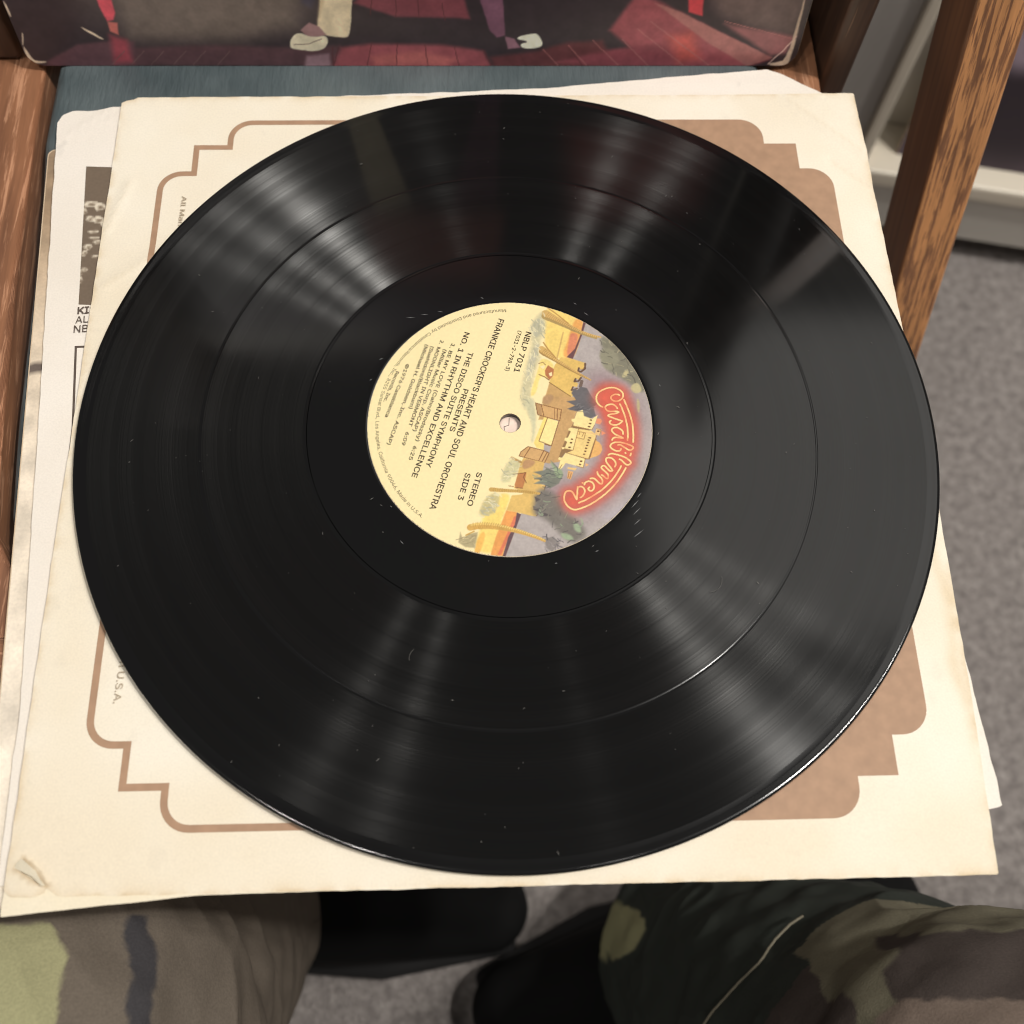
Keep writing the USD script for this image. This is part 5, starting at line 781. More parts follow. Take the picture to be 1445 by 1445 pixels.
('line',(126,124,124),0.25,0.29,[(np.float64(28.1),np.float64(3.6)),(np.float64(27.1),np.float64(4.4)),(np.float64(26.0),np.float64(4.3))]),
('line',(126,124,124),0.25,0.33,[(np.float64(30.3),np.float64(5.8)),(np.float64(29.3),np.float64(5.4)),(np.float64(28.1),np.float64(5.1))]),
('line',(126,124,124),0.25,0.31,[(np.float64(25.8),np.float64(6.0)),(np.float64(25.4),np.float64(6.3)),(np.float64(24.9),np.float64(6.7))]),
('line',(126,124,124),0.25,0.23,[(np.float64(27.4),np.float64(4.2)),(np.float64(26.8),np.float64(3.9)),(np.float64(26.1),np.float64(3.8))]),
('line',(88,86,90),0.25,0.14,[(np.float64(26.1),np.float64(4.3)),(np.float64(25.0),np.float64(4.2)),(np.float64(23.9),np.float64(4.6))]),
('line',(88,86,90),0.25,0.31,[(np.float64(26.0),np.float64(5.9)),(np.float64(25.2),np.float64(5.0)),(np.float64(24.1),np.float64(4.9))]),
('line',(88,86,90),0.25,0.25,[(np.float64(24.3),np.float64(6.2)),(np.float64(23.4),np.float64(6.2)),(np.float64(22.4),np.float64(6.1))]),
('line',(88,86,90),0.25,0.14,[(np.float64(30.3),np.float64(7.0)),(np.float64(29.2),np.float64(7.5)),(np.float64(28.1),np.float64(7.9))]),
('line',(126,124,124),0.25,0.32,[(np.float64(25.0),np.float64(7.4)),(np.float64(24.3),np.float64(7.4)),(np.float64(23.8),np.float64(6.8))]),
('line',(126,124,124),0.25,0.14,[(np.float64(27.1),np.float64(4.3)),(np.float64(26.2),np.float64(4.6)),(np.float64(25.6),np.float64(5.3))]),
('line',(88,86,90),0.25,0.32,[(np.float64(27.1),np.float64(4.9)),(np.float64(26.5),np.float64(4.9)),(np.float64(26.0),np.float64(5.1))]),
('line',(150,160,136),0.25,0.27,[(np.float64(9.1),np.float64(-20.6)),(np.float64(8.1),np.float64(-20.7)),(np.float64(7.3),np.float64(-20.2))]),
('line',(150,160,136),0.25,0.2,[(np.float64(13.5),np.float64(-20.4)),(np.float64(12.7),np.float64(-20.2)),(np.float64(11.9),np.float64(-20.6))]),
('line',(150,160,136),0.25,0.23,[(np.float64(14.9),np.float64(-19.6)),(np.float64(14.0),np.float64(-19.6)),(np.float64(13.2),np.float64(-19.2))]),
('line',(150,160,136),0.25,0.18,[(np.float64(8.8),np.float64(-21.7)),(np.float64(8.1),np.float64(-21.5)),(np.float64(7.6),np.float64(-21.0))]),
('line',(104,108,100),0.25,0.27,[(np.float64(16.3),np.float64(-20.7)),(np.float64(15.1),np.float64(-20.6)),(np.float64(14.3),np.float64(-19.7))]),
('line',(104,108,100),0.25,0.17,[(np.float64(13.7),np.float64(-19.5)),(np.float64(13.2),np.float64(-18.4)),(np.float64(12.0),np.float64(-18.0))]),
('line',(150,160,136),0.25,0.19,[(np.float64(15.3),np.float64(-21.2)),(np.float64(14.4),np.float64(-21.2)),(np.float64(13.6),np.float64(-21.1))]),
('line',(92,96,92),0.25,0.25,[(np.float64(17.4),np.float64(-21.7)),(np.float64(16.5),np.float64(-21.7)),(np.float64(15.7),np.float64(-21.3))]),
('line',(150,160,136),0.25,0.19,[(np.float64(10.6),np.float64(-22.6)),(np.float64(9.5),np.float64(-22.8)),(np.float64(8.4),np.float64(-23.2))]),
('line',(92,96,92),0.25,0.24,[(np.float64(11.7),np.float64(-20.2)),(np.float64(10.9),np.float64(-20.4)),(np.float64(10.2),np.float64(-20.8))]),
('line',(150,160,136),0.25,0.16,[(np.float64(12.3),np.float64(-22.9)),(np.float64(11.4),np.float64(-22.7)),(np.float64(10.6),np.float64(-22.4))]),
('line',(92,96,92),0.25,0.33,[(np.float64(14.3),np.float64(-20.2)),(np.float64(13.2),np.float64(-19.7)),(np.float64(12.0),np.float64(-19.7))]),
('line',(104,108,100),0.25,0.25,[(np.float64(12.8),np.float64(-24.6)),(np.float64(12.3),np.float64(-24.3)),(np.float64(11.8),np.float64(-24.2))]),
('line',(92,96,92),0.25,0.24,[(np.float64(13.2),np.float64(-24.7)),(np.float64(11.9),np.float64(-25.2)),(np.float64(10.6),np.float64(-24.7))]),
('line',(104,108,100),0.25,0.2,[(np.float64(16.6),np.float64(-20.1)),(np.float64(15.8),np.float64(-19.1)),(np.float64(14.5),np.float64(-19.0))]),
('line',(104,108,100),0.25,0.29,[(np.float64(16.0),np.float64(-18.7)),(np.float64(16.0),np.float64(-17.9)),(np.float64(15.7),np.float64(-17.2))]),
('line',(104,108,100),0.25,0.21,[(np.float64(15.3),np.float64(-23.5)),(np.float64(14.3),np.float64(-23.4)),(np.float64(13.4),np.float64(-23.2))]),
('line',(104,108,100),0.25,0.26,[(np.float64(15.1),np.float64(-17.6)),(np.float64(14.3),np.float64(-17.8)),(np.float64(13.6),np.float64(-17.7))]),
('line',(104,108,100),0.25,0.28,[(np.float64(12.4),np.float64(-21.7)),(np.float64(11.9),np.float64(-21.4)),(np.float64(11.4),np.float64(-21.3))]),
('line',(92,96,92),0.25,0.17,[(np.float64(17.6),np.float64(-20.3)),(np.float64(16.3),np.float64(-20.2)),(np.float64(15.1),np.float64(-19.8))]),
('line',(104,108,100),0.25,0.25,[(np.float64(13.5),np.float64(-23.1)),(np.float64(12.9),np.float64(-22.8)),(np.float64(12.3),np.float64(-22.9))]),
('line',(92,96,92),0.25,0.3,[(np.float64(10.4),np.float64(-21.9)),(np.float64(9.1),np.float64(-21.8)),(np.float64(7.9),np.float64(-21.7))]),
('line',(110,104,106),0.25,0.37,[(np.float64(14.4),np.float64(-45.8)),(np.float64(15.3),np.float64(-46.6)),(np.float64(16.4),np.float64(-47.0))]),
('line',(160,152,150),0.25,0.2,[(np.float64(12.1),np.float64(-44.9)),(np.float64(12.7),np.float64(-45.3)),(np.float64(12.9),np.float64(-45.9))]),
('line',(110,104,106),0.25,0.27,[(np.float64(14.9),np.float64(-43.9)),(np.float64(15.4),np.float64(-44.3)),(np.float64(15.8),np.float64(-44.9))]),
('line',(160,152,150),0.25,0.16,[(np.float64(11.1),np.float64(-48.0)),(np.float64(12.1),np.float64(-48.1)),(np.float64(13.0),np.float64(-48.5))]),
('line',(96,92,94),0.25,0.26,[(np.float64(14.7),np.float64(-45.0)),(np.float64(15.8),np.float64(-44.5)),(np.float64(16.9),np.float64(-45.2))]),
('line',(96,92,94),0.25,0.21,[(np.float64(10.6),np.float64(-47.6)),(np.float64(11.0),np.float64(-48.0)),(np.float64(11.2),np.float64(-48.5))]),
('line',(160,152,150),0.25,0.21,[(np.float64(15.1),np.float64(-43.6)),(np.float64(15.9),np.float64(-44.0)),(np.float64(16.1),np.float64(-44.9))]),
('line',(160,152,150),0.25,0.25,[(np.float64(13.0),np.float64(-46.2)),(np.float64(13.3),np.float64(-46.7)),(np.float64(14.0),np.float64(-46.7))]),
('line',(160,152,150),0.25,0.2,[(np.float64(10.2),np.float64(-44.9)),(np.float64(10.6),np.float64(-45.9)),(np.float64(11.2),np.float64(-46.8))]),
('line',(96,92,94),0.25,0.2,[(np.float64(13.2),np.float64(-43.4)),(np.float64(14.2),np.float64(-44.2)),(np.float64(15.1),np.float64(-45.0))]),
('line',(110,104,106),0.25,0.19,[(np.float64(13.9),np.float64(-46.0)),(np.float64(14.1),np.float64(-47.0)),(np.float64(14.0),np.float64(-48.1))]),
('line',(110,104,106),0.25,0.29,[(np.float64(9.9),np.float64(-43.2)),(np.float64(10.9),np.float64(-43.1)),(np.float64(11.7),np.float64(-43.6))]),
('line',(110,104,106),0.25,0.22,[(np.float64(14.7),np.float64(-45.9)),(np.float64(14.9),np.float64(-47.2)),(np.float64(15.4),np.float64(-48.4))]),
('line',(160,152,150),0.25,0.3,[(np.float64(10.5),np.float64(-46.7)),(np.float64(10.7),np.float64(-47.3)),(np.float64(10.8),np.float64(-48.0))]),
('line',(96,92,94),0.25,0.34,[(np.float64(11.3),np.float64(-42.2)),(np.float64(11.3),np.float64(-43.3)),(np.float64(11.5),np.float64(-44.3))]),
('line',(110,104,106),0.25,0.32,[(np.float64(12.0),np.float64(-49.3)),(np.float64(12.9),np.float64(-49.2)),(np.float64(13.7),np.float64(-49.1))]),
('line',(206,190,146),0.25,0.16,[(np.float64(-13.0),np.float64(-43.0)),(np.float64(-13.8),np.float64(-43.2)),(np.float64(-14.5),np.float64(-43.5))]),
('line',(164,150,114),0.25,0.17,[(np.float64(-14.8),np.float64(-42.0)),(np.float64(-15.3),np.float64(-42.5)),(np.float64(-15.9),np.float64(-42.9))]),
('line',(206,190,146),0.25,0.19,[(np.float64(-13.5),np.float64(-42.6)),(np.float64(-14.4),np.float64(-42.5)),(np.float64(-15.3),np.float64(-42.4))]),
('line',(206,190,146),0.25,0.28,[(np.float64(-13.3),np.float64(-45.2)),(np.float64(-12.7),np.float64(-46.0)),(np.float64(-13.0),np.float64(-46.9))]),
('line',(164,150,114),0.25,0.36,[(np.float64(-15.2),np.float64(-45.1)),(np.float64(-16.2),np.float64(-44.9)),(np.float64(-17.1),np.float64(-44.4))]),
('line',(164,150,114),0.25,0.24,[(np.float64(-17.1),np.float64(-43.2)),(np.float64(-18.1),np.float64(-43.5)),(np.float64(-19.2),np.float64(-43.8))]),
('line',(164,150,114),0.25,0.25,[(np.float64(-14.0),np.float64(-43.2)),(np.float64(-14.8),np.float64(-43.5)),(np.float64(-15.7),np.float64(-43.5))]),
('line',(164,150,114),0.25,0.24,[(np.float64(-13.5),np.float64(-44.5)),(np.float64(-14.5),np.float64(-44.8)),(np.float64(-15.5),np.float64(-45.2))]),
('line',(206,190,146),0.25,0.32,[(np.float64(-13.0),np.float64(-42.7)),(np.float64(-13.7),np.float64(-43.4)),(np.float64(-14.4),np.float64(-44.1))]),
('line',(206,190,146),0.25,0.25,[(np.float64(-15.6),np.float64(-44.7)),(np.float64(-16.6),np.float64(-44.8)),(np.float64(-17.5),np.float64(-44.7))]),
('line',(206,190,146),0.25,0.26,[(np.float64(-16.6),np.float64(-44.1)),(np.float64(-17.3),np.float64(-44.4)),(np.float64(-17.9),np.float64(-44.8))]),
('line',(206,190,146),0.25,0.33,[(np.float64(-15.0),np.float64(-43.4)),(np.float64(-15.7),np.float64(-43.4)),(np.float64(-16.3),np.float64(-43.2))]),
('line',(164,150,114),0.25,0.36,[(np.float64(-12.4),np.float64(-42.5)),(np.float64(-13.1),np.float64(-42.5)),(np.float64(-13.8),np.float64(-42.6))]),
('line',(164,150,114),0.25,0.28,[(np.float64(-15.6),np.float64(-43.0)),(np.float64(-16.5),np.float64(-42.8)),(np.float64(-17.3),np.float64(-43.2))])]
NEON=[
[(33.0,6.0),(32.6,6.2),(32.3,6.4),(32.0,6.7),(31.8,6.9),(31.5,7.3),(31.3,7.6),(31.2,8.0),(31.0,8.3),(31.0,8.7),(30.9,9.1),(30.9,9.5),(31.0,9.9),(31.0,10.3),(31.2,10.7),(31.3,11.0),(31.5,11.4),(31.8,11.7),(32.0,12.0),(32.3,12.2),(32.6,12.4),(33.0,12.7),(33.3,12.9),(33.7,13.0),(34.0,13.2),(34.4,13.4),(34.7,13.5),(35.1,13.6),(35.5,13.7),(35.9,13.8),(36.3,13.8),(36.7,13.9),(37.1,13.8),(37.4,13.8),(37.8,13.7),(38.2,13.6),(38.6,13.4),(38.9,13.2),(39.2,13.0),(39.6,12.8),(39.9,12.5),(40.1,12.2),(40.4,11.9),(40.5,11.6),(40.6,11.2),(40.6,10.8),(40.6,10.4),(40.5,10.0),(40.3,9.6),(40.1,9.3),(39.8,9.0),(39.5,8.8),(39.2,8.6),(38.8,8.4),(38.4,8.3),(38.0,8.3),(37.6,8.3),(37.2,8.4),(36.9,8.6),(36.6,8.8),(36.3,9.2),(36.2,9.6),(36.2,9.9),(36.4,10.3),(36.7,10.6),(37.1,10.8),(37.4,11.0),(37.8,11.1),(38.2,11.1),(38.6,11.0),(39.0,10.9),(39.3,10.7)],
[(40.8,8.9),(41.0,8.2),(41.2,7.5),(41.5,6.8),(41.7,6.0),(41.9,5.3),(42.1,4.6),(42.3,3.9),(42.5,3.2),(42.6,2.4),(42.8,1.7),(42.9,0.9),(43.0,0.2),(43.1,-0.5),(43.2,-1.3),(43.2,-2.0),(43.2,-2.8),(43.2,-3.5),(43.2,-4.3),(43.2,-5.0),(43.1,-5.8),(43.1,-6.5),(43.0,-7.3),(42.9,-8.0)],
[(39.2,7.1),(39.5,6.4),(39.8,5.7),(40.0,4.9),(40.2,4.2),(40.4,3.4),(40.6,2.7),(40.8,1.9),(40.9,1.2),(41.0,0.4),(41.1,-0.4),(41.2,-1.1),(41.3,-1.9),(41.3,-2.7),(41.3,-3.4),(41.3,-4.2),(41.3,-5.0),(41.2,-5.8),(41.1,-6.5),(41.0,-7.3)],
[(38.2,5.4),(38.1,5.7),(37.9,6.0),(37.7,6.3),(37.4,6.6),(37.1,6.8),(36.8,7.0),(36.5,7.1),(36.1,7.1),(35.8,7.1),(35.4,7.0),(35.1,6.9),(34.7,6.8),(34.4,6.5),(34.1,6.3),(33.9,6.0),(33.9,5.7),(34.0,5.3),(34.2,5.0),(34.4,4.7),(34.7,4.5),(35.0,4.3),(35.4,4.3),(35.7,4.2),(36.1,4.2),(36.5,4.2),(36.9,4.2),(37.3,4.2),(37.6,4.2),(38.0,4.2),(38.3,4.1),(38.6,3.9)],
[(38.6,3.9),(38.4,3.7),(38.1,3.6),(37.9,3.5),(37.6,3.4),(37.3,3.3),(37.1,3.3),(36.8,3.2),(36.5,3.2),(36.2,3.2),(36.0,3.1),(35.7,3.1),(35.4,3.0),(35.2,2.9),(34.9,2.8),(34.7,2.6)],
[(34.7,2.5),(35.0,2.3),(35.3,2.1),(35.7,2.0),(36.0,1.8),(36.3,1.7),(36.6,1.5),(37.0,1.4),(37.3,1.2),(37.7,1.1),(38.0,1.0),(38.3,0.8),(38.7,0.7),(39.0,0.6),(39.4,0.4),(39.7,0.3)],
[(39.7,0.3),(39.5,0.1),(39.3,-0.1),(39.1,-0.3),(38.9,-0.5),(38.7,-0.6),(38.5,-0.8),(38.2,-0.9),(38.0,-1.0),(37.7,-1.1),(37.4,-1.2),(37.2,-1.2),(36.9,-1.2),(36.6,-1.2),(36.3,-1.2),(36.1,-1.1),(35.8,-1.0),(35.5,-0.8),(35.3,-0.6),(35.2,-0.4),(35.1,-0.1),(35.1,0.1),(35.3,0.3),(35.6,0.5)],
[(39.6,-4.8),(39.6,-4.4),(39.6,-4.1),(39.5,-3.7),(39.3,-3.4),(39.1,-3.1),(38.8,-2.9),(38.6,-2.7),(38.2,-2.5),(37.9,-2.3),(37.6,-2.2),(37.2,-2.2),(36.8,-2.2),(36.5,-2.3),(36.1,-2.5),(35.9,-2.7),(35.7,-3.0),(35.7,-3.4),(35.8,-3.7),(36.0,-4.0),(36.2,-4.3),(36.5,-4.6),(36.7,-4.8),(37.0,-5.0),(37.3,-5.2),(37.7,-5.3),(38.0,-5.5),(38.3,-5.7),(38.6,-5.8),(38.9,-6.0),(39.2,-6.2),(39.5,-6.4)],
[(39.5,-6.4),(39.2,-6.4),(39.0,-6.4),(38.7,-6.3),(38.4,-6.3),(38.1,-6.2),(37.8,-6.2),(37.5,-6.1),(37.2,-6.1),(36.9,-6.1),(36.6,-6.1),(36.4,-6.2),(36.1,-6.3),(35.9,-6.5),(35.7,-6.8),(35.6,-7.1)],
[(38.5,-10.5),(38.4,-10.9),(38.2,-11.2),(37.8,-11.4),(37.4,-11.4),(37.0,-11.4),(36.6,-11.3),(36.2,-11.1),(35.9,-10.9),(35.6,-10.7),(35.2,-10.4),(35.0,-10.1),(34.8,-9.7),(34.8,-9.3),(35.0,-9.0),(35.3,-8.6),(35.6,-8.4),(36.0,-8.2),(36.3,-8.1),(36.7,-8.0),(37.2,-8.0),(37.6,-8.0),(38.0,-8.0),(38.4,-8.0),(38.8,-8.1),(39.1,-8.2),(39.5,-8.3),(39.9,-8.4),(40.2,-8.5),(40.6,-8.6),(40.9,-8.8),(41.3,-9.0),(41.8,-9.2),(42.2,-9.4),(42.5,-9.6),(42.8,-9.9),(42.8,-10.3),(42.6,-10.6),(42.3,-10.9),(41.9,-11.1),(41.5,-11.1),(41.1,-11.0),(40.7,-10.8),(40.4,-10.5),(40.0,-10.2),(39.6,-9.9),(39.2,-9.6),(38.8,-9.3),(38.5,-9.1),(38.1,-9.0),(37.8,-9.0),(37.5,-9.1)],
[(39.9,-12.1),(40.0,-12.3)],
[(41.9,-12.4),(41.6,-13.2)],
[(33.9,-12.9),(34.3,-12.6),(34.6,-12.5),(35.0,-12.4),(35.4,-12.4),(35.8,-12.5),(36.2,-12.6),(36.6,-12.7),(37.0,-12.8),(37.4,-12.9),(37.7,-13.1),(38.1,-13.2),(38.5,-13.3),(38.8,-13.5),(39.2,-13.6),(39.5,-13.8),(39.9,-14.0),(40.2,-14.2),(40.5,-14.5),(40.8,-14.8),(41.2,-15.1),(41.4,-15.4),(41.6,-15.8),(41.6,-16.1),(41.3,-16.5),(40.9,-16.7),(40.6,-16.8),(40.2,-16.8),(39.8,-16.6),(39.5,-16.3),(39.2,-16.0),(38.9,-15.6),(38.6,-15.2),(38.3,-14.9),(38.0,-14.7),(37.7,-14.6)],
[(35.9,-17.4),(36.1,-17.1),(36.3,-16.7),(36.3,-16.4),(36.3,-16.0),(36.2,-15.7),(36.1,-15.4),(35.9,-15.1),(35.7,-14.8),(35.4,-14.5),(35.2,-14.3),(34.9,-14.1),(34.6,-14.0),(34.2,-13.9),(33.8,-13.9),(33.4,-14.0),(33.1,-14.2),(33.0,-14.5),(32.9,-14.8),(33.0,-15.2),(33.1,-15.6),(33.2,-15.9),(33.4,-16.2),(33.6,-16.5),(33.8,-16.8),(34.0,-17.1),(34.2,-17.4),(34.4,-17.6),(34.5,-17.9),(34.7,-18.2),(34.9,-18.6),(35.0,-18.9)],
[(35.0,-18.9),(34.7,-19.1),(34.3,-19.1),(34.0,-19.0),(33.7,-18.7),(33.5,-18.4),(33.2,-18.1),(32.9,-17.7),(32.7,-17.4),(32.4,-17.1),(32.1,-17.0),(31.8,-17.0),(31.5,-17.2),(31.3,-17.4),(31.2,-17.7),(31.3,-18.0),(31.5,-18.3),(31.8,-18.6),(32.1,-18.9),(32.4,-19.2),(32.7,-19.5),(32.9,-19.8),(33.1,-20.0),(33.3,-20.3),(33.4,-20.6),(33.4,-21.0),(33.4,-21.4),(33.3,-21.7),(33.1,-21.9),(32.8,-21.9),(32.5,-21.7),(32.2,-21.4),(31.9,-21.1),(31.6,-20.8),(31.3,-20.6),(31.1,-20.5)],
[(29.7,-19.3),(29.7,-19.7),(29.8,-20.0),(29.9,-20.4),(30.1,-20.7),(30.3,-20.9),(30.5,-21.2),(30.8,-21.5),(31.0,-21.8),(31.1,-22.1),(31.3,-22.5),(31.3,-22.8),(31.3,-23.2),(31.2,-23.6),(31.0,-23.9),(30.7,-23.9),(30.4,-23.8),(30.1,-23.5),(29.8,-23.2),(29.5,-22.9),(29.3,-22.6),(29.0,-22.3),(28.8,-22.1),(28.6,-21.9),(28.3,-21.8),(28.0,-21.7),(27.6,-21.7),(27.2,-21.8)],
[(25.0,-24.1),(25.1,-23.8),(25.2,-23.5),(25.4,-23.3),(25.7,-23.1),(25.9,-23.0),(26.2,-22.9),(26.5,-22.8),(26.8,-22.9),(27.1,-22.9),(27.3,-23.1),(27.6,-23.2),(27.8,-23.4),(28.0,-23.7),(28.1,-23.9),(28.2,-24.2),(28.3,-24.5),(28.3,-24.8),(28.3,-25.1),(28.2,-25.4),(28.1,-25.7),(27.9,-26.0),(27.7,-26.2),(27.5,-26.4),(27.2,-26.5),(26.9,-26.5),(26.6,-26.3),(26.4,-26.1),(26.3,-25.9),(26.2,-25.6),(26.4,-25.4),(26.7,-25.1)],
[(24.3,-23.4),(24.5,-23.5)],
[(23.4,-28.9),(23.7,-28.8),(23.9,-28.6),(24.1,-28.4),(24.4,-28.2),(24.5,-27.9),(24.7,-27.6),(24.8,-27.4),(24.9,-27.1),(25.0,-26.8),(25.0,-26.5),(25.0,-26.2),(24.9,-25.9),(24.8,-25.6),(24.6,-25.3),(24.4,-25.1),(24.1,-24.9),(23.9,-24.8),(23.5,-24.8),(23.2,-24.9)],
[(22.6,-24.9),(22.4,-27.0),(22.1,-29.6)],
[(22.1,-29.6),(21.8,-29.1),(21.5,-28.4),(21.2,-27.7),(20.9,-27.0),(20.4,-26.5),(19.7,-26.3),(19.0,-26.4),(18.4,-26.8),(18.1,-27.4),(17.9,-28.1),(17.8,-28.8),(17.8,-29.5),(17.9,-30.2),(18.2,-30.9),(18.5,-31.5),(18.9,-32.1),(19.5,-32.6),(20.0,-33.0),(20.7,-33.3),(21.4,-33.4),(22.1,-33.3),(22.8,-33.1),(23.5,-32.9),(24.1,-32.6),(24.8,-32.4),(25.4,-32.1),(26.1,-31.8),(26.7,-31.5),(27.3,-31.1),(27.9,-30.7),(28.5,-30.4),(29.1,-29.9),(29.6,-29.5),(30.2,-29.1),(30.8,-28.7),(31.3,-28.2),(31.9,-27.8),(32.4,-27.3),(32.9,-26.8),(33.4,-26.4),(33.9,-25.9),(34.4,-25.4),(34.9,-24.9),(35.4,-24.3),(35.8,-23.8),(36.3,-23.2),(36.7,-22.7),(37.1,-22.1),(37.5,-21.5),(37.9,-20.9),(38.3,-20.3),(38.7,-19.7),(39.0,-19.1),(39.4,-18.5),(39.7,-17.9)],
[(22.7,-30.9),(23.5,-30.5),(24.4,-30.2),(25.2,-29.8),(26.0,-29.3),(26.8,-28.9),(27.6,-28.4),(28.4,-27.9),(29.1,-27.4),(29.9,-26.9),(30.6,-26.4),(31.3,-25.8),(32.0,-25.2),(32.7,-24.5),(33.3,-23.9),(34.0,-23.2),(34.6,-22.5),(35.1,-21.8),(35.7,-21.1),(36.2,-20.3),(36.7,-19.6),(37.2,-18.8),(37.7,-18.0),(38.1,-17.2)]]
LABEL_TEXT=[
("FRANKIE CROCKER'S HEART AND SOUL ORCHESTRA", (-2.2, 42.9), (-27.2, -32.7), 2.1, 1),
('NBLP 7031', (7.7, 37.3), (2.7, 20.5), 2.0, 1),
('(7031-2-798-3)', (4.5, 37.8), (-0.7, 21.0), 1.4, 0),
('THE DISCO SUITE SYMPHONY', (-13.5, 28.9), (-28.8, -16.8), 1.85, 1),
('PRESENTS', (-15.4, 13.7), (-20.5, -3.1), 1.85, 1),
('NO. 1 IN RHYTHM AND EXCELLENCE', (-14.8, 37.3), (-33.5, -20.6), 1.85, 1),
('1.', (-19.8, 32.6), (-20.8, 30.6), 1.25, 0),
('BE MY LOVE (Cahn/Brodszky)  6:25', (-20.8, 29.6), (-34.9, -14.0), 1.25, 0),
('(Miller Music Corp. ASCAP)', (-22.9, 30.2), (-33.6, -2.9), 1.25, 0),
('2.', (-23.9, 34.0), (-24.6, 32.4), 1.25, 0),
('MOONLIGHT IN VERMONT   6:09', (-25.1, 31.2), (-37.5, -8.3), 1.25, 0),
('(Suehldors/Blackburn)', (-27.5, 31.5), (-35.1, 6.0), 1.25, 0),
('(Michael H. Goldsen, Inc. ASCAP)', (-29.5, 32.3), (-42.5, -8.0), 1.25, 0),
('℗1976 Casablanca', (-36.3, 24.2), (-43.4, 2.8), 1.25, 0),
('Records, Inc.', (-39.9, 21.2), (-44.1, 8.9), 1.25, 0),
('STEREO', (-10.9, -19.1), (-14.6, -31.5), 1.85, 1),
('SIDE 3', (-14.9, -19.3), (-17.7, -29.3), 1.85, 1)]
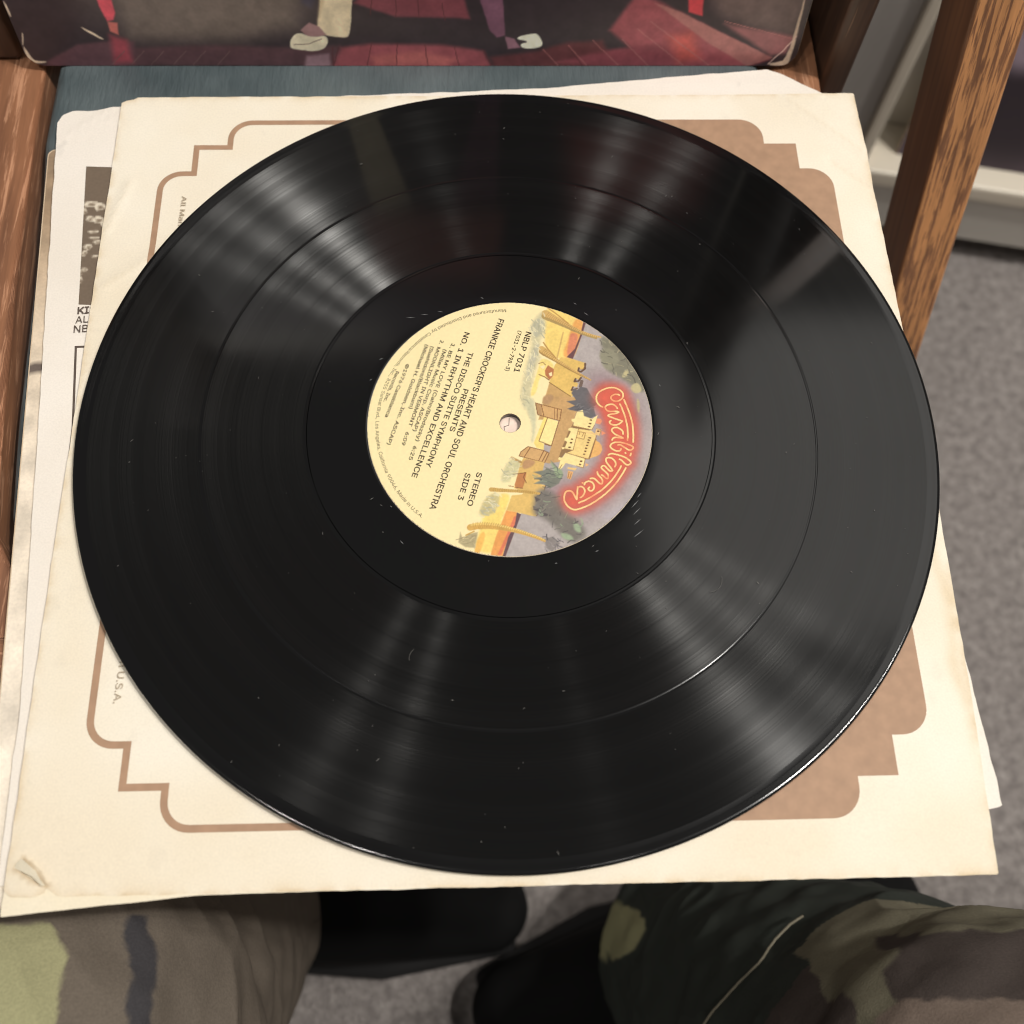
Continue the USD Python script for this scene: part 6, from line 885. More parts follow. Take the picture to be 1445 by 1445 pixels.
COVER_ART=[
('poly',(100,88,80),12,0,[(-139.3,47.6),(-77.7,47.8),(-82.3,18.1),(-109.5,11.0),(-152.5,11.6),(-152.5,30.3)]),
('poly',(84,56,60),3,0,[(-191.0,-0.0),(-168.1,7.7),(-118.4,9.7),(-83.9,8.4),(-66.2,9.7),(-67.4,-0.3)]),
('poly',(92,60,66),2,0,[(-187.9,2.2),(-172.9,9.9),(-162.1,11.3),(-149.4,11.3),(-152.7,-0.2),(-188.3,-0.2)]),
('poly',(124,60,68),2,0,[(-58.7,28.4),(-51.3,34.6),(-15.7,34.7),(-12.5,21.5),(-16.9,22.0),(-42.6,22.5)]),
('poly',(152,74,80),3,0,[(-65.9,8.6),(-53.6,10.3),(-23.3,9.8),(-7.1,7.0),(-2.9,-1.8),(-71.3,-1.8)]),
('poly',(186,98,94),4,0,[(-54.1,4.6),(-33.6,6.9),(-17.4,2.9),(-23.6,-0.1),(-52.5,0.5)]),
('poly',(96,48,50),3,0,[(-4.0,4.1),(15.5,7.0),(27.5,11.0),(42.2,12.1),(49.3,-1.8),(-2.9,-1.8)]),
('poly',(150,116,124),2,0,[(-80.6,4.6),(-71.3,5.8),(-71.0,-0.1),(-82.5,-1.2)]),
('poly',(100,82,78),8,0,[(82.2,35.1),(123.0,35.2),(122.3,13.8),(104.5,17.3),(88.4,24.1)]),
('poly',(156,74,80),3,0,[(44.5,16.6),(54.1,32.9),(62.7,29.6),(114.2,3.0),(105.1,-0.5),(77.8,-0.5),(55.0,7.8)]),
('poly',(138,64,72),3,0,[(46.5,7.8),(65.4,10.2),(88.7,-0.5),(40.8,-0.5),(23.3,1.7)]),
('poly',(196,84,76),7,0,[(69.2,13.7),(79.4,16.1),(83.8,3.0),(75.3,1.7)]),
('poly',(172,108,102),1,0,[(61.8,28.5),(71.6,25.2),(115.0,3.9),(105.1,-0.3),(85.5,11.4)]),
('poly',(150,92,92),3,0,[(91.4,19.6),(122.3,13.8),(120.0,6.0),(113.8,4.8)]),
('poly',(214,62,70),1,0,[(73.6,37.2),(80.3,37.2),(81.8,23.0),(75.8,24.6)]),
('poly',(214,74,88),1,0,[(-158.9,36.4),(-152.8,36.4),(-153.5,24.0),(-155.1,21.0),(-157.8,20.2),(-159.0,27.1)]),
('poly',(192,98,88),1,0,[(-157.8,20.2),(-154.0,19.7),(-154.9,14.2),(-158.1,15.8)]),
('poly',(160,66,76),4,0,[(-158.6,14.2),(-152.4,12.0),(-152.9,1.7),(-160.6,1.1)]),
('poly',(60,56,70),3,0,[(-79.7,36.6),(-70.2,36.6),(-75.5,26.2),(-79.0,28.3)]),
('line',(84,40,42),0.2,0.35,[(-53.0,10.9),(-56.2,-0.6)]),
('line',(84,40,42),0.2,0.35,[(-42.6,10.9),(-43.7,-0.6)]),
('line',(84,40,42),0.2,0.35,[(-31.2,9.8),(-30.4,-0.6)]),
('line',(84,40,42),0.2,0.35,[(-19.1,8.7),(-17.3,-0.6)]),
('line',(84,40,42),0.2,0.35,[(-7.1,7.0),(-2.9,-1.2)]),
('line',(84,40,42),0.2,0.35,[(-51.2,30.5),(-52.4,23.0)]),
('line',(84,40,42),0.2,0.35,[(-41.7,30.5),(-42.1,22.5)]),
('line',(84,40,42),0.2,0.35,[(-33.2,30.5),(-32.9,22.0)]),
('line',(84,40,42),0.2,0.35,[(-23.6,28.4),(-22.4,20.9)]),
('line',(84,40,42),0.2,0.35,[(27.6,9.8),(35.6,-1.2)]),
('line',(84,40,42),0.2,0.35,[(18.5,7.5),(25.2,-1.2)]),
('line',(84,40,42),0.2,0.35,[(8.3,5.2),(11.6,-1.2)]),
('line',(84,40,42),0.2,0.35,[(-69.4,8.6),(-70.1,-0.6)]),
('line',(84,40,42),0.2,0.35,[(-66.9,8.6),(-70.1,-0.6)]),
('line',(176,108,104),0.2,0.3,[(17.7,7.8),(24.5,0.2)]),
('line',(176,108,104),0.2,0.3,[(28.2,9.6),(36.4,0.2)]),
('line',(176,108,104),0.2,0.3,[(38.1,11.9),(50.0,0.2)]),
('line',(176,108,104),0.2,0.3,[(50.2,12.5),(62.5,0.2)]),
('line',(176,108,104),0.2,0.3,[(56.0,17.2),(77.7,0.2)]),
('line',(176,108,104),0.2,0.3,[(60.8,20.7),(88.6,0.2)]),
('line',(176,108,104),0.2,0.3,[(91.2,20.7),(121.6,12.6)]),
('line',(110,82,80),0.2,0.3,[(-154.9,6.9),(-161.8,0.5)]),
('line',(110,82,80),0.2,0.3,[(-146.9,6.9),(-153.7,0.5)]),
('line',(110,82,80),0.2,0.3,[(-138.8,6.9),(-145.6,0.5)]),
('line',(110,82,80),0.2,0.3,[(-129.8,6.9),(-136.5,0.5)]),
('line',(110,82,80),0.2,0.3,[(-121.8,6.9),(-128.3,0.5)]),
('line',(110,82,80),0.2,0.3,[(-111.7,6.9),(-118.1,0.5)]),
('poly',(228,210,172),0.6,0,[(-70.2,38.6),(-57.7,38.7),(-59.2,28.4),(-61.4,14.3),(-63.4,12.9),(-73.2,14.3),(-75.3,15.2),(-71.8,27.3)]),
('poly',(204,182,140),2,0,[(-73.9,19.8),(-67.3,36.6),(-70.2,36.6),(-75.0,15.4)]),
('poly',(150,112,112),0.8,0,[(-81.3,16.5),(-77.4,19.8),(-73.7,18.1),(-71.2,14.3),(-78.4,12.6)]),
('poly',(228,218,186),0.5,0,[(-86.9,9.8),(-84.7,14.3),(-81.5,15.4),(-77.3,13.1),(-71.2,14.3),(-70.7,10.3),(-74.2,6.9),(-80.2,7.0),(-86.2,7.9)]),
('line',(120,92,80),0.2,0.35,[(-84.9,9.8),(-78.8,10.3),(-73.4,12.6)]),
('poly',(122,78,98),1,0,[(-9.8,38.8),(0.2,38.8),(1.8,14.3),(-1.5,13.2),(-4.5,16.6),(-8.0,28.5)]),
('poly',(148,104,118),0.8,0,[(1.8,13.8),(5.6,12.7),(8.2,8.7),(3.1,7.9)]),
('poly',(240,240,216),0.4,0,[(5.1,13.0),(13.6,15.5),(16.2,13.8),(18.0,8.7),(9.3,7.9),(7.7,10.4),(12.2,11.2)]),
('poly',(228,206,176),0.3,0,[(-195.2,9.5),(-194.8,8.6),(-194.2,5.8),(-193.6,3.5),(-192.7,2.2),(-188.3,2.2),(-188.2,1.5),(-192.7,1.1),(-195.3,1.7),(-195.8,5.4)]),
('poly',(228,206,176),0.3,0,[(-169.7,18.3),(-166.7,16.6),(-161.4,12.4),(-162.3,12.0),(-167.1,15.5)]),
('poly',(228,206,176),0.3,0,[(-195.2,29.8),(-194.8,26.8),(-194.7,22.2),(-195.5,22.0),(-195.7,26.4)]),
('poly',(228,206,176),0.3,0,[(-193.4,15.2),(-192.9,15.2),(-194.8,9.5),(-195.4,9.5)]),
('poly',(214,190,164),0.4,0,[(121.3,31.9),(122.0,31.9),(123.1,1.8),(120.6,-0.2),(114.5,0.1),(114.2,1.2),(116.7,1.5),(121.3,3.0)]),
('line',(224,190,176),0.2,0.5,[(116.0,4.1),(118.4,6.9),(122.6,13.8)]),
('line',(214,180,166),0.2,0.5,[(113.8,0.7),(116.0,4.1)])]

# ---------------------------------------------------------------- setting: carpet
FLOOR = -0.45
v, f = grid(np.linspace(-1.6, 1.8, 60), np.linspace(-1.6, 1.2, 60))
tag(obj("carpet", (np.c_[v, np.full(len(v), FLOOR)], f), CARPET), "grey mottled carpet under the chair", "carpet", kind="structure")

# ---------------------------------------------------------------- white cabinet behind, with a ledge
cab = thing("display_cabinet", "pale grey display cabinet with cream ledge standing behind the chair", "cabinet", (0.4839, 0.3867, FLOOR), -11.56)
PALE, SHADE, MOLD, TOE = board("pale_board", (204, 199, 190)), board("grey_board", (168, 163, 158)), board("cream_molding", (222, 212, 194), 0.35), board("dark_plinth", (84, 84, 86))
x0, x1 = -0.62, 0.45
obj("toe_kick", rbox(x0, x1, 0.03, 0.05, 0.0, 0.030, 0.001), TOE, cab, 30)
obj("base_panel", rbox(x0, x1, 0.0, 0.02, 0.0245, 0.0765, 0.0015), PALE, cab, 30)
obj("ledge", rbox(x0, x1, -0.004, 0.11, 0.0767, 0.0935, 0.003), MOLD, cab, 30)
obj("stile", rbox(-0.1845, -0.1752, 0.0, 0.03, 0.0937, 0.93, 0.0015), MOLD, cab, 30)
obj("door_panel", rbox(x0, -0.1847, 0.007, 0.025, 0.0937, 0.93, 0.0015), SHADE, cab, 30)
obj("back_panel", rbox(-0.175, x1, 0.05, 0.108, 0.0937, 0.93, 0.0015), PALE, cab, 30)
obj("top_panel", rbox(x0, x1, 0.0, 0.11, 0.9302, 0.95, 0.002), PALE, cab, 30)
# record cover on the ledge
v, f = grid(np.linspace(0, 0.312, 105), np.linspace(0, 0.312, 105))
art = [("poly", (58, 48, 56), 60, 0, [(0, 0), (140, 0), (120, 200), (0, 200)]), ("poly", (170, 152, 166), 22, 0, [(30, 118), (62, 150), (90, 165), (110, 120), (80, 96), (45, 92)]), ("poly", (52, 44, 52), 30, 0, [(120, 40), (220, 30), (250, 200), (150, 230)]), ("poly", (150, 128, 146), 30, 0, [(180, 200), (260, 190), (270, 300), (170, 300)])]
c = lin(paint(v * 1000, (98, 84, 96), art))
pc = thing("standing_record_cover", "dark purple record cover standing on the cream ledge of the grey cabinet", "record cover", (0.4839, 0.3867, FLOOR), -11.56)
lean = math.radians(4.5); P = np.c_[v[:, 0] - 0.150, 0.018 + v[:, 1] * math.sin(lean), 0.0938 + v[:, 1] * math.cos(lean)]
obj("front_print", (P, f), PRINT, pc, col=c)
bm = trimesh.creation.box([0.312, 0.003, 0.312]); bm.apply_translation([0.156, 0.0018, 0.156]); bm.apply_transform(trimesh.transformations.rotation_matrix(-lean, [1, 0, 0])); bm.apply_translation([-0.150, 0.018, 0.0938])
obj("card_jacket", bm, CARD, pc)

# ---------------------------------------------------------------- chair
chair = thing("wooden_chair", "worn brown wooden chair with teal vinyl seat under the record sleeves", "chair")
seat_xy = [(-0.1853, 0.180), (-0.1853, 0.172), (-0.1855, 0.134), (-0.1814, 0.0986), (-0.1763, 0.0054), (-0.1728, -0.030), (-0.166, -0.046), (-0.152, -0.056), (-0.125, -0.060), (0.06, -0.060), (0.084, -0.056), (0.096, -0.046), (0.101, -0.030), (0.104, 0.0054), (0.108, 0.0986), (0.111, 0.172), (0.111, 0.200), (-0.1853, 0.200)]
seat_p = Polygon(seat_xy).buffer(-0.004).buffer(0.004)
obj("seat", ring_sweep(seat_p.exterior.coords, [(0.002, -0.030), (0.0, -0.018), (0.0, -0.0128), (0.0006, -0.0105), (0.002, -0.0086), (0.0042, -0.0077), (0.007, -0.0074)]), SEAT, chair, 50)
hole = Polygon([(-0.1908, 0.22), (-0.1908, 0.1745), (-0.1899, 0.1355), (-0.1865, 0.067), (-0.1815, 0.0045), (-0.178, -0.034), (-0.168, -0.051), (-0.154, -0.061), (-0.125, -0.065), (0.06, -0.065), (0.086, -0.061), (0.100, -0.050), (0.106, -0.034), (0.110, 0.0045), (0.113, 0.0986), (0.1155, 0.172), (0.1155, 0.22)])
outer = Polygon([(-0.226, 0.255), (-0.226, 0.17), (-0.2065, -0.088), (0.126, -0.088), (0.1365, 0.17), (0.1365, 0.255)])
frame = outer.difference(hole)
def rail(name, clip, along, zt=-0.0100):
    g = frame.intersection(clip); g = max(getattr(g, "geoms", [g]), key=lambda q: q.area)
    cs = manifold3d.CrossSection([np.array(shapely.geometry.polygon.orient(g).exterior.coords)[:-1]]); body = cs.extrude(0.034).translate((0, 0, zt - 0.0358))
    top = manifold3d.Manifold()
    for k in range(1, 7): an = k / 6 * PI / 2; r_ = 0.0018; top += cs.offset(-r_ * (1 - math.cos(an)), manifold3d.JoinType.Round).extrude(0.001 + r_ * math.sin(an)).translate((0, 0, zt - 0.0018 - 0.001))
    m = body + top
    v, f, n = meshkit.arrays(m, 40); q = np.stack([v[:, 0], v[:, 2], v[:, 1]], 1) if along == "y" else np.stack([v[:, 1], v[:, 2], v[:, 0]], 1)
    obj(name, m, RAIL, chair, 40, loc=q)
rail("side_rail", sbox(-0.3, -0.072, -0.140, 0.3), "y"); rail("side_rail", sbox(0.080, -0.072, 0.2, 0.3), "y"); rail("front_rail", sbox(-0.3, -0.2, 0.2, -0.0722), "x")
def straight(name, x0, x1, y0, y1, z0, z1, m, along=2, r=0.003):
    b = rbox(x0, x1, y0, y1, z0, z1, r); v, _, _ = meshkit.arrays(b, 40); o = [0, 1, 2]; o.remove(along)
    return obj(name, b, m, chair, 40, loc=v[:, o + [along]])
straight("back_post", 0.1372, 0.149, 0.168, 0.262, FLOOR, 0.345, DARKWOOD)
straight("back_post", -0.236, -0.200, 0.1785, 0.262, -0.0098, 0.345, DARKWOOD)
straight("top_rail", -0.1998, 0.137, 0.224, 0.244, 0.285, 0.335, DARKWOOD, 0)
straight("back_slat", -0.1998, 0.137, 0.232, 0.244, 0.14, 0.18, DARKWOOD, 0)
straight("back_rail", -0.1998, 0.1155, 0.205, 0.24, -0.045, -0.012, RAIL, 0)
for sgn in (1, -1):
    a, b = np.array([0.1620, 0.2020, 0.2235]), np.array([0.2243, 0.0280, FLOOR + 0.001])
    if sgn < 0: a[0], b[0] = -0.080 - a[0] - 0.022 - 0.018, -0.080 - b[0] - 0.022 - 0.018
    m, fr = beam(a, b, 0.0222, 0.034, 0.0016)
    # the front face is rubbed pale, the side that faces the seat keeps its stain
    obj("slanted_post", m, WORN if sgn > 0 else RAIL, chair, 30, loc=local(m, fr, 30))

# ---------------------------------------------------------------- leaning album cover
lean = math.radians(8); up = np.array([0, math.sin(lean), math.cos(lean)]); O = np.array([0, 0.1732, -0.0072])
def on_cover(u, v, off=0.0): return O + np.outer(u, [1, 0, 0]) + np.outer(v, up) + off * np.array([0, -math.cos(lean), math.sin(lean)])
cover = thing("album_cover", "leaning album cover showing legs in pale and purple trousers on red floorboards", "album cover")
CL, CR, CH = -0.1958, 0.1252, 0.312
xs = np.arange(CL, CR + 1e-9, 0.0004); ys = np.r_[np.arange(0.0, 0.036, 0.0004), np.linspace(0.0365, CH, 120)]
uv, f = grid(xs, ys)
# rounded, rubbed lower corners: pull the outline in
rc = 0.007
for side, s in ((CL, 1), (CR, -1)):
    cx, cy = side + s * rc, rc; k = ((uv[:, 0] - cx) * s < 0) & (uv[:, 1] < cy); d = uv[k] - [cx, cy]; m = np.maximum(np.abs(d[:, 0]), np.abs(d[:, 1])); L = np.linalg.norm(d, axis=1); uv[k] = [cx, cy] + d * (m / np.maximum(L, 1e-9))[:, None]
base = (62, 52, 56)
more = [("poly", (104, 92, 86), 40, 0, [(-160, 32), (-80, 32), (-70, 120), (-150, 130)]), ("poly", (232, 218, 184), 1.5, 0, [(-71, 30), (-58.7, 30), (-45, 120), (-66, 130)]), ("poly", (128, 86, 106), 3, 0, [(-8, 30), (0.4, 30), (0, 120), (-25, 130)]),
    ("poly", (190, 120, 110), 8, 0, [(-75, 135), (5, 135), (0, 210), (-70, 210)]), ("poly", (206, 96, 90), 20, 0, [(30, 60), (110, 60), (110, 140), (40, 150)]), ("poly", (150, 140, 150), 20, 0, [(-185, 240), (110, 240), (110, 300), (-185, 300)]), ("poly", (236, 230, 220), 1.5, 0, [(-195, 278), (-70, 278), (-70, 311), (-195, 311)]), ("poly", (238, 230, 218), 1, 0, [(122.6, 34), (126, 34), (126, 312), (121.8, 312)])]
fade = lambda c: tuple(np.array(c) * 0.96 + np.array((16, 14, 15)) + (0.04 * (np.mean(c) - np.array(c))))
COVER_ART = [(k, fade(c_), max(sf, 0.55) if k == "poly" else max(sf, 0.3), w_, P_) for k, c_, sf, w_, P_ in COVER_ART]
nz = meshkit.fbm(np.c_[uv * 260, np.zeros(len(uv))], 4, 61)[:, None] - 0.5; jit = np.stack([meshkit.fbm(np.c_[uv * 420, np.full(len(uv), k)], 3, 62 + k) - 0.5 for k in (0, 1)], 1)
c = lin(np.clip(paint(uv * 1000 + jit * 0.4, base, more + COVER_ART, (0.4, 0.7)) * (1 + nz * 0.22), 0, 255), 1.12)
obj("front_print", (on_cover(uv[:, 0], uv[:, 1]), f[:, ::1]), COVER, cover, True, col=c)
cp = Polygon([(CL + rc, 0)] + [(CL + rc - rc * math.sin(t), rc - rc * math.cos(t)) for t in np.linspace(0, PI / 2, 8)] + [(CL, CH), (CR, CH)] + [(CR - rc + rc * math.cos(t), rc - rc * math.sin(t)) for t in np.linspace(0, PI / 2, 8)])
ex = trimesh.creation.extrude_polygon(cp.buffer(-0.0001), 0.0045, engine="earcut"); w = np.array(ex.vertices)
obj("card_jacket", (on_cover(w[:, 0], w[:, 1]) + np.outer(w[:, 2] + 0.00008, [0, math.cos(lean), -math.sin(lean)]), ex.faces), CARD, cover)

# ---------------------------------------------------------------- sleeves
def ridges(x, y, L):
    z = np.zeros_like(x); q = shapely.points(np.c_[x, y])
    for a_, b_, w_, h_ in L: z += h_ * np.exp(-(shapely.distance(LineString([a_, b_]), q) / w_) ** 2) * np.where(np.hypot(x, y) < 0.152, 0.0, 1.0)
    return z

rng = np.random.default_rng(4)
# tan sleeve at the very bottom
tan = thing("tan_record_sleeve", "tan record sleeve with dark stripe, lowest, peeking out at the left", "record sleeve")
def rot_rect(tl, ang, w, h):
    a = math.radians(ang); ex, ey = np.array([math.cos(a), math.sin(a)]), np.array([-math.sin(a), math.cos(a)]); tl = np.array(tl)
    return [tuple(tl), tuple(tl + ex * w), tuple(tl + ex * w - ey * h), tuple(tl - ey * h)]
tp = rot_rect((-0.1812, 0.1275), 4.3, 0.24, 0.285)
zt = wavy(3, 0.0002, 0.07, -0.0058); pm = paper(Polygon(tp).buffer(-0.003).buffer(0.003), zt, 0.006, 0.0012)
obj("card_jacket", pm, CARD, tan)
a = math.radians(4.6); V = sheet(Polygon(tp).buffer(-0.0034).buffer(0.003), lambda x, y: zt(x, y) + 0.00006, 0.0022); q = np.array(V.vertices)
s = (q[:, :2] - tp[0]) @ np.array([math.sin(a), -math.cos(a)])
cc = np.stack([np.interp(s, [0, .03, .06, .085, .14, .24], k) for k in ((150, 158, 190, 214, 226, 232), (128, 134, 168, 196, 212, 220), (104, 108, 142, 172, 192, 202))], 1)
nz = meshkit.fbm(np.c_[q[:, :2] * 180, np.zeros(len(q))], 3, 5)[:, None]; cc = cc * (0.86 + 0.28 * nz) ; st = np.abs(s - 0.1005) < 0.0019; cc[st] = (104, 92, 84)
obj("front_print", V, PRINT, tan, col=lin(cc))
# white sleeve with a photograph
ws = thing("white_record_sleeve", "white record sleeve with brown photograph and black type, just under the cream one", "record sleeve")
W0 = np.array([(-0.1787, 0.1425), (0.1292, 0.1681), (0.1504, -0.1335), (-0.1555, -0.159)])
wp = rough_edge([(-0.1787, 0.1400), (-0.1772, 0.1440), (-0.1735, 0.1462), (-0.165, 0.1464), (-0.158, 0.1478), (-0.10, 0.1520), (0.02, 0.1582), (0.075, 0.1645), (0.112, 0.1682), (0.1185, 0.1655), (0.1345, 0.1548), (0.1504, -0.1335), (0.1465, -0.1342), (-0.1555, -0.1500), (-0.1569, -0.0974)], 0.0012, 0.0004, 7)
WC = [((-0.1745, 0.1330), (-0.158, 0.1475), 0.0016, 0.00025), ((-0.170, 0.1330), (-0.150, 0.1480), 0.0016, 0.0002), ((0.07, 0.1600), (0.12, 0.1610), 0.003, 0.0003)]
zw0 = wavy(11, 0.0002, 0.06, -0.0044)
zw = lambda x, y: zw0(x, y) + ridges(x, y, WC)
obj("paper", paper(wp, zw, 0.0022, 0.0003), WHITE, ws)
pic = Polygon([(-0.1644, 0.1178), (-0.120, 0.1160), (-0.1150, 0.0515), (-0.1588, 0.0535)]); V = sheet(pic, lambda x, y: zw(x, y) + 0.00005, 0.0007); q = np.array(V.vertices)
blots = []
for cx, cy, rx, ry in [(-160.2, 99.5, 2.6, 1.4), (-156.6, 98.2, 2.0, 1.8), (-162.4, 96.0, .9, 1.6), (-159.6, 92.6, 1.6, 1.2), (-156.4, 92.0, 2.4, 1.6), (-154, 90, 1.6, 1.2), (-157.6, 86.4, 2.0, .7), (-156.9, 83.6, 1.7, .5), (-155.6, 81.6, 1.6, .8), (-158.8, 79.4, 1.3, 1.3), (-159.8, 76.6, .9, 1.4), (-155.5, 75, 1.2, .6), (-160.6, 67.4, 1.0, 1.8), (-158.8, 69.0, 1.2, .8), (-159.9, 64.3, .8, 1.4), (-148, 95, 3, 3), (-140, 80, 3, 5), (-130, 96, 3, 3)]:
    t = np.linspace(0, 2 * PI, 17)[:-1]; k = 1 + 0.5 * (rng.random(16) - 0.5); blots.append(("poly", (216, 204, 184), 0.8, 0, [(cx + rx * m * math.cos(u), cy + ry * m * math.sin(u)) for u, m in zip(t, k)]))
    blots.append(("poly", (128, 112, 94), 1.0, 0, [(cx + .3 + rx * .5 * m * math.cos(u), cy - .3 + ry * .5 * m * math.sin(u)) for u, m in zip(t, k[::-1])]))
obj("printed_photograph", V, PRINT, ws, col=lin(paint(q[:, :2] * 1000, (112, 97, 82), blots)))
txt = [text_between(t, np.array(p) / 1000, np.array(p) / 1000 + np.array([0.99662, 0.0822]) * w, h, b, -0.0042 + 0.0003) for t, p, w, h, b in (("KISS", (-158.6, 50.6), 0.0093, 0.0029, True), ("ALIVE!", (-158.8, 46.6), 0.0122, 0.0029, False), ("NBLP", (-158.9, 42.6), 0.0100, 0.0031, False))]
obj("printed_type", txt[0], SLEEVE_INK, ws)
for m in txt[1:]: obj("printed_type", m, SLEEVE_INK, ws)
fr_ = LineString([(-0.115, 0.0365), (-0.1573, 0.0352), (-0.1539, 0.0020), (-0.1520, -0.060), (-0.145, -0.090)]).buffer(0.00042, cap_style="flat", join_style="mitre")
obj("printed_frame", sheet(fr_, lambda x, y: zw(x, y) + 0.00007, 0.004), SLEEVE_INK, ws)
# cream sleeve
cs_ = thing("cream_record_sleeve", "cream paper record sleeve with brown stepped frame, the record lying on it", "record sleeve")
lo = rough_edge([(-0.1519, 0.1503), (-0.145, 0.1510), (0.1452, 0.1523), (0.1440, -0.1520), (-0.0959, -0.1540), (-0.1525, -0.1587), (-0.1528, -0.10)], 0.0011, 0.00025, 21)
CREASES = [((-0.150, 0.060), (-0.120, 0.085), 0.0030, 0.0005), ((-0.146, 0.108), (-0.152, 0.086), 0.0022, 0.0005), ((0.118, 0.150), (0.146, 0.122), 0.0028, 0.0005), ((0.132, 0.118), (0.147, 0.104), 0.0028, -0.0004), ((-0.149, -0.02), (-0.138, -0.03), 0.0025, 0.0004), ((0.060, -0.150), (0.118, -0.132), 0.006, 0.0004), ((-0.13, -0.1440), (-0.06, -0.1435), 0.004, 0.0003)]
zc0 = wavy(23, 0.00026, 0.060, -0.0029)
zc = lambda x, y: zc0(x, y) + ridges(x, y, CREASES) + 0.0014 * np.clip((np.hypot(x, y) - 0.165) / 0.05, 0, 1) ** 2 * (meshkit.noise(np.stack([x * 30 + 9, y * 30 + 9, np.zeros_like(x)], -1), 4) - 0.25)
obj("lower_sheet", paper(lo, lambda x, y: zc(x, y) - 0.0004 + 0.0002 * np.clip((-0.13 - y) / 0.03, 0, 1), 0.005, 0.00025), CREAM2, cs_)
hi = rough_edge([(-0.1537, 0.1488), (-0.1518, 0.1500), (-0.149, 0.1506), (-0.1475, 0.1517), (0.1461, 0.1533), (0.1468, 0.1260), (0.1476, 0.03), (0.1482, -0.02), (0.1466, -0.10), (0.1441, -0.1536), (-0.0959, -0.15365), (-0.1350, -0.1535), (-0.1368, -0.1533), (-0.1402, -0.1508), (-0.1404, -0.1524), (-0.1442, -0.1536), (-0.1500, -0.1532), (-0.1524, -0.1515), (-0.1535, -0.05)], 0.0010, 0.0003, 22)
fl = Polygon([(-0.1501, -0.1450), (-0.1485, -0.1436), (-0.1477, -0.1429), (-0.1401, -0.1505), (-0.1437, -0.1491)])
def zhi(x, y): return zc(x, y) + 0.0005 * np.exp(-((x + 0.147) ** 2 + (y + 0.150) ** 2) / 0.006 ** 2)
pm = paper(hi.difference(fl), zhi, 0.0016, 0.00016); q = np.array(pm.vertices)[:, :2]
ed = shapely.distance(hi.exterior, shapely.points(q)); cl_ = meshkit.fbm(np.c_[q * 28 + 3, np.zeros(len(q))], 4, 31)[:, None]; fn = meshkit.fbm(np.c_[q * 240, np.zeros(len(q))], 3, 32)
cc = np.array((240, 227, 203)) + (np.array((247, 238, 220)) - np.array((240, 227, 203))) * np.clip(cl_ * 2 - 0.5, 0, 1)
k = (np.exp(-ed / 0.0013) * np.clip(fn * 1.8 - 0.45, 0, 1) * 0.4)[:, None]; cc = cc * (1 - k) + np.array((196, 160, 108)) * k
band = np.exp(-(((q[:, 0] - 0.1440) - 0.0012 * np.sin(q[:, 1] * 160)) / 0.0022) ** 2) * np.clip((0.004 - np.abs(q[:, 1] + 0.075) + 0.045) / 0.02, 0, 1) * (0.35 + 0.9 * fn)
k = np.clip(band * 0.30, 0, 0.5)[:, None]; cc = cc * (1 - k) + np.array((206, 176, 128)) * k
sp = (meshkit.fbm(np.c_[q * 120 + 7, np.zeros(len(q))], 2, 33) > 0.83)[:, None]; cc = np.where(sp, cc * 0.985, cc)
for a_, b_, w_, h_ in CREASES[:5]:
    k = (np.exp(-(shapely.distance(LineString([a_, b_]), shapely.points(q)) / 0.0007) ** 2) * 0.10)[:, None]; cc = cc * (1 - k) + np.array((190, 164, 124)) * k
k = (np.exp(-(shapely.distance(fl.exterior, shapely.points(q)) / 0.0006) ** 2) * 0.5)[:, None]; cc = cc * (1 - k) + np.array((176, 148, 108)) * k
obj("upper_sheet", pm, CREAM_PRINT, cs_, col=lin(cc, 0.90))
flap = sheet(Polygon([(-0.1503, -0.1452), (-0.1495, -0.1437), (-0.1477, -0.1427), (-0.1430, -0.1462), (-0.1399, -0.1506), (-0.1412, -0.1503), (-0.1440, -0.1478)]), lambda x, y: zhi(x, y) + 0.0002 + np.clip(((x + 0.1501) * 0.71 + (y + 0.1450) * 0.70) * 0.55, 0, 0.0022), 0.0008)
obj("torn_flap", flap, CREAM2, cs_)
# brown print: outlined frame on the left, filled panel on the right, stepped corners
def arc(cx, cy, r, a0, a1, n=10): return [(cx + r * math.cos(math.radians(t)), cy + r * math.sin(math.radians(t))) for t in np.linspace(a0, a1, n)]
def left_outline(y1, y0, xe):
    top = [(xe, y1)] + arc(-0.1001, y1 - 0.0095, 0.0095, 90, 180) + [(-0.1096, y1 - 0.0126), (-0.1227, y1 - 0.0126), (-0.1226, y1 - 0.0256)] + arc(-0.1258, y1 - 0.0348, 0.0092, 90, 180)
    return top + [(q, y0 + (y1 - p)) for q, p in top[::-1]]
L_ = LineString(left_outline(0.1396, -0.1362, 0.0)).buffer(-0.0023, single_sided=True, join_style="mitre")
if L_.bounds[0] < -0.1352: L_ = LineString(left_outline(0.1396, -0.1362, 0.0)).buffer(0.0023, single_sided=True, join_style="mitre")
top = arc(0.0962, 0.1398 - 0.0095, 0.0095, 90, 0) + [(0.1057, 0.1272), (0.1186, 0.1272), (0.1186, 0.1146)] + arc(0.1220, 0.1146 - 0.0092, 0.0092, 90, 0)
R_ = Polygon([(0.0, 0.1398)] + top + [(x, 0.1398 - 0.1362 - y) for x, y in top[::-1]] + [(0.0, -0.1362)])
obj("printed_frame", sheet(L_.intersection(hi), lambda x, y: zhi(x, y) + 0.00007, 0.0016), BROWN_INK, cs_)
obj("printed_panel", sheet(R_.intersection(hi), lambda x, y: zhi(x, y) + 0.00007, 0.0016), BROWN_INK, cs_)
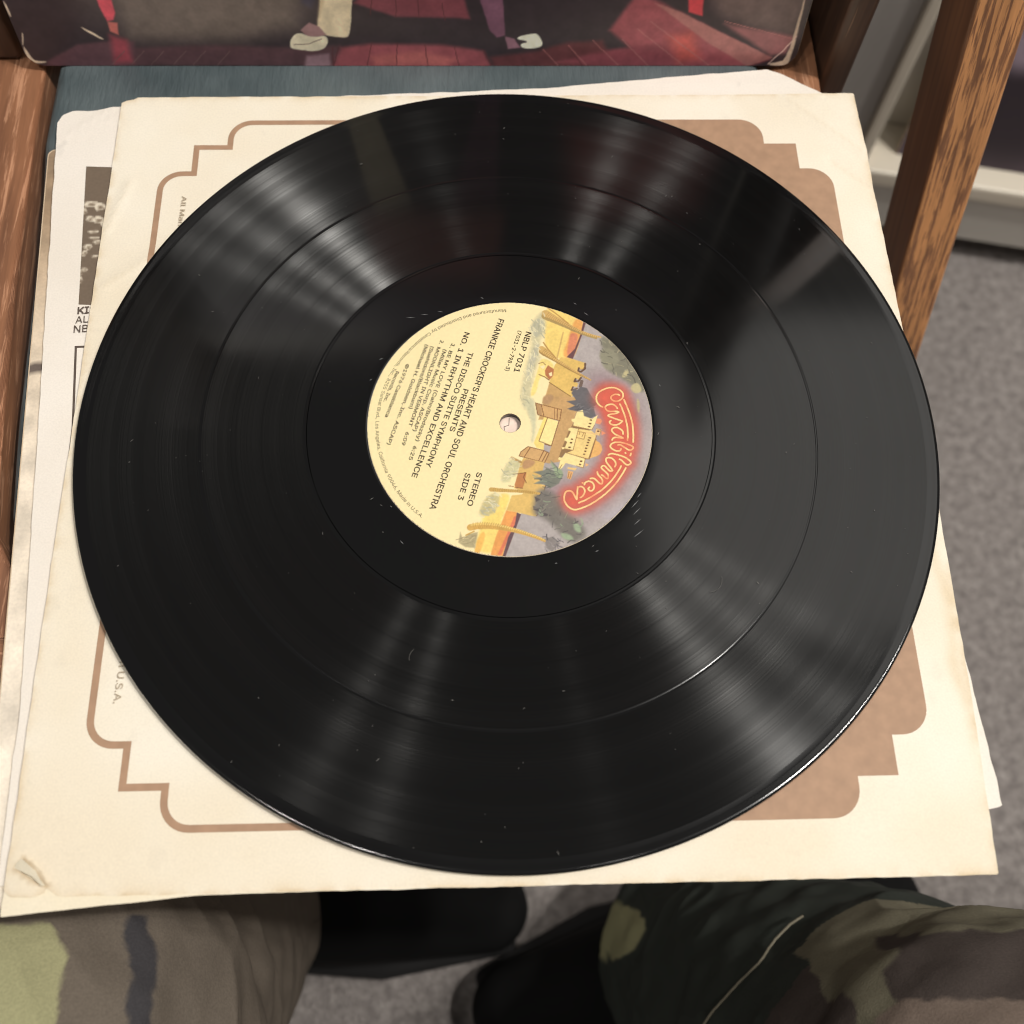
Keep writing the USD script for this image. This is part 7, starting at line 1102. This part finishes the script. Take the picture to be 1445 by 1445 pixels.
tv = [text_between("All Manufactured", (-0.1240, 0.1016), (-0.1244, 0.069), 0.0019, False, -0.0024), text_between("Made in U.S.A.", (-0.1255, -0.0712), (-0.1262, -0.0965), 0.0022, False, -0.0024)]
for m in tv: obj("printed_type", m, GREY_INK, cs_)

# ---------------------------------------------------------------- the record
rec = thing("vinyl_record", "black vinyl record with cream and neon picture label, lying on the cream sleeve", "vinyl record")
def warp(v):
    r = np.hypot(v[:, 0], v[:, 1]); t = np.arctan2(v[:, 1], v[:, 0]); k = np.clip((r - 0.05) / 0.1, 0, 1) ** 2
    v = v.copy(); v[:, 2] += k * (0.00016 * np.cos(2 * t - 0.9) + 0.00010 * np.cos(3 * t + 1.2)); return v
def lathe(prof, n=720):
    t = np.arange(n) / n * 2 * PI; p = np.array(prof); m = len(p)
    v = np.stack([np.outer(p[:, 0], np.cos(t)), np.outer(p[:, 0], np.sin(t)), np.outer(p[:, 1], np.ones(n))], -1).reshape(-1, 3); i = np.arange(m * n).reshape(m, n); j = np.roll(i, -1, 1)
    f = np.stack([i[:-1], i[1:], j[1:], j[:-1]], -1).reshape(-1, 4); return warp(v), np.vstack([f[:, [0, 1, 2]], f[:, [0, 2, 3]]])
def gap(rc, w, d, n=9):
    s = np.linspace(-1, 1, n); return [(rc + w / 2 * k, -d * (1 + math.cos(PI * k)) / 2) for k in s]
Z = 1e-3
G1, G2 = gap(0.0720, 0.0013, 0.00006), gap(0.1080, 0.0012, 0.00006)
obj("run_out_area", lathe([(0.0499, -0.00025), (0.0501, -0.00025), (0.0504, -0.00006), (0.0510, 0.0), (0.0540, 0.0), (0.0600, -0.00002), (0.0660, 0.0), (0.0711, 0.0)]), SMOOTH_VINYL, rec, True)
obj("track_gap", lathe(G1), SMOOTH_VINYL, rec, True)
obj("grooved_band", lathe([(G1[-1][0], 0.0)] + [(r, 0.0) for r in np.linspace(0.076, 0.104, 8)] + [(G2[0][0], 0.0)]), GROOVES, rec, True)
obj("track_gap", lathe(G2), SMOOTH_VINYL, rec, True)
obj("grooved_band", lathe([(G2[-1][0], 0.0)] + [(r, 0.0) for r in np.linspace(0.112, 0.144, 8)] + [(0.1462, 0.0)]), GROOVES, rec, True)
obj("rim", lathe([(0.1462, 0.0), (0.1475, -0.00002), (0.1482, 0.00002), (0.1490, 0.00016), (0.1497, 0.00020), (0.1503, 0.00012), (0.1507, -0.0001), (0.15085, -0.0005), (0.1508, -0.0011), (0.1504, -0.0016), (0.1496, -0.0018), (0.005, -0.0018), (0.00363, -0.0018), (0.00363, -0.0002)]), SMOOTH_VINYL, rec, True)
# faint scratches near the label and on the grooves
def strip(a, b, w, z=0.00006):
    a, b = np.array(a), np.array(b); d = (b - a) / np.linalg.norm(b - a); n = np.array([-d[1], d[0]]) * w / 2
    m = (a + b) / 2
    return np.c_[np.array([a, m + n, b, m - n]), np.full(4, z)], np.array([[0, 2, 1], [0, 3, 2]])
DUST = mat("pale_dust", {"p": ("principled_bsdf", {"base_color": (0.13, 0.125, 0.115), "roughness": 0.9})}, [])
def hair_tube(P, r, k=5):
    d = np.gradient(P, axis=0); d /= np.linalg.norm(d, axis=1, keepdims=True); u = np.cross(d, [0, 0, 1.0]); w = np.cross(u, d); t = np.arange(k) / k * 2 * PI
    V = (P[:, None] + r * (np.cos(t)[None, :, None] * u[:, None] + np.sin(t)[None, :, None] * w[:, None])).reshape(-1, 3); i = np.arange(len(V)).reshape(len(P), k); j = np.roll(i, -1, 1)
    return V, np.stack([i[:-1], j[:-1], j[1:], i[1:]], -1).reshape(-1, 4)
scr = []
for az, r, L in [(57, .0535, .0022), (63, .0555, .0016), (-37, .0525, .004), (-39, .0545, .0042), (-42, .057, .0035), (-45, .060, .005), (-33, .052, .0025), (-60, .056, .0015), (118, .0525, .0022), (124, .0545, .003), (129, .0565, .0035), (150, .053, .0018), (160, .0525, .0012), (-75, .0545, .001), (100, .053, .0014), (-130, .058, .002), (15, .056, .001)]:
    t = math.radians(az); p = np.array([r * math.cos(t), r * math.sin(t)]); q = np.array([math.cos(t + 0.9 if az > 90 else t + 1.45), math.sin(t + 0.9 if az > 90 else t + 1.45)]); scr.append(strip(p - q * L / 2, p + q * L / 2, 0.00028))
for m in scr: obj("scratch", m, SCRATCH, rec)
bits = []
for _ in range(150):
    r_, t_, an, L_ = 0.148 * math.sqrt(rng.random()), rng.random() * 2 * PI, rng.random() * PI, 0.00015 + 0.0007 * rng.random() ** 4
    if r_ < 0.051: continue
    p_ = np.array([r_ * math.cos(t_), r_ * math.sin(t_)]); e_ = np.array([math.cos(an), math.sin(an)]) * L_; bits.append(strip(p_ - e_, p_ + e_, 0.00016 + 0.00016 * rng.random(), 0.0004))
tag(obj("dust", join(bits), DUST, rec), kind="stuff")
for x_, y_, a_, L_, c_ in ((-0.034, -0.083, 1.2, 0.004, -0.6), (0.068, -0.062, 0.9, 0.007, 0.9)):
    s_ = np.linspace(-0.5, 0.5, 14); P_ = np.c_[x_ + L_ * (s_ * math.cos(a_) - c_ * s_ * s_ * math.sin(a_)), y_ + L_ * (s_ * math.sin(a_) + c_ * s_ * s_ * math.cos(a_)), np.full(14, 0.00045)]
    obj("hair", hair_tube(P_, 0.00006), DUST, rec)
label = thing("label", "cream round label with printed picture and type", parent=rec)
# printed label: one finely divided round sheet, coloured by the printed shapes
step = 0.0002; q, f = grid(np.arange(-0.0502, 0.05021, step), np.arange(-0.0502, 0.05021, step))
r = np.hypot(q[:, 0], q[:, 1]); R1, R0 = 0.05005, 0.0037
keep = ((r > R0 - 0.00005) & (r < R1 + 0.00005))[f].all(1); f = f[keep]; used = np.unique(f); mp = np.full(len(q), -1); mp[used] = np.arange(len(used)); q, f = q[used], mp[f]
r = np.hypot(q[:, 0], q[:, 1])
col = paint(q * 1000, (255, 236, 182), LABEL_ART)
mott = (meshkit.fbm(np.c_[q * 1500, np.zeros(len(q))], 3, 51) - 0.5) * 0.10 + (meshkit.fbm(np.c_[q * 300, np.ones(len(q))], 3, 52) - 0.5) * 0.10
art_w = np.clip(np.abs(col - np.array((255, 236, 182))).sum(1) / 40, 0.12, 1); col = np.clip(col * (1 + mott * art_w)[:, None], 0, 255)
neon_lines = shapely.union_all([LineString(n) for n in NEON]); shapely.prepare(neon_lines)
d = shapely.distance(neon_lines, shapely.points(q * 1000))[:, None]
gl = np.exp(-(d / 2.3) ** 2) * 0.60; col = col * (1 - gl) + np.array((216, 100, 80)) * gl
a = np.clip((0.55 - d) / 0.22, 0, 1) * 0.45; col = col * (1 - a) + np.array((168, 74, 52)) * a
a = np.clip((0.36 - d) / 0.12, 0, 1); k = np.clip(meshkit.fbm(np.c_[q * 420, np.full(len(q), 3.3)], 2, 57) * 3.2 - 1.6, 0, 1)[:, None]; col = col * (1 - a) + (np.array((255, 220, 152)) * (1 - k) + np.array((250, 146, 104)) * k) * a
obj("label_paper", (np.c_[q, np.full(len(q), 0.00002)], f), LABEL, label, col=lin(col, 0.86))
t = np.linspace(0, 2 * PI, 361); 
rv = np.vstack([np.c_[r_ * np.cos(t), r_ * np.sin(t), np.full(361, z_)] for r_, z_ in ((0.05000, 0.0000), (0.05008, 0.00000), (0.0502, -0.00026))]); i = np.arange(3 * 361).reshape(3, 361)
rf = np.vstack([np.stack([i[k, :-1], i[k + 1, :-1], i[k + 1, 1:], i[k, 1:]], -1) for k in (0, 1)])
PLAIN = board("plain_label_paper", (222, 206, 180), 0.45)
obj("label_edge", (rv, rf), PLAIN, label, True)
rv = np.vstack([np.c_[r_ * np.cos(t), r_ * np.sin(t), np.full(361, z_)] for r_, z_ in ((0.00365, -0.0018), (0.00365, -0.0001), (0.00385, 0.00001), (0.0042, 0.00001))])
i = np.arange(4 * 361).reshape(4, 361); rf = np.vstack([np.stack([i[k, :-1], i[k + 1, :-1], i[k + 1, 1:], i[k, 1:]], -1) for k in (0, 1, 2)])
obj("spindle_hole_edge", (rv, rf), board("hole_edge", (150, 130, 96)), label, True)
for text, a, b, h, bold in LABEL_TEXT:
    obj("printed_line", text_between(text, np.array(a) / 1000, np.array(b) / 1000, h / 1000, True, 0.00005), DARK_INK if bold else SMALL_INK, label)
# small type round the lower rim
rt = "Manufactured and Distributed by Casablanca Records, Inc., 8255 Sunset Blvd., Los Angeles, California 90046, Made in U.S.A."
a0, a1, rr, hh = math.radians(90.5), math.radians(229.2), 0.0472, 0.00125
v, f = flat_text(rt, hh); x = (v[:, 0] - v[:, 0].min()) / (v[:, 0].max() - v[:, 0].min()); an = a0 + (a1 - a0) * x; ra = rr - v[:, 1]
obj("printed_rim_type", (np.c_[ra * np.cos(an), ra * np.sin(an), np.full(len(v), 0.00005)], f), SMALL_INK, label)
hl = LineString([(-0.0002, 0.0032), (-0.0004, 0.0004), (-0.0021, -0.0002), (-0.0020, -0.0016)]).buffer(0.00012)
# the bit of printed paper seen through the hole
v, f = tri(Point(0, 0).buffer(0.006)); 
obj("printed_disc", (np.c_[v, np.full(len(v), -0.00242)], f), ink("pink_ink", (236, 212, 196)), cs_)
v, f = tri(hl); obj("printed_mark", (np.c_[v, np.full(len(v), -0.00239)], f), SLEEVE_INK, cs_)

# ---------------------------------------------------------------- the person whose knees are below
def blend(chains, size=0.006, it=14):
    """body from bones: each bone is the hull of two spheres"""
    M = manifold3d.Manifold()
    for a, ra, b, rb in chains:
        M += manifold3d.Manifold.batch_hull([manifold3d.Manifold.sphere(ra, 28).translate(tuple(a)), manifold3d.Manifold.sphere(rb, 28).translate(tuple(b))])
    mm = M.refine_to_length(size).to_mesh(); t = trimesh.Trimesh(mm.vert_properties[:, :3], mm.tri_verts, process=True)
    trimesh.smoothing.filter_taubin(t, iterations=it); return t
hipL, hipR = (-0.13, -0.62, -0.14), (0.13, -0.62, -0.14)
kneeL, kneeR, ankL, ankR = (-0.186, -0.205, -0.108), (0.178, -0.252, -0.100), (-0.175, -0.150, -0.36), (0.122, -0.180, -0.36)
chains = [(hipL, .105, kneeL, .090), (kneeL, .088, ankL, .062), (hipR, .105, kneeR, .090), (kneeR, .086, ankR, .064), (hipL, .115, hipR, .115), ((-0.08, -0.66, -0.12), .12, (-0.06, -0.70, 0.02), .12), ((0.08, -0.66, -0.12), .12, (0.06, -0.70, 0.02), .12), ((-0.06, -0.70, 0.02), .12, (0.06, -0.70, 0.02), .12)]
t = blend(chains)
for _ in range(2):
    k = (t.triangles_center[:, 1] > -0.27) & (t.triangles_center[:, 1] < -0.10) & (t.triangles_center[:, 2] > -0.33); t = t.subdivide(np.nonzero(k)[0])
v = np.array(t.vertices); nrm = t.vertex_normals
fq = np.c_[v[:, 0] * 13 + v[:, 1] * 9, v[:, 1] * 10 - v[:, 0] * 5, v[:, 2] * 16] + 30
fold = 0.35 - np.abs(meshkit.fbm(fq, 3, 8) - 0.5) * 2.6; v = v + nrm * (np.clip(fold, -0.5, 1) * 0.010 + (meshkit.fbm(v * 60 + 4, 2, 9) - 0.5) * 0.002)[:, None]
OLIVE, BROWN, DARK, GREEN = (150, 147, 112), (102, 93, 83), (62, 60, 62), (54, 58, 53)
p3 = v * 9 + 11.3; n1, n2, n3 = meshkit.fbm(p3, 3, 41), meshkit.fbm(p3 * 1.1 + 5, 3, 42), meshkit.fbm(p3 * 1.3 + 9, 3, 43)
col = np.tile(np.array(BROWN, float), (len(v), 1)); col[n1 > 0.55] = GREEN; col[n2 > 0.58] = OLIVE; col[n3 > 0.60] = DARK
zone = v[:, 1] > -0.26
upz = zone & (v[:, 2] > -0.13)
def put(cond, poly, c, soft=0.8):
    g = Polygon(poly).buffer(3).buffer(-6).buffer(3); shapely.prepare(g); x0, y0, x1, y1 = g.bounds
    k = np.nonzero(cond & (v[:, 0] > x0 / 1000 - .005) & (v[:, 0] < x1 / 1000 + .005) & (v[:, 1] > y0 / 1000 - .005) & (v[:, 1] < y1 / 1000 + .005))[0]
    q = shapely.points(v[k, :2] * 1000 + (meshkit.fbm(np.c_[v[k] * 130], 2, 77)[:, None] - 0.5) * 4); sd = shapely.distance(g.boundary, q) * np.where(shapely.contains(g, q), -1, 1)
    w = np.clip(0.5 - sd / soft, 0, 1)[:, None]; col[k] = col[k] * (1 - w) + np.array(c) * w
lk, rk = zone & (v[:, 0] < 0), zone & (v[:, 0] >= 0)
col[lk] = BROWN; put(lk, [(-300, -159), (-150, -160), (-145, -166), (-143, -174), (-143, -184), (-141, -205), (-300, -205)], OLIVE)
put(lk, [(-133, -150), (-125, -158), (-120, -172), (-117, -205), (-123, -205), (-126, -174), (-130, -164)], DARK)
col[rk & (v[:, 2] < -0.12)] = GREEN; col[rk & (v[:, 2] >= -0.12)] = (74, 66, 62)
put(rk & (v[:, 2] >= -0.14), [(125, -157), (150, -150), (215, -150), (215, -169), (150, -169), (141, -170), (135, -176), (128, -181), (124, -205), (114, -205), (117, -176), (109, -172), (120, -164)], (112, 107, 90))
put(rk & (v[:, 2] >= -0.14), [(106, -166), (117, -161), (129, -158), (137, -159), (134, -163), (126, -163), (118, -165), (108, -174)], DARK)
put(rk & (v[:, 2] >= -0.14), [(120, -195), (128, -190), (212, -190), (212, -205), (114, -205)], (118, 104, 94))
put(rk & (v[:, 2] < -0.15), [(51, -157), (63, -148), (74, -149), (78, -161), (70, -173), (59, -180)], OLIVE)
person = thing("person", "person in olive and brown camouflage trousers and black shoes, knees below the sleeve", "person")
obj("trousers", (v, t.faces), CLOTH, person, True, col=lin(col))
def tube(P, r, k=8):
    P = np.array(P); d = np.gradient(P, axis=0); d /= np.linalg.norm(d, axis=1, keepdims=True); u = np.cross(d, [0, 0, 1.0]); u /= np.linalg.norm(u, axis=1, keepdims=True); w = np.cross(u, d); t = np.arange(k) / k * 2 * PI
    V = (P[:, None] + r * (np.cos(t)[None, :, None] * u[:, None] + np.sin(t)[None, :, None] * w[:, None])).reshape(-1, 3); i = np.arange(len(V)).reshape(len(P), k); j = np.roll(i, -1, 1)
    return V, np.stack([i[:-1], j[:-1], j[1:], i[1:]], -1).reshape(-1, 4)
def on_cloth(xy, lift):
    from scipy.spatial import cKDTree
    up_ = v[:, 2] > -0.16; T = cKDTree(v[up_, :2]); zz = v[up_, 2]
    return np.array([[x, y, np.max(zz[T.query([x, y], 12)[1]]) + lift] for x, y in xy])
sx = np.array([(0.0797, -0.2022), (0.0843, -0.1968), (0.0951, -0.187), (0.1062, -0.1773), (0.1139, -0.1696), (0.1209, -0.1638), (0.1288, -0.1595), (0.1367, -0.1573), (0.1469, -0.1566)])
tt = np.linspace(0, 1, len(sx)); q = np.linspace(0, 0.72, 40); sx = np.c_[np.interp(q, tt, sx[:, 0]), np.interp(q, tt, sx[:, 1])]
obj("seam", tube(on_cloth(sx, -0.0002), 0.0006), ink("seam_thread", (112, 106, 90)), person, True)
SOLE = board("dark_rubber", (22, 21, 21), 0.9)
def shoe(heel, toe):
    h, q = np.array(heel), np.array(toe); d = (q - h) / np.linalg.norm(q - h); n = np.array([-d[1], d[0], 0]); sh = thing("shoe", parent=person)
    obj("upper", blend([(h + [0, 0, .050], .038, h + d * .06 + [0, 0, .060], .042), (h + d * .06 + [0, 0, .060], .042, h + d * .15 + [0, 0, .044], .038), (h + d * .15 + [0, 0, .044], .038, h + d * .235 + [0, 0, .036], .028)], 0.008, 8), LEATHER, sh, True)
    obj("sole", hull([h + n * w + d * a_ + [0, 0, z] for a_, w in ((-.03, .022), (-.03, -.022), (.06, .036), (.06, -.036), (.17, .040), (.17, -.040), (.25, .022), (.25, -.022)) for z in (.007, .015)], .006), SOLE, sh, 30)
shoe((-0.245, -0.132, FLOOR), (0.0, -0.146, FLOOR))
shoe((0.236, -0.150, FLOOR), (-0.03, -0.215, FLOOR))
